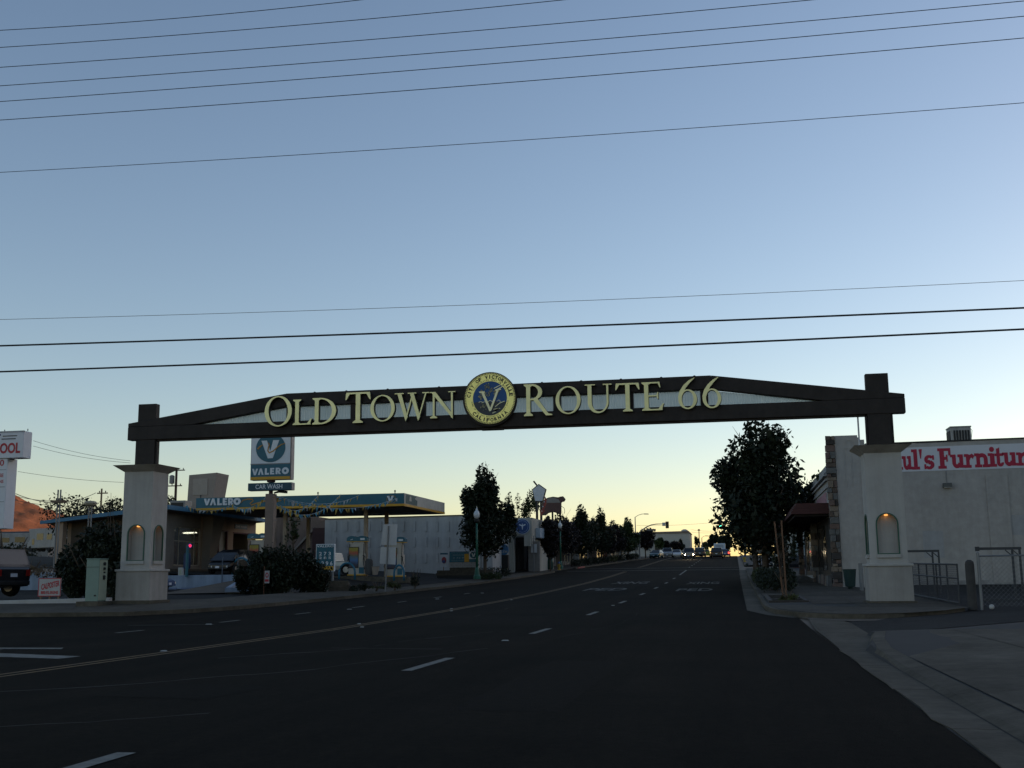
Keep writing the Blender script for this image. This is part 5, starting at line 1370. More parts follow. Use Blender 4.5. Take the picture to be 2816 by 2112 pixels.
# ---- pumps
M_pump = pm('pump_beige', (.42, .38, .32), .6, var=.06)
def pump_poster():
    m = bpy.data.materials.new('pump_poster'); m.use_nodes = True
    n, l = m.node_tree.nodes, m.node_tree.links
    b = n['Principled BSDF']; b.inputs['Roughness'].default_value = .4
    tc = n.new('ShaderNodeTexCoord'); sp = n.new('ShaderNodeSeparateXYZ'); rp = n.new('ShaderNodeValToRGB'); nz = n.new('ShaderNodeTexNoise'); nz.inputs['Scale'].default_value = 5
    ad = n.new('ShaderNodeMath'); ad.operation = 'MULTIPLY_ADD'; ad.inputs[1].default_value = .25
    l.new(tc.outputs['Generated'], sp.inputs[0]); l.new(tc.outputs['Object'], nz.inputs['Vector']); l.new(nz.outputs[0], ad.inputs[0]); l.new(sp.outputs['Z'], ad.inputs[2]); l.new(ad.outputs[0], rp.inputs[0])
    e = rp.color_ramp.elements
    e[0].position = 0; e[0].color = (.06, .02, .02, 1); e[1].position = 1; e[1].color = (.25, .2, .01, 1)
    for p, c in ((.25, (.01, .02, .05, 1)), (.5, (.02, .12, .3, 1)), (.72, (.08, .1, .06, 1)), (.85, (.32, .04, .02, 1)), (.95, (.3, .12, .01, 1))):
        q = e.new(p); q.color = c
    l.new(rp.outputs[0], b.inputs['Base Color'])
    return m
M_poster = pump_poster()
def pump(label, x, y, z, zt, name='fuel_pump'):
    """pump with waisted body, poster and two-humped topper; x,y centre, z island top, zt topper top"""
    t = thing(name, label, 'fuel pump', (x, y, z), 'fuel pumps under the canopy')
    h = zt - z; w_ = .62
    MB().hexa([(x - w_, y - .28, z), (x + w_, y - .28, z), (x + w_, y + .28, z), (x - w_, y + .28, z), (x - w_ * .97, y - .28, z + h * .55), (x + w_ * .97, y - .28, z + h * .55), (x + w_ * .97, y + .28, z + h * .55), (x - w_ * .97, y + .28, z + h * .55)]).build('body', M_pump, t, bev=.02)
    for s in (-1, 1):
        MB().box(x + s * .46 - .07, x + s * .46 + .07, y - .22, y + .22, z + h * .551, z + h * .86).build('upright', M_pump, t)
    MB().box(x - .38, x + .38, y - .2, y + .2, z + h * .551, z + h * .83).build('head', M_pump, t)
    MB().box(x - .58, x + .12, y - .3, y - .284, z + h * .2, z + h * .7).build('poster', M_poster, t)
    MB().box(x - .62, x + .16, y - .296, y - .283, z + h * .18, z + h * .72).build('poster_frame', M_trim, t)
    MB().box(x + .2, x + .58, y - .3, y - .284, z + .12, z + h * .2).build('card_panel', M_teal, t)
    n = 24; up_ = []; W_ = .78
    for i in range(n + 1):
        u = -1 + 2 * i / n
        up_.append((x + u * W_, z + h * .95 + h * .05 * (abs(math.sin(u * pi)) ** .8) - .04 * (abs(u) > .97)))
    MB().xz(up_ + [(x + W_, z + h * .865), (x - W_, z + h * .865)], y - .3, y + .3).build('topper', M_teal, t)
    MB().box(x - W_ - .005, x + W_ + .005, y - .305, y + .305, z + h * .85, z + h * .8645).build('topper_stripe', M_yel, t)
    MB().box(x + .28, x + .62, y - .306, y - .301, z + h * .895, z + h * .94).build('topper_number', M_logo, t)
    MB().xz(stroke([(x - .5, z + h * .9), (x - .38, z + h * .905), (x - .3, z + h * .925)], [.02, .05, .03])[1], y - .306, y - .301).build('topper_mark', M_logo, t)
    MB().box(x - .7, x + .7, y - .34, y + .34, z - .02, z + .07).build('base', M_yel, t)
    for s in (-1, 1):
        P0 = Vector((x + s * .5, y - .3, z + h * .5))
        nz_ = MB().tube([P0, P0 + Vector((s * .14, -.06, -.05)), P0 + Vector((s * .12, -.06, -.35))], [.04, .035, .025], 6).build('nozzle', M_trim, t)
        MB().tube([P0 + Vector((s * .1, -.05, -.2)), P0 + Vector((s * .3, -.1, -.75)), P0 + Vector((s * .15, -.08, -1.0)), P0 + Vector((s * .02, 0, -.4)), P0 + Vector((s * .05, .05, h * .3))], .025, 6).build('hose', M_trim, nz_)
    return t
pump('fuel pump with sunset poster standing clear of the bushes', -27.55, 81.2, 1.62, 4.5)
pump('fuel pump half hidden behind the two grey sign backs', -24.9, 82.2, 1.5, 4.42)
pump('fuel pump with only its topper showing above the big bush', -34.9, 80.0, 1.85, 4.78)
t = thing('pump_island', 'raised concrete pump island with pale kerb under the canopy', 'kerb', (-27, 81, 1.5))
MB().hexa([(-29.2, 80.3, 1.2), (-23.6, 80.9, 1.0), (-23.6, 83.2, 1.0), (-29.2, 82.6, 1.2), (-29.2, 80.3, 1.58), (-23.6, 80.9, 1.44), (-23.6, 83.2, 1.44), (-29.2, 82.6, 1.58)]).build('island', M_conc, t, bev=.03)
t = tag(MB().box(-36.5, -33.2, 79.3, 80.7, 1.3, 1.84).build('pump_island', M_conc, bev=.03), 'concrete pump island hidden behind the big bush', 'kerb')
def hoop(label, P, w_, h):
    x, y, z = P
    pts = [(x - w_ / 2, y, z - .1), (x - w_ / 2, y, z + h * .4)] + [(x - w_ / 2 * cos(pi * k / 10), y, z + h * .4 + h * .6 * sin(pi * k / 10)) for k in range(1, 10)] + [(x + w_ / 2, y, z + h * .4), (x + w_ / 2, y, z - .1)]
    return tag(MB().tube(pts, .075, 8).build('guard_hoop', pm('hoop_blue', (.02, .13, .2), .5), smooth=True), label, 'barrier', 'blue tube hoops guarding the pumps')
P = pd(*zP(1070, 1150), 82); hoop('blue tube hoop in front of the sunset poster pump', (P.x, P.y, 1.4), 1.2, 1.1)
P = pd(*zP(1950, 1140), 82); hoop('blue tube hoop beside the grey sign backs', (P.x, P.y, 1.3), .75, 1.0)
P = pd(*zG(1420, 760), 81); hoop('teal tube hoop beside the black minivan', (P.x, P.y - .5, 1.75), 1.3, 1.15)
P = pd(*zP(1545, 1110), 83); tag(MB().lathe([(.2, 0), (.3, .55), (.34, .6), (.3, .6), (.28, .5)], (P.x, P.y, P.z), 14).build('planter_pot', pm('terracotta_pot', (.3, .24, .19), .8)), 'pale tapered planter pot between the fuel pumps', 'pot')
P = pd(*zP(1440, 1110), 83); tag(MB().lathe([(.24, 0), (.28, .2), (.28, 1.0), (.2, 1.12), (.1, 1.16)], (P.x, P.y, P.z), 14).build('litter_bin', pm('bin_grey', (.06, .058, .055), .7)), 'grey domed litter bin beside the sunset poster pump', 'bin')
# white pickup behind the pumps
P = pd(*zP(1000, 1130), 88)
car('white pickup truck parked behind the sunset poster pump', 'pickup', P_white, (P.x - 1.4, P.y + 1.2, lotz(-31, 86) - .02), R(85), 'pickup')
# ---- valero pole sign
VY = 61.7
vs_ = thing('pole_sign', 'tall filling station pole sign with round V emblem above a car wash panel', 'sign', (-26.5, VY + .3, .8))
a, b = pt(*zQ(255, 1300), VY), pt(*zQ(1305, 60), VY)
x0, x1, za, zb = a.x, b.x, a.z, b.z
dp = px(*zQ(1360, 1265), x1).y - VY
MB().box(x0, x1, VY, VY + dp, za, zb).build('cabinet', pm('sign_cabinet', (.2, .15, .14), .6), vs_, bev=.02)
zm = pt(*zQ(780, 880), VY).z
MB().box(x0 + .04, x1 - .04, VY - .012, VY - .002, zm + .03, zb - .04).build('face', M_logo, vs_)
MB().box(x0 + .03, x1 - .03, VY - .012, VY - .002, za + .19, zm - .03).build('face', M_teal, vs_)
MB().box(x0 + .02, x1 - .02, VY - .016, VY - .002, za + .02, za + .187).build('stripe', M_yel, vs_)
MB().box(x0, x1 + .02, VY - .03, VY - .002, zm - .027, zm + .027).build('divider', M_galv, vs_)
MB().box(x1 + .003, x1 + .02, VY + .03, VY + dp - .02, za + .02, zb).build('side_strip', pm('side_pale', (.42, .36, .32), .6), vs_)
c = pt(*zQ(780, 480), VY); rx = .91; rz = .83
MB().xz(ell(c.x, c.z, rx, rz, 48), VY - .03, VY - .014).build('roundel', M_teal, vs_)
def q2(x, y): p = pt(*zQ(x, y), VY); return (p.x, p.z)
MB().xz([q2(*p) for p in [(553, 300), (690, 292), (775, 560), (850, 285), (1003, 278), (838, 738), (712, 745)]], VY - .05, VY - .032).build('emblem', M_logo, vs_)
MB().xz([q2(*p) for p in [(755, 500), (775, 590), (735, 560)]], VY - .056, VY - .051).build('emblem', M_logo, vs_)
for pts, ws in [([(455, 510), (520, 445), (590, 400)], [.1, .075, .03]), ([(725, 350), (755, 390), (730, 470), (715, 550), (750, 605), (850, 560), (960, 460), (1060, 390), (1150, 365)], [.05, .07, .07, .075, .08, .08, .07, .06, .04])]:
    MB().xz(stroke([q2(*p) for p in pts], ws)[1], VY - .06, VY - .053).build('emblem_ribbon', M_orange, vs_)
lx = [(305, 460), (455, 605), (632, 740), (765, 875), (905, 1045), (1060, 1242)]
for k in range(6):
    ybm = 1172 - k * 7; ytp = 1005 - k * 7
    if k == 5: ybm += 8; ytp -= 5
    A, B = q2(lx[k][0], ybm), q2(lx[k][1], ytp)
    glyph(MB(), VAL[k], (A[0], VY - .013, A[1]), (B[0] - A[0], 0, 0), (0, 0, B[1] - A[1]), (0, -.012, 0)).build('letter', M_logo, vs_)
a, b = pt(*zQ(195, 1568), VY), pt(*zQ(1308, 1345), VY)
d2 = px(*zQ(1385, 1550), b.x).y - VY
MB().box(a.x, b.x, VY, VY + d2, a.z, b.z).build('car_wash_panel', M_tealdk, vs_, bev=.02)
MB().box(b.x + .002, b.x + .012, VY + .02, VY + d2 - .02, a.z + .02, b.z - .02).build('side_strip', MATS['side_pale'], vs_)
A, B = q2(390, 1522), q2(1075, 1390)
mb = put_text(MB(), 'CAR WASH', (A[0], VY - .006, A[1]), (B[0] - A[0], 0, 0), (0, 0, B[1] - A[1]), .015)
mb.build('lettering', M_logo, vs_, recalc=False, kind='stuff')
pA, pB = pt(*z2(646, 715), VY + .3), pt(*z2(708, 712), VY + .3)
pw = (pB.x - pA.x) / 2; pxc = (pA.x + pB.x) / 2
MB().box(pxc - pw, pxc + pw, VY + .1, VY + .1 + 2 * pw, .3, pA.z).build('pole', pm('pole_tan', (.2, .15, .12), .7, var=.1), vs_, bev=.02)
MB().lathe([(.12, pA.z), (.12, b.z + .02), (.24, b.z + .06), (.24, b.z + .16), (.1, b.z + .2), (.1, zb - 2.4)], (pxc, VY + .3, 0), 12).build('neck', pm('neck_brown', (.06, .03, .03), .7), vs_)
mb = MB().tube([(pxc + .2, VY + .3, pA.z + .05), (pxc + .5, VY + .3, pA.z + .12), (pxc + 1.0, VY + .3, pA.z + .08)], [.05, .07, .09], 6).build('floodlight', M_trim, vs_)
# ---- strings of pennants
M_pb = pm('pennant_blue', (.05, .22, .32), .5); M_py = pm('pennant_yellow', (.42, .27, .03), .5); M_pw = pm('pennant_white', (.4, .42, .42), .5)
def pennants(label, a, b, sag_, seed, n):
    rg = random.Random(seed)
    t = thing('pennant_string', label, 'pennants', a, 'pennant strings on the station pole')
    P = sag(a, b, sag_, 30)
    MB().tube(P, .012, 4).build('cord', M_pw, t)
    for i in range(n):
        k = (i + .5) / n * 29.9; j = int(k); p = P[j].lerp(P[j + 1], k - j)
        L = rg.uniform(.18, .42); w_ = rg.uniform(.05, .12); tw = rg.uniform(-1.4, 1.4); sl_ = rg.uniform(-.3, .3)
        d = Vector((cos(tw), sin(tw) * .6, 0)) * w_
        o_ = Vector((sl_ * .5, -.05, 0))
        MB().extrude([p - d, p + d, p + o_ + Vector((0, 0, -L))], (0, .008, 0)).build('pennant', [M_pb, M_py, M_pb, M_py, M_py, M_pb, M_pw][rg.randrange(7)], t)
pole = Vector((pxc, VY + .05, 5.9))
pennants('pennant string from the station pole to the V end of the canopy', pole + Vector((.2, 0, .25)), pt(*z2(1640, 745), CY0 - .25), .75, 1, 40)
pennants('pennant string drooping from the station pole below the canopy lettering', pole + Vector((-.2, 0, .2)), pt(*zV(1240, 800), CY0 - .5), .45, 2, 20)
pennants('pennant string hanging lowest in front of the canopy soffit', pole + Vector((.2, 0, -.1)), pt(*z2(1210, 715), CY0 - .3), 1.1, 3, 30)
pennants('pennant string looping close under the yellow stripe', pole + Vector((.2, 0, .1)), pt(*z2(1040, 720), CY0 - .35), .9, 4, 26)
pennants('short pennant string at the shop eave', pt(*zV(420, 790), 75.8), pt(*zV(1260, 760), CY0 - .4), .5, 5, 14)
pennants('pennant string across the middle of the canopy fascia', pole + Vector((.2, 0, .35)), pt(*z2(1350, 725), CY0 - .3), .6, 6, 22)
# ---- price sign
PY = 67.1
t = thing('price_sign', 'blue filling station price sign with white numerals half behind the big bush', 'sign', (-24.9, PY, 1.2))
a, b = pt(*zP(540, 1055), PY), pt(*zP(862, 588), PY)
MB().box(a.x, b.x, PY, PY + .18, a.z, b.z).build('frame', M_logo, t, bev=.01)
MB().box(a.x + .04, b.x - .04, PY - .012, PY - .001, a.z + .04, b.z - .04).build('face', M_teal, t)
MB().box(a.x + .045, b.x - .045, PY - .018, PY - .0125, a.z + .045, a.z + .32).build('stripe', M_yel, t)
for txt, r_ in [('VALERO', (560, 648, 848, 605)), ('2 7 3', (600, 785, 800, 722)), ('2 8 5', (600, 845, 800, 800)), ('2 9 6', (640, 955, 830, 880))]:
    A, B = pt(*zP(r_[0], r_[1]), PY), pt(*zP(r_[2], r_[3]), PY)
    put_text(MB(), txt, (A.x, PY - .02, A.z), (B.x - A.x, 0, 0), (0, 0, B.z - A.z), .02).build('lettering', M_logo, t, recalc=False, kind='stuff')
for dx in (.12, b.x - a.x - .12): MB().box(a.x + dx - .05, a.x + dx + .05, PY + .04, PY + .14, .5, a.z).build('post', M_galv, t)
# ---- big bushes and small ones along the station kerb
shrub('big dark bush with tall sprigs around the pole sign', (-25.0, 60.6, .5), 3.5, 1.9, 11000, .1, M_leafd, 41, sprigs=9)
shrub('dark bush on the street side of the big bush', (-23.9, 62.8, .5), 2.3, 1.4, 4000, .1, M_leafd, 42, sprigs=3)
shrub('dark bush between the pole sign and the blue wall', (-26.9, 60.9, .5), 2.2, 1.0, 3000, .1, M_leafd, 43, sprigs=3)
tree('spindly young shoot rising out of the big bush', (-24.5, 61, 2.9), 2.1, .45, 'wispy', 260, .1, M_leaf, 44, name='sapling')
P = pd(*z2(1300, 1450), 67); shrub('low round dark shrub by the station kerb, nearest the big bush', (P.x, P.y, P.z - .05), .5, .45, 500, .06, M_leafd, 45)
P = pd(*z2(1385, 1445), 68); shrub('low dark shrub just before the grey sign post', (P.x, P.y, P.z - .05), .55, .45, 500, .06, M_leafd, 46)
P = pd(*z2(1620, 1430), 69); shrub('yellow green low shrub behind the grey sign post', (P.x, P.y, P.z - .03), .5, .55, 700, .06, M_leafo, 47)
P = pd(*z2(1770, 1415), 72); shrub('dark leggy shrub with thin stalks further up the kerb', (P.x, P.y, P.z - .05), .9, .45, 450, .06, M_leafd, 48, sprigs=8)
P = pd(*z2(1480, 1440), 68); shrub('small sparse shrub at the foot of the grey sign post', (P.x, P.y, P.z), .3, .6, 260, .05, M_leafo, 49)
# block wall by the bush
t = thing('block_wall', 'short course of pale concrete blocks beside the big bush', 'wall', (-23.2, 66.5, .8))
random.seed(4)
A, B = pd(*zP(740, 1210), 67), pd(*zP(1095, 1320), 67)
for r_ in range(3):
    zz = B.z + (A.z - B.z) * r_ / 3
    for k in range(5):
        w_ = (B.x - A.x) / 5; o_ = (r_ % 2) * w_ * .5
        MB().box(A.x + k * w_ + o_ + .008, A.x + (k + 1) * w_ + o_ - .008, A.y + rnd(-.01, .01), A.y + .22, zz + .006, zz + (A.z - B.z) / 3 - .006).build('block', M_conc, t)
MB().box(A.x + .05, B.x + .1, A.y + .03, A.y + .2, B.z - .3, A.z - .02).build('mortar', M_conc2, t)
# small red and white stake sign
P = pd(*zG(1810, 840), 62)
t = thing('stake_sign', 'small white sign with red print on a stake before the bushes', 'sign', (P.x, P.y, .6))
w_ = 42 * .16275 * 62 / FPX
MB().box(P.x - w_, P.x + w_, P.y - .02, P.y, pd(*zG(1810, 945), 62).z, pd(*zG(1810, 735), 62).z).build('board', M_white, t)
MB().tube([(P.x - w_ - .04, P.y, .5), (P.x - w_ - .04, P.y, pd(*zG(1780, 660), 62).z)], .03, 5).build('stake', M_rust, t)
MB().ring([(x, P.y - .03, z) for x, z in ell(P.x, P.z + .1, w_ * .7, .14, 16)], [(x, P.y - .03, z) for x, z in ell(P.x, P.z + .1, w_ * .4, .08, 16)], (0, .008, 0)).build('print', M_red, t)
MB().box(P.x - w_ * .8, P.x + w_ * .8, P.y - .03, P.y - .022, P.z - .25, P.z - .12).build('print', M_red, t)
# two sign backs on one post
SYb = 65.8
t = thing('street_sign', 'two grey sign backs one above the other on a steel post', 'sign', (-20.5, SYb, .6))
for q, tilt in (((1690, 258), (1640, 605), (1905, 612), (1922, 258)), 0), (((1640, 640), (1622, 925), (1888, 938), (1897, 648)), 0):
    P4 = [pt(*zP(*p), SYb) for p in q]
    MB().extrude([(p.x, SYb, p.z) for p in P4], (0, .03, 0)).build('panel', M_signback, t, bev=.01)
a, b = pt(*zP(1775, 270), SYb), pt(*zP(1722, 1355), SYb)
MB().tube([(b.x, SYb - .05, b.z - .2), (a.x, SYb - .05, a.z - .05)], .045, 8).build('post', M_galv, t)
# ---- white windowless building with rows of relief slots
WBY = 104.6
wb_ = thing('block_building', 'long windowless white building with three rows of narrow relief slots', 'building', (-30, WBY + 5, 2))
MB().hexa([(-38.85, WBY, 1.6), (-22.3, WBY, 1.6), (-22.3, WBY + 12, 1.6), (-38.85, WBY + 12, 1.6), (-38.85, WBY, 7.02), (-22.3, WBY, 7.14), (-22.3, WBY + 12, 7.14), (-38.85, WBY + 12, 7.02)]).build('wall', M_whiteb, wb_)
MB().hexa([(-38.9, WBY - .06, 7.03), (-22.3, WBY - .06, 7.15), (-22.3, WBY + .3, 7.15), (-38.9, WBY + .3, 7.03), (-38.9, WBY - .06, 7.12), (-22.3, WBY - .06, 7.24), (-22.3, WBY + .3, 7.24), (-38.9, WBY + .3, 7.12)]).build('coping', M_conc, wb_)
for (ya, yb) in ((820, 990), (1090, 1252), (1362, 1522)):
    for k in range(-6, 8):
        a, b = pt(*zB(283 + 191 * k, yb), WBY), pt(*zB(318 + 191 * k, ya), WBY)
        if a.x < -38.4 or b.x > -22.6: continue
        MB().hexa([(a.x, WBY - .1, a.z), (b.x, WBY - .1, a.z), (b.x, WBY + .05, a.z), (a.x, WBY + .05, a.z), (a.x, WBY - .1, b.z), (b.x, WBY - .1, b.z), (b.x, WBY + .05, b.z), (a.x, WBY + .05, b.z)]).build('relief_slot', M_whiteb, wb_)
# brown building left of it
M_brown = pm('brown_stucco', (.17, .12, .095), .9, var=.15, scale=.6)
t = thing('brown_building', 'brown stepped building behind the fuel canopy columns', 'building', (-44, 112, 2.2))
MB().xz([(-46.2, 1.8), (-38.95, 1.8), (-38.95, 7.2), (-41.2, 7.2), (-41.2, 7.5), (-42.6, 7.5), (-42.6, 7.75), (-46.2, 7.75)], 109, 118).build('wall', M_brown, t)
MB().box(-41.5, -38.96, 108.2, 108.98, 1.8, 6.4).build('porch', pm('dark_brown', (.06, .03, .028), .9), t)
MB().hexa([(-44.5, 108.6, 3.2), (-41.55, 108.6, 6.2), (-41.55, 108.95, 6.2), (-44.5, 108.95, 3.2), (-44.5, 108.6, 3.4), (-41.55, 108.6, 6.5), (-41.55, 108.95, 6.5), (-44.5, 108.95, 3.4)]).build('stair_rail', M_tand, t)
# poster and monument sign
P0, P1 = pd(*zB(925, 1590), 104), pd(*zB(1045, 1355), 104)
t = thing('wall_poster', 'white poster with a red and blue oval against the white building', 'poster', (P0.x, 102.2, P0.z))
MB().box(P0.x, P1.x, 102.15, 102.2, P0.z, P1.z - .2).build('sheet', M_white, t)
MB().box(P0.x, P1.x, 102.14, 102.2, P1.z - .14, P1.z).build('header', M_tealdk, t)
c = pd(*zB(987, 1478), 104)
MB().xz(ell(c.x, c.z, .22, .3, 24), 102.12, 102.148).build('oval', pm('oval_red', (.25, .025, .03), .5), t)
MB().xz(ell(c.x - .03, c.z - .12, .17, .14, 20), 102.1, 102.118).build('oval', pm('oval_blue', (.03, .04, .12), .5), t)
MB().box(P0.x + .25, P0.x + .32, 102.2, 102.26, 1.4, P1.z - .2).build('stake', M_wood, t)
MYs = 96.3
t = thing('monument_sign', 'low teal monument sign with V emblem on a pale block base', 'sign', (-23.1, MYs, 1.9))
a, b = pt(*zB(1080, 1515), MYs), pt(*zB(1568, 1325), MYs)
MB().box(a.x, b.x, MYs, MYs + .4, a.z, b.z).build('cabinet', M_tealdk, t, bev=.02)
MB().box(a.x + .03, b.x - .03, MYs - .012, MYs - .001, a.z + .03, b.z - .03).build('face', M_teal, t)
a2, b2 = pt(*zB(1413, 1458), MYs), pt(*zB(1565, 1328), MYs)
MB().box(a2.x, b2.x, MYs - .022, MYs - .013, a2.z, b2.z).build('emblem_panel', M_logo, t)
c = ((a2.x + b2.x) / 2, (a2.z + b2.z) / 2)
MB().xz(ell(c[0], c[1], .33, .27, 28), MYs - .032, MYs - .023).build('emblem', M_teal, t)
glyph(MB(), 'sV', (c[0] - .18, MYs - .033, c[1] - .16), (.36, 0, 0), (0, 0, .32), (0, -.008, 0)).build('emblem', M_logo, t)
a3, b3 = pt(*zB(1335, 1512), MYs), pt(*zB(1412, 1370), MYs)
MB().box(a3.x, b3.x, MYs - .02, MYs - .013, a3.z + .03, b3.z).build('panel', M_yel, t)
for (xa, ya, xb, yb, s) in [(1110, 1360, 1385, 1340, 'THANK YOU FOR SHOPPING'), (1140, 1400, 1325, 1380, 'REGULAR'), (1140, 1455, 1325, 1425, '2 73 9'), (1120, 1495, 1330, 1478, 'FOOD GAS CAR WASH')]:
    A, B = pt(*zB(xa, ya), MYs), pt(*zB(xb, yb), MYs)
    put_text(MB(), s, (A.x, MYs - .016, A.z), (B.x - A.x, 0, 0), (0, 0, B.z - A.z), .0).build('lettering', pm('dim_lettering', (.2, .3, .33), .6), t, recalc=False, kind='stuff')
zb0, zb1 = pt(*zB(1080, 1605), MYs).z, a.z
for r_ in range(3):
    for k in range(7):
        w_ = (b.x - a.x - .02) / 6.5; o_ = -(r_ % 2) * w_ * .5
        xa, xb = max(a.x, a.x + k * w_ + o_), min(b.x, a.x + (k + 1) * w_ + o_)
        if xb - xa < .05: continue
        MB().box(xa + .008, xb - .008, MYs + rnd(0, .012), MYs + .38, zb0 + (zb1 - zb0) * r_ / 3 + .006, zb0 + (zb1 - zb0) * (r_ + 1) / 3 - .006).build('block', M_whiteb, t)
MB().box(a.x + .02, b.x - .02, MYs + .03, MYs + .36, 1.2, zb1 - .004).build('mortar', M_conc2, t)
# low grey block wall in front of it
t = thing('block_wall', 'low grey block wall in front of the teal monument sign', 'wall', (-23.5, 94.4, 1.6))
A, B = pd(*zB(840, 1612), 96), pd(*zB(1810, 1640), 96)
for r_ in range(2):
    for k in range(14):
        w_ = (B.x - A.x) / 14; o_ = (r_ % 2) * w_ / 2
        MB().box(A.x + k * w_ + o_ + .008, A.x + (k + 1) * w_ + o_ - .008, 94.4 + rnd(-.01, .01), 94.65, 1.55 + r_ * .22, 1.55 + (r_ + 1) * .22 - .012).build('block', M_conc2, t)
MB().box(A.x + .1, B.x + .1, 94.42, 94.62, 1.0, 1.97).build('mortar', M_trim, t)
# ================================================================== RIGHT SIDE: furniture shop
M_shopw = pm('shop_wall_white', (.42, .385, .35), .88, var=.1, streak=.12, blotch=.14, scale=2.5, bump=.35, bscale=14)
FY = 67.4
fb = thing('furniture_shop', 'big white furniture shop with red lettered band and stepped corner parapet', 'building', (12, FY + 6, .7))
MB().xz([(5.92, .3), (32, .3), (32, 8.85), (16.2, 8.75), (9.9, 8.66), (7.56, 8.7), (7.56, 8.98), (7.33, 8.98), (7.33, 9.12), (7.19, 9.12), (7.19, 9.25), (5.92, 9.25)], FY, FY + .35).build('wall', M_shopw, fb)
MB().box(5.92, 32, FY + .36, 93, .3, 8.2).build('core', M_shopw, fb)
MB().hexa([(7.6, FY - .05, 8.69), (32, FY - .05, 8.87), (32, FY + .4, 8.87), (7.6, FY + .4, 8.69), (7.6, FY - .05, 8.75), (32, FY - .05, 8.94), (32, FY + .4, 8.94), (7.6, FY + .4, 8.75)]).build('coping', M_trim, fb)
MB().hexa([(7.6, FY - .02, 7.05), (17.2, FY - .02, 7.12), (17.2, FY - .002, 7.12), (7.6, FY - .002, 7.05), (7.6, FY - .02, 8.42), (17.2, FY - .02, 8.5), (17.2, FY - .002, 8.5), (7.6, FY - .002, 8.42)]).build('sign_band', pm('sign_band_white', (.62, .61, .63), .7, var=.03), fb)
M_redl = pm('shop_red_letter', (.4, .015, .045), .6, var=.08)
SL = [('bP', 640, 352, 750, 610), ('ba', 700, 432, 775, 612), ('bu', 780, 445, 890, 611), ('bl', 895, 366, 970, 607), ("b'", 976, 365, 1006, 478), ('bs', 1040, 432, 1148, 605), ('bF', 1205, 352, 1340, 597), ('bu', 1350, 425, 1510, 592), ('br', 1515, 416, 1622, 586), ('bn', 1635, 410, 1795, 581), ('bi', 1795, 335, 1876, 574), ('bt', 1875, 342, 1962, 572), ('bu', 1965, 400, 2126, 567), ('br', 2130, 396, 2238, 560), ('be', 2245, 394, 2360, 562)]
for key, xa, ya, xb, yb in SL[1:]:
    a, b = pt(*zW(xa, yb), FY - .02), pt(*zW(xb, ya), FY - .02)
    glyph(MB(), key, (a.x, FY - .022, a.z), (b.x - a.x, 0, 0), (0, 0, b.z - a.z), (0, -.012, 0)).build('letter', M_redl, fb)
# faint relief frames on the side wall
for (xa, ya, xb, yb) in [(1010, 378, 1050, 405), (1012, 430, 1045, 690)]:
    a, b = pt(*z4(xa, yb), FY), pt(*z4(xb, ya), FY)
    for q in [(a.x, a.x + .04, a.z, b.z), (b.x - .04, b.x, a.z, b.z), (a.x + .04, b.x - .04, b.z - .04, b.z)]:
        MB().box(q[0], q[1], FY - .025, FY - .001, q[2], q[3]).build('relief_frame', M_shopw, fb)
a, b = pt(*z4(1965, 1200), FY), pt(*z4(2060, 605), FY)
MB().box(a.x, b.x, FY - .06, FY - .001, .8, b.z).build('wall_pier', M_shopw, fb)
a, b = pt(*z4(1645, 688), FY - .2), pt(*z4(1700, 658), FY - .2)
wl = MB().box(a.x, b.x, FY - .28, FY - .003, a.z, b.z).build('wall_light', pm('wall_light_grey', (.1, .1, .09), .6), fb, bev=.02)
MB().box(a.x + .04, b.x - .04, FY - .26, FY - .02, a.z - .02, a.z - .003).build('lens', M_globe, wl)
MB().tube([((a.x + b.x) / 2, FY - .03, b.z), ((a.x + b.x) / 2, FY - .03, 7.04)], .02, 6).build('conduit', M_galv, fb)
for x, z, w_, h_ in ((14.9, 3.4, 1.6, 1.1), (10.4, 2.2, 1.1, 1.5), (18.2, 5.2, 2.2, .9)):
    MB().box(x, x + w_, FY - .006, FY - .001, z, z + h_).build('paint_patch', pm('paint_patch', (.36, .35, .34), .88, var=.08, streak=.15), fb)
MB().box(7.5, 32, FY - .04, FY - .002, .4, .95).build('wall_foot', pm('stained_foot', (.3, .28, .26), .9, var=.3, scale=2), fb)
# roof cooler
ac = thing('rooftop_cooler', 'grey louvred evaporative cooler on the furniture shop roof', 'cooler', (13.5, 71.5, 8.3))
MB().box(12.95, 14.1, 70.9, 72.3, 8.2, 9.93).build('housing', pm('cooler_grey', (.34, .33, .31), .7, streak=.2), ac, bev=.02)
for k in range(6):
    x = 13.1 + k * .16
    MB().box(x, x + .1, 70.86, 70.895, 8.6, 9.75).build('louvre', M_trim, ac)
for k in range(6):
    y = 71.05 + k * .19
    MB().box(12.905, 12.945, y, y + .11, 8.6, 9.75).build('louvre', M_trim, ac)
MB().box(12.92, 14.13, 70.87, 72.33, 9.935, 10.0).build('lid', M_galv, ac)
MB().tube([(14.12, 71.2, 9.9), (14.22, 71.2, 9.75), (14.15, 71.2, 9.3), (14.12, 71.2, 8.7)], .015, 5).build('cable', M_wire, ac)
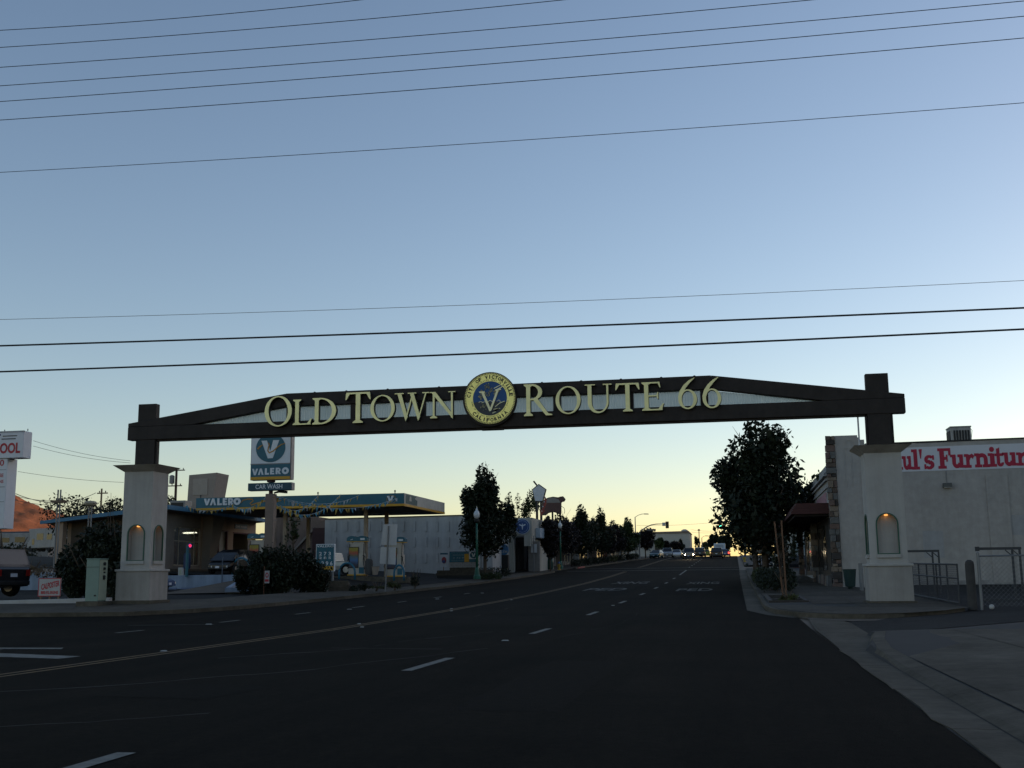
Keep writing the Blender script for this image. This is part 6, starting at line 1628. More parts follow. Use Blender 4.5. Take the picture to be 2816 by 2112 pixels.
# street front: facade, cornices, awning, stone pilasters
MB().hexa([(5.45, FY + .3, .3), (5.9, FY + .3, .3), (5.9, 93, .8), (5.45, 93, .8), (5.45, FY + .3, 7.0), (5.9, FY + .3, 7.0), (5.9, 93, 7.0), (5.45, 93, 7.0)]).build('front_wall', M_whiteb, fb)
for z, d in ((6.98, .22), (6.72, .14), (6.3, .08), (7.25, .06)):
    MB().box(5.45 - d, 5.46, FY + .5, 93, z, z + .1 if z < 7 else z - .17 + .45).build('cornice', M_whiteb, fb)
MB().box(5.42, 5.449, 69.5, 77.5, 5.45, 6.15).build('front_sign', pm('front_sign_pink', (.4, .22, .24), .6, var=.3, scale=3), fb)
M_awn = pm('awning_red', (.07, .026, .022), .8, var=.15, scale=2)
for k in range(4):                       # four stepped boards of the awning edge
    z = 4.82 + k * .16
    MB().box(3.3 + k * .09, 5.44, 68.0 + k * .09, 96, z, z + .15).build('awning_board', M_awn, fb)
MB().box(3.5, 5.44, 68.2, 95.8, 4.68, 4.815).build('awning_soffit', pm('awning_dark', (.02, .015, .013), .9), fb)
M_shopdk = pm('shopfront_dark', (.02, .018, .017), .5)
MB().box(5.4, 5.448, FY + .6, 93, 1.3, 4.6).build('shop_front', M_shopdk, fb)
for y in (71, 74, 81, 84.5, 88):
    MB().box(5.36, 5.398, y, y + 2.2, 1.6, 4.2).build('shop_window', M_glass, fb)
# stone pilasters: every stone its own piece
M_st = [pm('field_stone_%s' % n, c, .9, var=.2, scale=4, bump=.5, bscale=12) for n, c in (('tan', (.2, .155, .115)), ('brown', (.11, .08, .06)), ('grey', (.13, .125, .115)), ('rose', (.15, .1, .08)), ('dark', (.05, .042, .037)))]
M_mort = pm('mortar', (.1, .09, .08), .95)
random.seed(77)
def pilaster(x0, x1, y0, y1, z0, z1, label):
    p = thing('stone_pilaster', label, 'pilaster', ((x0 + x1) / 2, (y0 + y1) / 2, z0), 'field stone pilasters of the furniture shop')
    MB().box(x0 + .06, x1 - .03, y0 + .06, y1, z0, z1 - .05).build('core', M_mort, p)
    z = z0
    while z < z1 - .1:
        h = min(rnd(.16, .42), z1 - z)
        n = 1 if rnd(0, 1) < .45 else 2
        cuts = [x0, x1] if n == 1 else [x0, x0 + (x1 - x0) * rnd(.35, .65), x1]
        for a, b in zip(cuts, cuts[1:]):
            pr = rnd(-.02, .07); j = lambda s=.025: rnd(-s, s)
            lx_ = a + (-rnd(0, .08) if a == x0 else .012); rx_ = b - .012
            MB().hexa([(lx_ + j(), y0 - pr + j(), z + .012), (rx_ + j(.01), y0 - pr + j(), z + .012), (rx_, y0 + .3, z + .012), (lx_, y0 + .3, z + .012), (lx_ + j(), y0 - pr + j(), z + h - .012 + j(.02)), (rx_ + j(.01), y0 - pr + j(), z + h - .012), (rx_, y0 + .3, z + h - .012), (lx_, y0 + .3, z + h - .012)]).build('stone', random.choice(M_st), p, bev=.02)
        yy = y0 + .3
        while yy < y1 - .1:
            d = min(rnd(.25, .5), y1 - yy)
            MB().hexa([(x0 - rnd(0, .07), yy + .012, z + .012), (x0 + .3, yy + .012, z + .012), (x0 + .3, yy + d - .012, z + .012), (x0 - rnd(0, .07), yy + d - .012, z + .012), (x0 - rnd(0, .07), yy + .012, z + h - .012), (x0 + .3, yy + .012, z + h - .012), (x0 + .3, yy + d - .012, z + h - .012), (x0 - rnd(0, .07), yy + d - .012, z + h - .012)]).build('stone', random.choice(M_st), p)
            yy += d
        z += h
    return p
pilaster(5.42, 5.91, FY - .08, FY + .28, .5, 9.26, 'tall field stone pilaster at the corner of the furniture shop')
pilaster(5.0, 5.39, 77.6, 78.1, .8, 4.68, 'short stone pilaster under the awning nearer the corner')
pilaster(5.0, 5.39, 94.0, 94.5, 1.0, 4.68, 'short stone pilaster at the far end of the awning')
for k in range(14):
    y = 68.2 + k * .7
    MB().hexa([(5.05 + rnd(0, .1), y, .55), (5.39, y, .55), (5.39, y + .66, .55), (5.05 + rnd(0, .1), y + .66, .55), (5.1 + rnd(0, .1), y, 1.2 + rnd(0, .2)), (5.39, y, 1.3), (5.39, y + .66, 1.3), (5.1 + rnd(0, .1), y + .66, 1.2 + rnd(0, .2))]).build('stone_base', random.choice(M_st), fb)
# shrub growing over the shop parapet
shrub('spindly plant sprouting over the shop cornice', (5.7, 74, 6.9), 1.1, .6, 240, .12, M_leaf, 61)
# litter bin
B_ = pt(*z4(1030, 1338), 63)
t = thing('litter_bin', 'dark green tapered litter bin at the corner of the furniture shop', 'bin', (5.9, 63, zr(63) + .15))
zz = zr(63) + .15
MB().lathe([(.1, 0), (.12, .12), (.26, .15), (.34, 1.02), (.36, 1.06), (.3, 1.06)], (5.9, 63, zz), 16).build('body', pm('bin_green', (.012, .035, .03), .6), t)
MB().lathe([(.18, 0), (.18, .05)], (5.9, 63, zz), 12).build('foot', M_trim, t)
# fence, gate and chain link
M_bar = pm('gate_steel', (.06, .06, .062), .6, metal=.3, var=.15)
gt = thing('yard_gate', 'welded bar gate between the stucco pillar and the yard posts', 'gate', (7.4, 46, .3))
def zg(y): return zr(y) + .14
for dz in (1.42, .95, .12):
    MB().tube([(7.4, 41.2, zg(41.2) + dz), (7.4, 51.4, zg(51.4) + dz)], .035, 6).build('rail', M_bar, gt)
for y in (41.2, 43.2, 45.4, 47.6, 49.6, 51.4):
    MB().tube([(7.4, y, zg(y) + .05), (7.4, y, zg(y) + 1.44)], .032, 6).build('upright', M_bar, gt)
ml = MB()
n = 70
for k in range(-16, n):
    for s in (1, -1):
        y0_ = 41.2 + k * .15
        a = (7.42, y0_, 0.12) if s > 0 else (7.424, y0_ + 1.3, .12)
        b = (7.42, y0_ + 1.3, 1.42) if s > 0 else (7.424, y0_, 1.42)
        def clip(p, q):
            P_, Q_ = Vector(p), Vector(q)
            lo, hi = 0, 1
            d = Q_.y - P_.y
            for lim, sg in ((41.2, 1), (51.4, -1)):
                t_ = (lim - P_.y) / d
                if sg * d > 0: lo = max(lo, t_)
                else: hi = min(hi, t_)
            return (P_.lerp(Q_, lo), P_.lerp(Q_, hi)) if lo < hi else None
        c = clip(a, b)
        if c:
            p_, q_ = c; p_.z += zg(p_.y); q_.z += zg(q_.y)
            ml.tube([p_, q_], .004, 3)
ml.build('wire_mesh', M_bar, gt, kind='stuff')
fn = thing('chain_link_fence', 'chain link fence panel across the mouth of the yard', 'fence', (10, 40.6, .2))
MB().tube([(7.98, 40.6, .15), (7.98, 40.6, 2.0)], .05, 8).build('post', M_galv, fn)
MB().lathe([(.06, 0), (.06, .03), (.02, .07)], (7.98, 40.6, 2.0), 8).build('post_cap', M_galv, fn)
MB().tube([(8.0, 40.6, 1.93), (14.5, 40.6, 1.96)], .032, 6).build('top_rail', M_galv, fn)
MB().tube([(14.5, 40.6, .15), (14.5, 40.6, 2.0)], .05, 8).build('post', M_galv, fn)
ml = MB()
for k in range(-16, 44):
    x0_ = 8.02 + k * .15
    for s in (1, -1):
        xa, xb = (x0_, x0_ + 1.65) if s > 0 else (x0_ + 1.65, x0_)
        za, zb_ = .27, 1.92
        lo, hi = 0, 1; d = xb - xa
        for lim, sg in ((8.02, 1), (14.48, -1)):
            t_ = (lim - xa) / d
            if sg * d > 0: lo = max(lo, t_)
            else: hi = min(hi, t_)
        if lo < hi: ml.tube([(xa + d * lo, 40.6 + .004 * s, za + (zb_ - za) * lo), (xa + d * hi, 40.6 + .004 * s, za + (zb_ - za) * hi)], .0035, 3)
ml.build('wire_mesh', M_galv, fn, kind='stuff')
tag(MB().lathe([(.15, 0), (.15, 1.5), (.13, 1.6), (.06, 1.66)], (7.72, 40.75, .15), 12).build('gate_post', pm('weathered_post', (.055, .05, .046), .85, var=.2)), 'thick round gate post between bar gate and chain link', 'post')
def rack(label, x0, x1, xl, y, zt, zb_):
    t = thing('cantilever_rack', label, 'rack', ((x0 + x1) / 2, y, zb_), 'steel cantilever frames in the yard')
    MB().box(x0, x1, y - .05, y + .05, zt - .1, zt).build('arm', M_bar, t)
    for x in (xl, xl + .27):
        MB().box(x - .035, x + .035, y - .045, y + .045, zb_, zt - .1).build('leg', M_bar, t)
        MB().tube([(x - .03, y, zt - .32), (x - .25, y, zt - .11)], .022, 5).build('brace', M_bar, t)
    MB().box(x0 - .1, xl + .32, y - .05, y + .05, zb_ - .02, zb_ + .05).build('sill', M_bar, t)
    MB().box(x0 - .14, x0, y - .07, y + .07, zt - .14, zt + .03).build('arm_end', M_bar, t)
    return t
rack('black cantilever frame standing just behind the chain link', 9.3, 10.83, 10.5, 47, 2.34, zr(47) + .16)
rack('black cantilever frame deeper in the yard beside the stucco pillar', 7.75, 9.15, 8.85, 55, 2.42, zr(55) + .16)
for i, y in enumerate((60, 60.6)):
    tag(MB().tube([(6.2, y, zr(60) + .1), (6.2, y, 1.9)], .07, 8).build('gate_post', M_galv), ['galvanised gate post near the litter bin, nearer one', 'galvanised gate post near the litter bin, farther one'][i], 'post')
# litter in the yard
tag(MB().lathe([(.01, -.09), (.07, -.06), (.09, 0), (.07, .06), (.01, .09)], (8.25, 40.4, .26), 10).build('white_ball', M_white, smooth=True), 'small white ball lying at the foot of the fence', 'ball')
random.seed(9)
mb = MB(); P = [(9.35 + k * .13, 40.35 + rnd(-.1, .1), .19 + rnd(0, .06)) for k in range(12)]
mb.sheet([[(x, y - .04, z) for x, y, z in P], [(x, y + .05, z + .03) for x, y, z in P]])
tag(mb.build('plastic_scrap', M_white), 'scrap of white plastic film lying below the chain link', 'litter')
# tree pit, young tree, hedges, big tree
tp = thing('tree_pit', 'sunken tree pit with timber edging at the street corner', 'planter', (1.9, 49, zr(49) + .15))
z_ = lambda y: zr(y) + .15
for (xa, xb, ya, yb) in [(1.2, 2.7, 45.6, 45.75), (1.2, 2.7, 52.3, 52.45), (1.2, 1.35, 45.75, 52.3), (2.55, 2.7, 45.75, 52.3)]:
    MB().hexa([(xa, ya, z_(ya) - .02), (xb, ya, z_(ya) - .02), (xb, yb, z_(yb) - .02), (xa, yb, z_(yb) - .02), (xa, ya, z_(ya) + .09), (xb, ya, z_(ya) + .09), (xb, yb, z_(yb) + .09), (xa, yb, z_(yb) + .09)]).build('edging', pm('edging_dark', (.05, .042, .036), .9, var=.2), tp)
MB().sheet([[(1.36, y, z_(y) + .015), (2.54, y, z_(y) + .015)] for y in (45.76, 49, 52.29)]).build('soil', M_dirt, tp)
for y in (47.6, 50.2):
    MB().box(1.36, 2.54, y, y + .1, z_(y) + .02, z_(y) + .07).build('edging', MATS['edging_dark'], tp)
shrub('low grassy tuft in the front of the tree pit', (1.95, 46.6, z_(46.6)), .34, .45, 500, .06, M_leafo, 62)
yt = tree('young staked tree growing in the corner tree pit', (2.0, 50.2, z_(50.2)), 2.6, .55, 'wispy', 900, .09, M_leafd, 63, .55, name='young_tree')
for i, ((x0, z0), (x1, z1_)) in enumerate([((2.04, .4), (1.98, 3.64)), ((1.92, .4), (1.71, 3.62))]):
    tag(MB().tube([(x0, 49.6 + i * .5, z0), (x1, 49.6 + i * .5, z1_)], .035, 7).build('tree_stake', pm('stake_wood', (.17, .09, .05), .85, var=.2)), ['upright wooden stake beside the young tree', 'wooden stake leaning away from the young tree'][i], 'stake', 'wooden tree stakes')
hedge('square clipped dark hedge behind the tree pit', (1.95, 60.5, z_(60.5)), 1.7, 8, 1.25, 6000, .07, M_leafd, 64)
hedge('lower olive hedge along the kerb beyond the clipped hedge', (1.7, 74, z_(74)), 1.3, 8, 1.0, 3000, .08, pm('leaf_hedge', (.05, .06, .022), .6, var=.4), 65)
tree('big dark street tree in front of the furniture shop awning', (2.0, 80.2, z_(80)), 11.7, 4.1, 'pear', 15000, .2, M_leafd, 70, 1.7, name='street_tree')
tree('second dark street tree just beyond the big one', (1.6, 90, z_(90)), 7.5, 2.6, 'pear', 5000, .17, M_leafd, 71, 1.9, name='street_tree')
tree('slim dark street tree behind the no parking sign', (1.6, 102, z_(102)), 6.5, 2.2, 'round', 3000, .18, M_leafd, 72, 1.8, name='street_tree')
# no parking sign and orange sign among the trees
P = pd(*zT(497, 600), 80)
t = thing('street_sign', 'small white parking sign with a red corner under the big tree', 'sign', (P.x, P.y, z_(P.y)))
MB().box(P.x - .22, P.x + .22, P.y, P.y + .02, P.z - .3, P.z + .32).build('plate', M_signw, t)
MB().box(P.x - .2, P.x - .02, P.y - .006, P.y - .001, P.z + .16, P.z + .28).build('symbol', M_red, t)
MB().box(P.x - .15, P.x + .15, P.y - .006, P.y - .001, P.z - .1, P.z - .04).build('print', M_red, t)
MB().tube([(P.x, P.y + .05, z_(P.y) - .1), (P.x, P.y + .05, P.z + .3)], .035, 6).build('post', M_trim, t)
P = pd(*zT(440, 440), 84)
t = thing('road_work_sign', 'orange roadworks sign half lost in the dark trees', 'sign', (P.x, P.y, z_(P.y)))
MB().xz([(P.x - .45, P.z + .3), (P.x - .3, P.z + .45), (P.x + .35, P.z - .15), (P.x + .3, P.z - .45), (P.x + .05, P.z - .3)], P.y - .02, P.y).build('plate', pm('sign_orange', (.28, .09, .01), .6), t)
MB().tube([(P.x + .2, P.y + .04, z_(P.y) - .1), (P.x + .2, P.y + .04, P.z)], .03, 6).build('post', M_trim, t)
# shop beyond the awning
t = thing('corner_shop', 'pale corner shop with a tall white framed window beyond the awning', 'building', (9, 128, 1.9))
MB().box(4.4, 22, 122.6, 134, 1.2, 6.6).build('wall', pm('cream_wall', (.5, .48, .4), .85, var=.08), t)
MB().box(4.3, 22.1, 122.5, 134.1, 6.6, 6.9).build('coping', M_whiteb, t)
a, b = pd(*zT(990, 790), 118), pd(*zT(1130, 430), 118)
w_ = MB().box(a.x, b.x + 1.2, 122.56, 122.598, a.z, b.z).build('window', M_white, t)
for xa, xb, za, zb_ in [(a.x + .08, a.x + .62, a.z + .1, a.z + .62), (a.x + .7, a.x + 1.9, a.z + .1, a.z + .62), (a.x + .08, a.x + 1.9, a.z + .75, b.z - .1)]:
    MB().box(xa, xb, 122.52, 122.559, za, zb_).build('pane', pm('window_pale', (.25, .3, .3), .15, spec=.6), w_)
MB().box(4.4, 9, 122.2, 122.5, 1.9, 2.6).build('planter_sill', M_redtrim, t)
car('dark low car parked by the pale corner shop', 'sedan', P_dark, (6.0, 118.5, zr(118)), R(90), 'car')
def hydrant(label, P, cap):
    x, y, z = P
    t = thing('fire_hydrant', label, 'hydrant', P)
    MY_ = pm('hydrant_yellow', (.42, .26, .03), .55)
    MB().lathe([(.2, 0), (.2, .06), (.13, .1), (.13, .62), (.17, .64), (.17, .68)], P, 10).build('barrel', MY_, t)
    MB().lathe([(.16, .681), (.15, .8), (.06, .88), (.05, .94)], P, 10).build('bonnet', cap, t)
    for s in (-1, 1): MB().lathe([(.07, 0), (.07, .1)], (x + s * .12 - (.1 if s < 0 else 0), y, z + .45), 8, 'x').build('outlet', MY_, t)
    return t
M_bcap = pm('hydrant_blue', (.05, .09, .22), .5)
P = pd(*zT(155, 785), 146); hydrant('yellow hydrant with blue cap on the far kerb under the trees', (P.x + .9, P.y, zr(P.y) + .15), M_bcap)
# ================================================================== LEFT STREET BEYOND THE STATION
def gz(y): return zr(y) + .16
def tree_px(label, uc, vt, half, dist, style, n, size, mat, seed, trunk=1.2, dy=0):
    P = pd(uc, vt, dist); z0 = gz(P.y)
    return tree(label, (P.x, P.y, z0), P.z - z0, half * dist / FPX, style, int(n * 1.3), size, mat, seed, trunk, 'street trees on the station side', 'street_tree')
S3 = lambda x, y: z3(x, y)
tree_px('tall green street tree in front of the white windowless building', *S3(366, 207), 84, 97, 'pear', 10500, .17, M_leafd, 87, 1.9)
tree_px('low maroon street tree beside the second acorn lamp', *S3(860, 600), 30, 119, 'round', 3600, .17, M_leafm, 82)
tree_px('maroon street tree right behind the second acorn lamp', *S3(950, 575), 44, 131, 'round', 3600, .17, M_leafm, 83)
tree_px('pointed green street tree, first of the row past the lamp', *S3(1098, 512), 42, 140, 'pear', 4200, .17, M_leafd, 84)
tree_px('pointed green street tree, second of the row past the lamp', *S3(1245, 532), 38, 152, 'pear', 3800, .17, M_leafd, 85)
tree_px('dark street tree between the two pointed ones and the pale green one', *S3(1340, 640), 36, 162, 'pear', 3000, .18, M_leafm, 86)
tree_px('pale green pointed street tree nearest the street light', *S3(1450, 610), 34, 174, 'pear', 3400, .19, M_leaf, 87)
tree_px('rounded maroon street tree before the traffic signal', *S3(1585, 700), 30, 190, 'round', 3000, .19, M_leafm, 88)
tree_px('low maroon street tree filling the gap before the first pointed tree', *S3(1020, 640), 34, 136, 'round', 2600, .17, M_leafm, 92)
tree_px('low dark street tree filling the gap after the first pointed tree', *S3(1170, 640), 34, 146, 'round', 2600, .17, M_leafd, 93)
tree_px('low maroon street tree filling the gap after the second pointed tree', *S3(1290, 660), 30, 158, 'round', 2400, .18, M_leafm, 94)
tree_px('low dark street tree just before the pale green one', *S3(1400, 690), 28, 170, 'round', 2200, .18, M_leafd, 95)
tree_px('loose leafy tree behind the emblem building', *S3(680, 448), 40, 150, 'wispy', 2400, .17, M_leaf, 89)
tree_px('thin feathery tree behind the tall green street tree', *S3(575, 440), 26, 150, 'wispy', 700, .16, M_leaf, 90)
tree_px('wispy tree under the brown steer sign', *S3(850, 590), 20, 150, 'wispy', 900, .17, M_leaf, 91)
acorn_lamp('green acorn street lamp in front of the tall green tree', (-20.65, 90.8, 1.23), 5.75)
acorn_lamp('green acorn street lamp further up beside the fire hydrant', (-19.1, 126, 2.2), 5.25)
# entrance building with emblem
eb = thing('emblem_building', 'cream corner building with round blue emblem above its dark entrance', 'building', (-22, 116, 2))
ct = pm('emblem_wall', (.4, .375, .32), .85, var=.08, streak=.2, blotch=.15, scale=.8)
EY = 112.9
MB().box(-25.5, -20.0, EY, EY + .4, 5.47, 7.25).build('wall', ct, eb)
MB().box(-22.6, -21.85, EY, EY + .4, 1.7, 5.468).build('wall', ct, eb)
MB().box(-25.5, -22.6, EY + .01, EY + .4, 1.7, 5.468).build('wall', ct, eb)
MB().box(-20.4, -20.0, EY, EY + .4, 4.6, 5.468).build('wall', ct, eb)
MB().box(-20.6, -19.45, EY + 1.2, EY + 1.6, 1.9, 4.9).build('wall', pm('entry_stone', (.2, .18, .16), .9), eb)
MB().box(-20.2, -20.0, EY + .41, 128, 4.9, 7.25).build('wall', ct, eb)
MB().box(-26, -20.21, EY + 3.4, 128, 1.7, 7.0).build('core', ct, eb)
MB().box(-25.4, -20.25, EY + 3.2, EY + 3.38, 1.9, 5.4).build('entrance', M_shopdk, eb)
MB().box(-22.0, -21.0, EY + 2.9, EY + 3.1, 2.1, 4.9).build('door', M_glass, eb)
MB().box(-20.75, -20.1, EY - .3, EY - .02, 4.4, 5.46).build('lantern_box', ct, eb)
dsc = MB().lathe([(.8, -.1), (.8, -.02), (.76, 0)], (-20.94, EY - .01, 6.37), 40, 'y').build('emblem', pm('emblem_rim', (.35, .38, .42), .5), eb)
MB().xz(ell(-20.94, 6.37, .72, .72, 40), EY - .125, EY - .111).build('emblem_disc', pm('emblem_blue', (.015, .05, .16), .5), dsc)
MB().ring([(x, EY - .135, z) for x, z in ell(-20.94, 6.37, .6, .6, 32)], [(x, EY - .135, z) for x, z in ell(-20.94, 6.37, .56, .56, 32)], (0, .008, 0)).build('emblem_ring', pm('emblem_pale', (.2, .28, .42), .5), dsc)
sy = MB(); ex, ez = -20.94, 6.37
sy.xz([(ex - .03, ez - .32), (ex + .03, ez - .32), (ex + .03, ez + .28), (ex - .03, ez + .28)], EY - .14, EY - .127)
for s in (-1, 1):
    sy.xz([(ex + s * .03, ez + .12), (ex + s * .3, ez + .24), (ex + s * .34, ez + .14), (ex + s * .2, ez + .08), (ex + s * .03, ez + .02)], EY - .141, EY - .127)
    sy.xz(stroke([(ex, ez + .05), (ex + s * .09, ez - .05), (ex - s * .06, ez - .16), (ex + s * .04, ez - .26)], [.03] * 4)[1], EY - .143 - .001 * s, EY - .127)
sy.build('emblem_symbol', pm('emblem_white', (.6, .63, .66), .5), dsc)
MB().box(-19.98, -19.5, 115, 119, 5.3, 6.3).build('shop_sign', pm('shop_sign_pale', (.36, .42, .48), .5), eb)
MB().box(-19.99, -19.55, 114.9, 119.1, 5.2, 5.29).build('shop_sign_edge', M_trim, eb)
# cup sign and steer sign
t = thing('roof_sign', 'white drink cup shaped roof sign with straw and red arrow', 'sign', (-21, 123.8, 6.8))
q = [pd(*S3(*p), 125) for p in [(775, 360), (835, 402), (812, 497), (748, 497), (722, 402)]]
cy_ = 123.6
cxm = sum(p.x for p in q) / 5; czm = sum(p.z for p in q) / 5
MB().xz([(p.x, p.z) for p in q], cy_, cy_ + .35).build('cup_frame', M_trim, t)
MB().xz([(cxm + (p.x - cxm) * .88, czm + (p.z - czm) * .9) for p in q], cy_ - .02, cy_ - .002).build('cup_face', pm('cup_white', (.5, .52, .55), .5), t)
a, b = pd(*S3(732, 337), 125), pd(*S3(768, 382), 125)
MB().tube([(a.x, cy_ + .18, a.z), (b.x, cy_ + .18, b.z)], .1, 6).build('straw', M_trim, t)
for x in (762, 795):
    a, b = pd(*S3(x, 490), 125), pd(*S3(x + 6, 640), 125)
    MB().box(a.x - .12, a.x + .12, cy_ + .05, cy_ + .3, 6.6, a.z).build('leg', M_trim, t)
aw = [pd(*S3(*p), 125) for p in [(822, 450), (842, 478), (838, 520), (820, 565), (838, 560), (798, 612), (788, 560), (806, 560), (822, 515), (826, 480)]]
MB().xz([(p.x, p.z) for p in aw], cy_ - .12, cy_ - .04).build('arrow', pm('arrow_red', (.22, .035, .025), .5), t)
for k in range(4):
    p = pd(*S3(832 - k * 8, 465 + k * 35), 125); MB().lathe([(.05, -.04), (.06, 0), (.03, .03)], (p.x, cy_ - .14, p.z), 8, 'y').build('bulb', M_globe, t)
t = thing('roof_sign', 'brown steer shaped roof sign behind the cup sign', 'sign', (-21, 134, 6.4))
sq = [(800, 500), (818, 478), (845, 464), (885, 457), (925, 463), (940, 458), (962, 455), (975, 468), (982, 480), (972, 496), (958, 498), (950, 505), (952, 585), (948, 592), (930, 592), (915, 583), (885, 575), (850, 583), (830, 600), (800, 600)]
q = [pd(*S3(*p), 135) for p in sq]
MB().xz([(p.x, p.z) for p in q], 134, 134.3).build('steer_outline', M_trim, t)
sx_ = sum(p.x for p in q) / len(q); sz_ = sum(p.z for p in q) / len(q)
MB().xz([(sx_ + (p.x - sx_) * .95, sz_ + (p.z - sz_) * .93) for p in q], 133.97, 133.995).build('steer_body', pm('steer_brown', (.085, .04, .035), .6), t)
qb = [pd(*S3(*p), 135) for p in [(848, 470), (885, 463), (930, 480), (945, 505), (835, 505), (838, 480)]]
MB().xz([(p.x, p.z) for p in qb], 133.94, 133.965).build('steer_back', pm('steer_grey', (.2, .18, .165), .6), t)
for x in (880, 940):
    p = pd(*S3(x, 585), 135); MB().box(p.x - .1, p.x + .1, 134.3, 134.5, 6.0, p.z + .3).build('leg', M_trim, t)
p0, p1 = pd(*S3(950, 530), 135), pd(*S3(980, 590), 135)
MB().tube([(p0.x, 134.1, p0.z), (p0.x + .35, 134.1, p0.z - .25), (p1.x, 134.1, p1.z + .3), (p1.x - .1, 134.1, p1.z)], .03, 5).build('stay', M_trim, t)
# signs, bins, hydrant, kiosk, hedges
def back_sign(label, P, w_, h, n, zb_):
    x, y, z = P
    t = thing('street_sign', label, 'sign', (x, y, zb_))
    for k in range(n):
        xx = x if n == 1 else x + (k - .5) * w_ * 1.15
        MB().box(xx - w_ / 2, xx + w_ / 2, y, y + .02, z - h / 2, z + h / 2).build('plate', M_signback, t, bev=.02)
    MB().tube([(x, y - .04, zb_ - .1), (x, y - .04, z + h / 2 + (.0 if n == 1 else .8))], .04, 7).build('post', M_galv, t)
    return t
P = pd(*S3(340, 772), 96); back_sign('single grey sign back beside the first acorn lamp', P, .42, .62, 1, 1.27)
P = pd(*S3(741, 852), 114); back_sign('pair of narrow grey sign backs before the emblem building', P, .28, .85, 2, 1.78)
P = pd(*S3(512, 862), 110)
t = thing('round_sign', 'round blue sign with white lettering on a dark kiosk below the tall tree', 'sign', (P.x, P.y, 1.7))
MB().lathe([(.5, -.06), (.52, 0), (.5, .06)], (P.x, P.y, P.z), 28, 'y').build('disc', pm('round_blue', (.04, .13, .25), .5), t)
put_text(MB(), 'ATM', (P.x - .36, P.y - .07, P.z - .32), (.72, 0, 0), (0, 0, .24), .02).build('lettering', M_white, t, recalc=False, kind='stuff')
MB().box(P.x - .35, P.x + .45, P.y - .1, P.y + .5, 1.3, P.z - .5).build('kiosk', M_trim, t, bev=.03)
P = pd(*S3(865, 1005), 124)
t = thing('litter_bin', 'domed dark green litter bin beside the yellow hydrant', 'bin', (P.x, P.y, P.z - .1))
MB().lathe([(.28, -.1), (.36, .1), (.36, .75), (.3, 1.0), (.16, 1.13), (.05, 1.16)], (P.x, P.y, P.z), 16).build('body', pm('bin_green2', (.02, .06, .04), .6), t)
for k in range(10):
    a = 2 * pi * k / 10
    MB().box(P.x + .36 * cos(a) - .02, P.x + .36 * cos(a) + .02, P.y + .36 * sin(a) - .02, P.y + .36 * sin(a) + .02, P.z, P.z + .78).build('slat', pm('bin_green2', (.02, .06, .04), .6), t)
P = pd(*S3(933, 1015), 124); hydrant('yellow hydrant with blue cap at the foot of the second acorn lamp', (P.x, P.y, P.z - .02), M_bcap)
P = pd(*S3(418, 1075), 92.5); hedge('small clipped green hedge at the foot of the first acorn lamp', (P.x - .1, P.y + .2, gz(P.y) - .05), 1.8, .9, .65, 1500, .06, M_leaf, 101)
P = pd(*S3(430, 1030), 97); hedge('dark hedge behind the small clipped one', (P.x, P.y + .3, gz(P.y)), 2.8, 1.0, .95, 1600, .07, M_leafd, 102)
for i, (x, y) in enumerate([(-17.6, 136), (-17.2, 142), (-16.8, 148), (-16.4, 154), (-16.0, 161), (-15.6, 168), (-15, 176), (-14.9, 184)]):
    hedge(['dark hedge starting just past the red kerb', 'second hedge along the shops past the red kerb', 'third hedge along the shops past the red kerb', 'fourth hedge along the shops past the red kerb', 'olive hedge in the middle of the shop row', 'dark hedge before the pale green tree', 'dark hedge below the rounded maroon tree', 'last hedge before the parked teal car'][i], (x - 1.0, y, gz(y)), 1.2, 4.6, .9, 900, .1, M_leafo if i == 4 else M_leafd, 110 + i, .05, 'hedges along the shops')
# shop row
cols = [(.4, .36, .3), (.3, .24, .2), (.45, .43, .4), (.26, .2, .17), (.36, .33, .27), (.4, .38, .36)]
ylim = [128.5, 141, 152, 165, 178, 191, 206]
labs = ['shop with pale fins beside the emblem building', 'brown shop behind the pointed green trees', 'whitish shop in the middle of the tree row', 'dark brown shop with a red door frame', 'cream shop behind the pale green tree', 'pale shop with a small purple neon sign']
for i in range(6):
    y0, y1 = ylim[i] + .05, ylim[i + 1] - .05
    xf = lkx((y0 + y1) / 2) - 4.2; z0 = zr(y0) - .3; h = [4.6, 5.2, 4.8, 5.6, 5.0, 4.7][i]
    t = thing('shop_front', labs[i], 'shop', (xf - 4, (y0 + y1) / 2, z0))
    cw = pm('shop_wall_%d' % i, cols[i], .85, var=.12)
    MB().box(xf - 9, xf, y0, y1, z0, z0 + .7 + h).build('wall', cw, t)
    MB().box(xf - .02, xf + .9, y0 + .2, y1 - .2, z0 + 3.5, z0 + 3.7).build('awning', pm('awning_%d' % i, [(.1, .09, .08), (.07, .03, .03), (.2, .2, .2), (.05, .06, .05), (.12, .08, .05), (.08, .08, .1)][i], .8), t)
    n = 4
    for k in range(n):
        a = y0 + .5 + (y1 - y0 - 1) * k / n; b = a + (y1 - y0 - 1) / n - .5
        w_ = MB().box(xf + .001, xf + .05, a, b, z0 + .9, z0 + 3.2).build('window', M_mull if i % 2 else M_white, t)
        MB().box(xf + .051, xf + .07, a + .12, b - .12, z0 + 1.0, z0 + 3.1).build('pane', M_glass, w_)
        MB().box(xf + .051, xf + .16, b + .1, b + .35, z0 + .4, z0 + 3.4).build('post', [M_white, M_mull, M_white, pm('post_red', (.2, .06, .03), .7), M_mull, M_white][i], t)
MB().box(-19.3, -19.25, 197, 198.4, 7.0, 7.3).build('neon_sign', pm('neon_purple', (.3, .1, .5), .4, emit=(.5, .1, 1), estr=5), t)
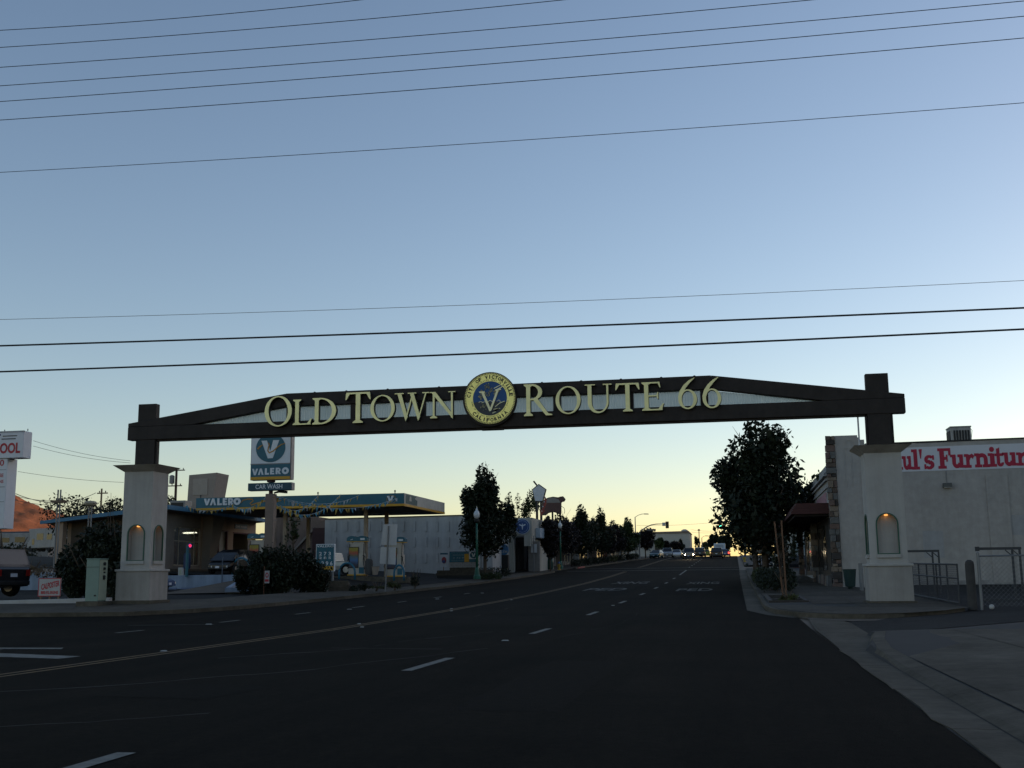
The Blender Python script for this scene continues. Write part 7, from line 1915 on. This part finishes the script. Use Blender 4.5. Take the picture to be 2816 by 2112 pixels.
# ================================================================== FAR END OF THE STREET
t = thing('far_hall', 'long white two storey hall closing the far end of the street', 'building', (-14, 258, 5))
wf = pm('hall_wall', (.44, .41, .36), .85, var=.06)
MB().hexa([(-26, 253.8, 5), (-9.75, 254.8, 5), (-9.75, 268, 5), (-26, 268, 5), (-26, 253.8, 10.4), (-9.75, 254.8, 10.5), (-9.75, 268, 10.5), (-26, 268, 10.4)]).build('wall', wf, t)
MB().hexa([(-26.2, 253.6, 10.41), (-9.55, 254.6, 10.51), (-9.55, 268.2, 10.51), (-26.2, 268.2, 10.41), (-26.2, 253.6, 10.7), (-9.9, 254.6, 10.95), (-9.9, 268.2, 10.95), (-26.2, 268.2, 10.7)]).build('parapet', pm('hall_parapet', (.2, .15, .12), .8), t)
MB().lathe([(.8, 10.9), (.7, 11.2), (.3, 11.4)], (-10.9, 257, 0), 10).build('roof_dome', wf, t)
for k in range(5):
    MB().box(-22 + k * 2.3, -21.2 + k * 2.3, 253.7 + k * .13, 253.85 + k * .13, 6.9, 8.2).build('window', M_glass, t)
tree_px('round pale green tree before the far hall', *zC(690, 595), 15, 238, 'round', 1800, .24, M_leaf, 121, 1.4)
tree_px('dark shrubby tree beside the pale round one', *zC(820, 640), 9, 239, 'round', 1000, .24, M_leafm, 122, 1.2)
tree_px('wide dark tree before the far hall', *zC(960, 660), 17, 242, 'round', 1800, .25, M_leafm, 123, 1.2)
tree_px('small pointed tree at the end of the far hall', *zC(1050, 620), 11, 244, 'pear', 1200, .24, M_leafd, 124, 1.2)
tree_px('feathery tree around the far utility pole', *zC(1335, 585), 8, 262, 'wispy', 500, .24, M_leaf, 125, .8)
tree_px('dark bushy tree at the far street corner', *zC(1640, 545), 21, 236, 'wispy', 2600, .24, M_leafd, 126, 1.0)
tree_px('dark tree mass against the big street tree', *zC(1800, 560), 22, 228, 'round', 2600, .24, M_leafd, 127, 1.0)
tree_px('hazy olive tree at the vanishing end of the street', *zC(1460, 660), 12, 300, 'round', 900, .3, M_leafo, 128, .5)
# utility pole far, street lights, signals
P = pd(*zC(1363, 460), 260); util_pole('slim far utility pole at the end of the street', (P.x, P.y, zr(P.y)), P.z - zr(P.y), [(.3, .6, 0)], .13, ins=2)
def cobra(label, base, zt, arm, dz):
    x, y, z = base
    t = thing('street_light', label, 'street light', base, 'steel cobra head street lights')
    MB().tube([(x, y, z - .2), (x, y, zt)], [.12, .07], 8).build('pole', M_galv, t)
    pts = [(x, y, zt - .05), (x + arm * .35, y, zt + dz * .6), (x + arm * .7, y, zt + dz * .95), (x + arm, y, zt + dz)]
    MB().tube(pts, .045, 6).build('arm', M_galv, t)
    MB().hexa([(x + arm - .1, y - .15, zt + dz - .08), (x + arm + .65, y - .15, zt + dz - .1), (x + arm + .65, y + .15, zt + dz - .1), (x + arm - .1, y + .15, zt + dz - .08), (x + arm - .1, y - .1, zt + dz + .06), (x + arm + .6, y - .1, zt + dz + .03), (x + arm + .6, y + .1, zt + dz + .03), (x + arm - .1, y + .1, zt + dz + .06)]).build('head', pm('cobra_head', (.12, .12, .12), .6), t)
P = pd(*zC(285, 255), 185); Q = pd(*zC(450, 205), 185)
cobra('cobra head street light above the rounded maroon tree', (P.x, P.y, zr(P.y)), P.z, Q.x - P.x, Q.z - P.z)
P = pd(*zC(1413, 605), 250); Q = pd(*zC(1480, 575), 250)
cobra('small distant cobra head street light near the far pole', (P.x, P.y, zr(P.y)), P.z, Q.x - P.x, Q.z - P.z)
M_sigg = pm('signal_green_lit', (.1, 1, .7), .3, emit=(.1, 1, .62), estr=9)
def signal(t, P, lit=None, back=False):
    x, y, z = P
    MB().box(x - .26, x + .26, y - .1, y + .16, z - .55, z + .55).build('signal_head', M_trim, t, bev=.03)
    for k, nm in enumerate(('red', 'amber', 'green')):
        zz = z + .36 - .36 * k
        m_ = M_sigg if lit == nm else pm('signal_lens_' + nm, {'red': (.06, .01, .01), 'amber': (.06, .04, .01), 'green': (.01, .05, .03)}[nm], .3)
        MB().lathe([(.13, 0), (.15, -.03), (.1, -.05)], (x, y - .11, zz), 14, 'y').build('lens', m_, t)
t = thing('signal_mast', 'traffic signal on a curved mast arm with street name plate', 'traffic light', (-15.2, 187, zr(187)))
a = [pd(*zC(*q), 185) for q in [(400, 482), (480, 425), (560, 392), (640, 378), (740, 375), (810, 375)]]
MB().tube([(a[0].x - .5, 187, zr(187) - .1), (a[0].x - .4, 187, a[0].z - .4)] + [(p.x, 187, p.z) for p in a], [.14, .12, .1, .09, .08, .07, .06, .05], 8).build('mast', M_galv, t)
P = pd(*zC(832, 393), 185); signal(t, (P.x, 187, P.z))
P = pd(*zC(775, 382), 185); MB().box(P.x - .26, P.x + .26, 186.9, 186.93, P.z - .28, P.z + .28).build('lane_plate', M_signback, t)
A, B = pd(*zC(487, 490), 185), pd(*zC(638, 460), 185)
MB().box(A.x, B.x, 186.9, 186.95, A.z, B.z).build('name_plate', pm('plate_grey', (.12, .11, .1), .6), t)
P = pd(*z4(193, 930), 185)
t = thing('signal_mast', 'traffic signal showing green at the edge of the big street tree', 'traffic light', (1.5, 187, zr(187)))
signal(t, (P.x, 187, P.z), 'green')
MB().tube([(1.6, 187.2, zr(187)), (1.6, 187.2, P.z + .3), (P.x + .2, 187.2, P.z + .35), (P.x, 187.2, P.z + .4)], [.13, .1, .07, .05], 8).build('mast', M_galv, t)
for i, (a, b) in enumerate([((310, 400), (1700, 342)), ((1230, 470), (1780, 480)), ((1230, 510), (1780, 500))]):
    tag(MB().tube(sag(pd(*zC(*a), 230), pd(*zC(*b), 230), .25), .02, 4).build('distant_wire', M_wire), ['distant wire from the street light to the big tree', 'upper short wire over the far hall end', 'lower short wire over the far hall end'][i], 'wire', 'distant wires')
# billboard panel and cars
A, B = pd(*zC(1625, 785), 204), pd(*zC(1797, 700), 204)
t = thing('box_truck', 'white box truck ahead of the black vehicle', 'truck', ((A.x + B.x) / 2, A.y, zr(A.y)))
cx_ = (A.x + B.x) / 2
MB().box(cx_ - 1.0, cx_ + 1.0, A.y, A.y + 5, zr(A.y) + .7, B.z).build('box', pm('truck_white', (.55, .6, .63), .5), t, bev=.03)
put_text(MB(), 'SMALL FREIGHT'[:5], (cx_ - .6, A.y - .02, B.z - .75), (1.2, 0, 0), (0, 0, .4), .0).build('rear_print', M_signback, t, recalc=False, kind='stuff') if False else None
MB().box(cx_ - .7, cx_ + .7, A.y - .03, A.y - .002, B.z - .75, B.z - .25).build('rear_door_panel', pm('truck_panel', (.35, .38, .4), .5), t)
for s in (-1, 1):
    MB().lathe([(.2, -.12), (.45, -.12), (.45, .12), (.2, .12)], (cx_ + s * .8, A.y + 1, zr(A.y) + .45), 14, 'x').build('wheel', M_tyre, t)
MB().box(cx_ - .95, cx_ + .95, A.y + 5.02, A.y + 6.8, zr(A.y) + .5, zr(A.y) + 2.4).build('cab', P_white, t)
def carpx(label, kind, pnt, u, v, dist, rz, **k):
    P = pd(*zC(u, v), dist)
    return car(label, kind, pnt, (P.x, P.y + 2, zr(P.y + 1)), rz, **k)
carpx('teal green car parked at the kerb below the maroon tree', 'sedan', P_teal, 640, 965, 196, R(170), group=None)
carpx('silver pickup coming down the street beside the teal car', 'pickup', P_silver, 830, 955, 204, R(180), cat='pickup', name='oncoming_pickup')
carpx('pale sedan queueing with its tail lamp lit beside the silver pickup', 'sedan', P_white, 985, 942, 204, R(180), tail='on', name='oncoming_car')
carpx('oncoming car with both headlights shining', 'suv', P_tan, 1190, 935, 182, R(180), head='on', name='oncoming_car')
carpx('dark tall van driving away next to the bright headlights', 'van', P_dark, 1380, 925, 200, 0, cat='van', name='moving_van')
carpx('lime green car mostly hidden beside the dark van', 'sedan', P_green, 1475, 920, 212, 0, name='moving_car')
carpx('black sport utility vehicle driving away in the near lane', 'suv', P_black, 1665, 955, 182, 0, name='moving_car')
carpx('blue car with lit tail lamp in the lane by the trees', 'sedan', P_blue, 1810, 912, 200, 0, tail='on', name='moving_car')
# headlight beams are only what the two lamps give
for s in (-1, 1):
    P = pd(*zC(1190 + s * 62, 885), 182)
    ld = bpy.data.lights.new('headlight_beam', 'SPOT'); ld.energy = 120; ld.color = (1, .8, .5); ld.spot_size = R(40); ld.shadow_soft_size = .1
    lo = bpy.data.objects.new('headlight_beam', ld); COL.objects.link(lo); lo.location = (P.x, P.y - 1.2, P.z); lo.rotation_euler = (R(86), 0, R(180))
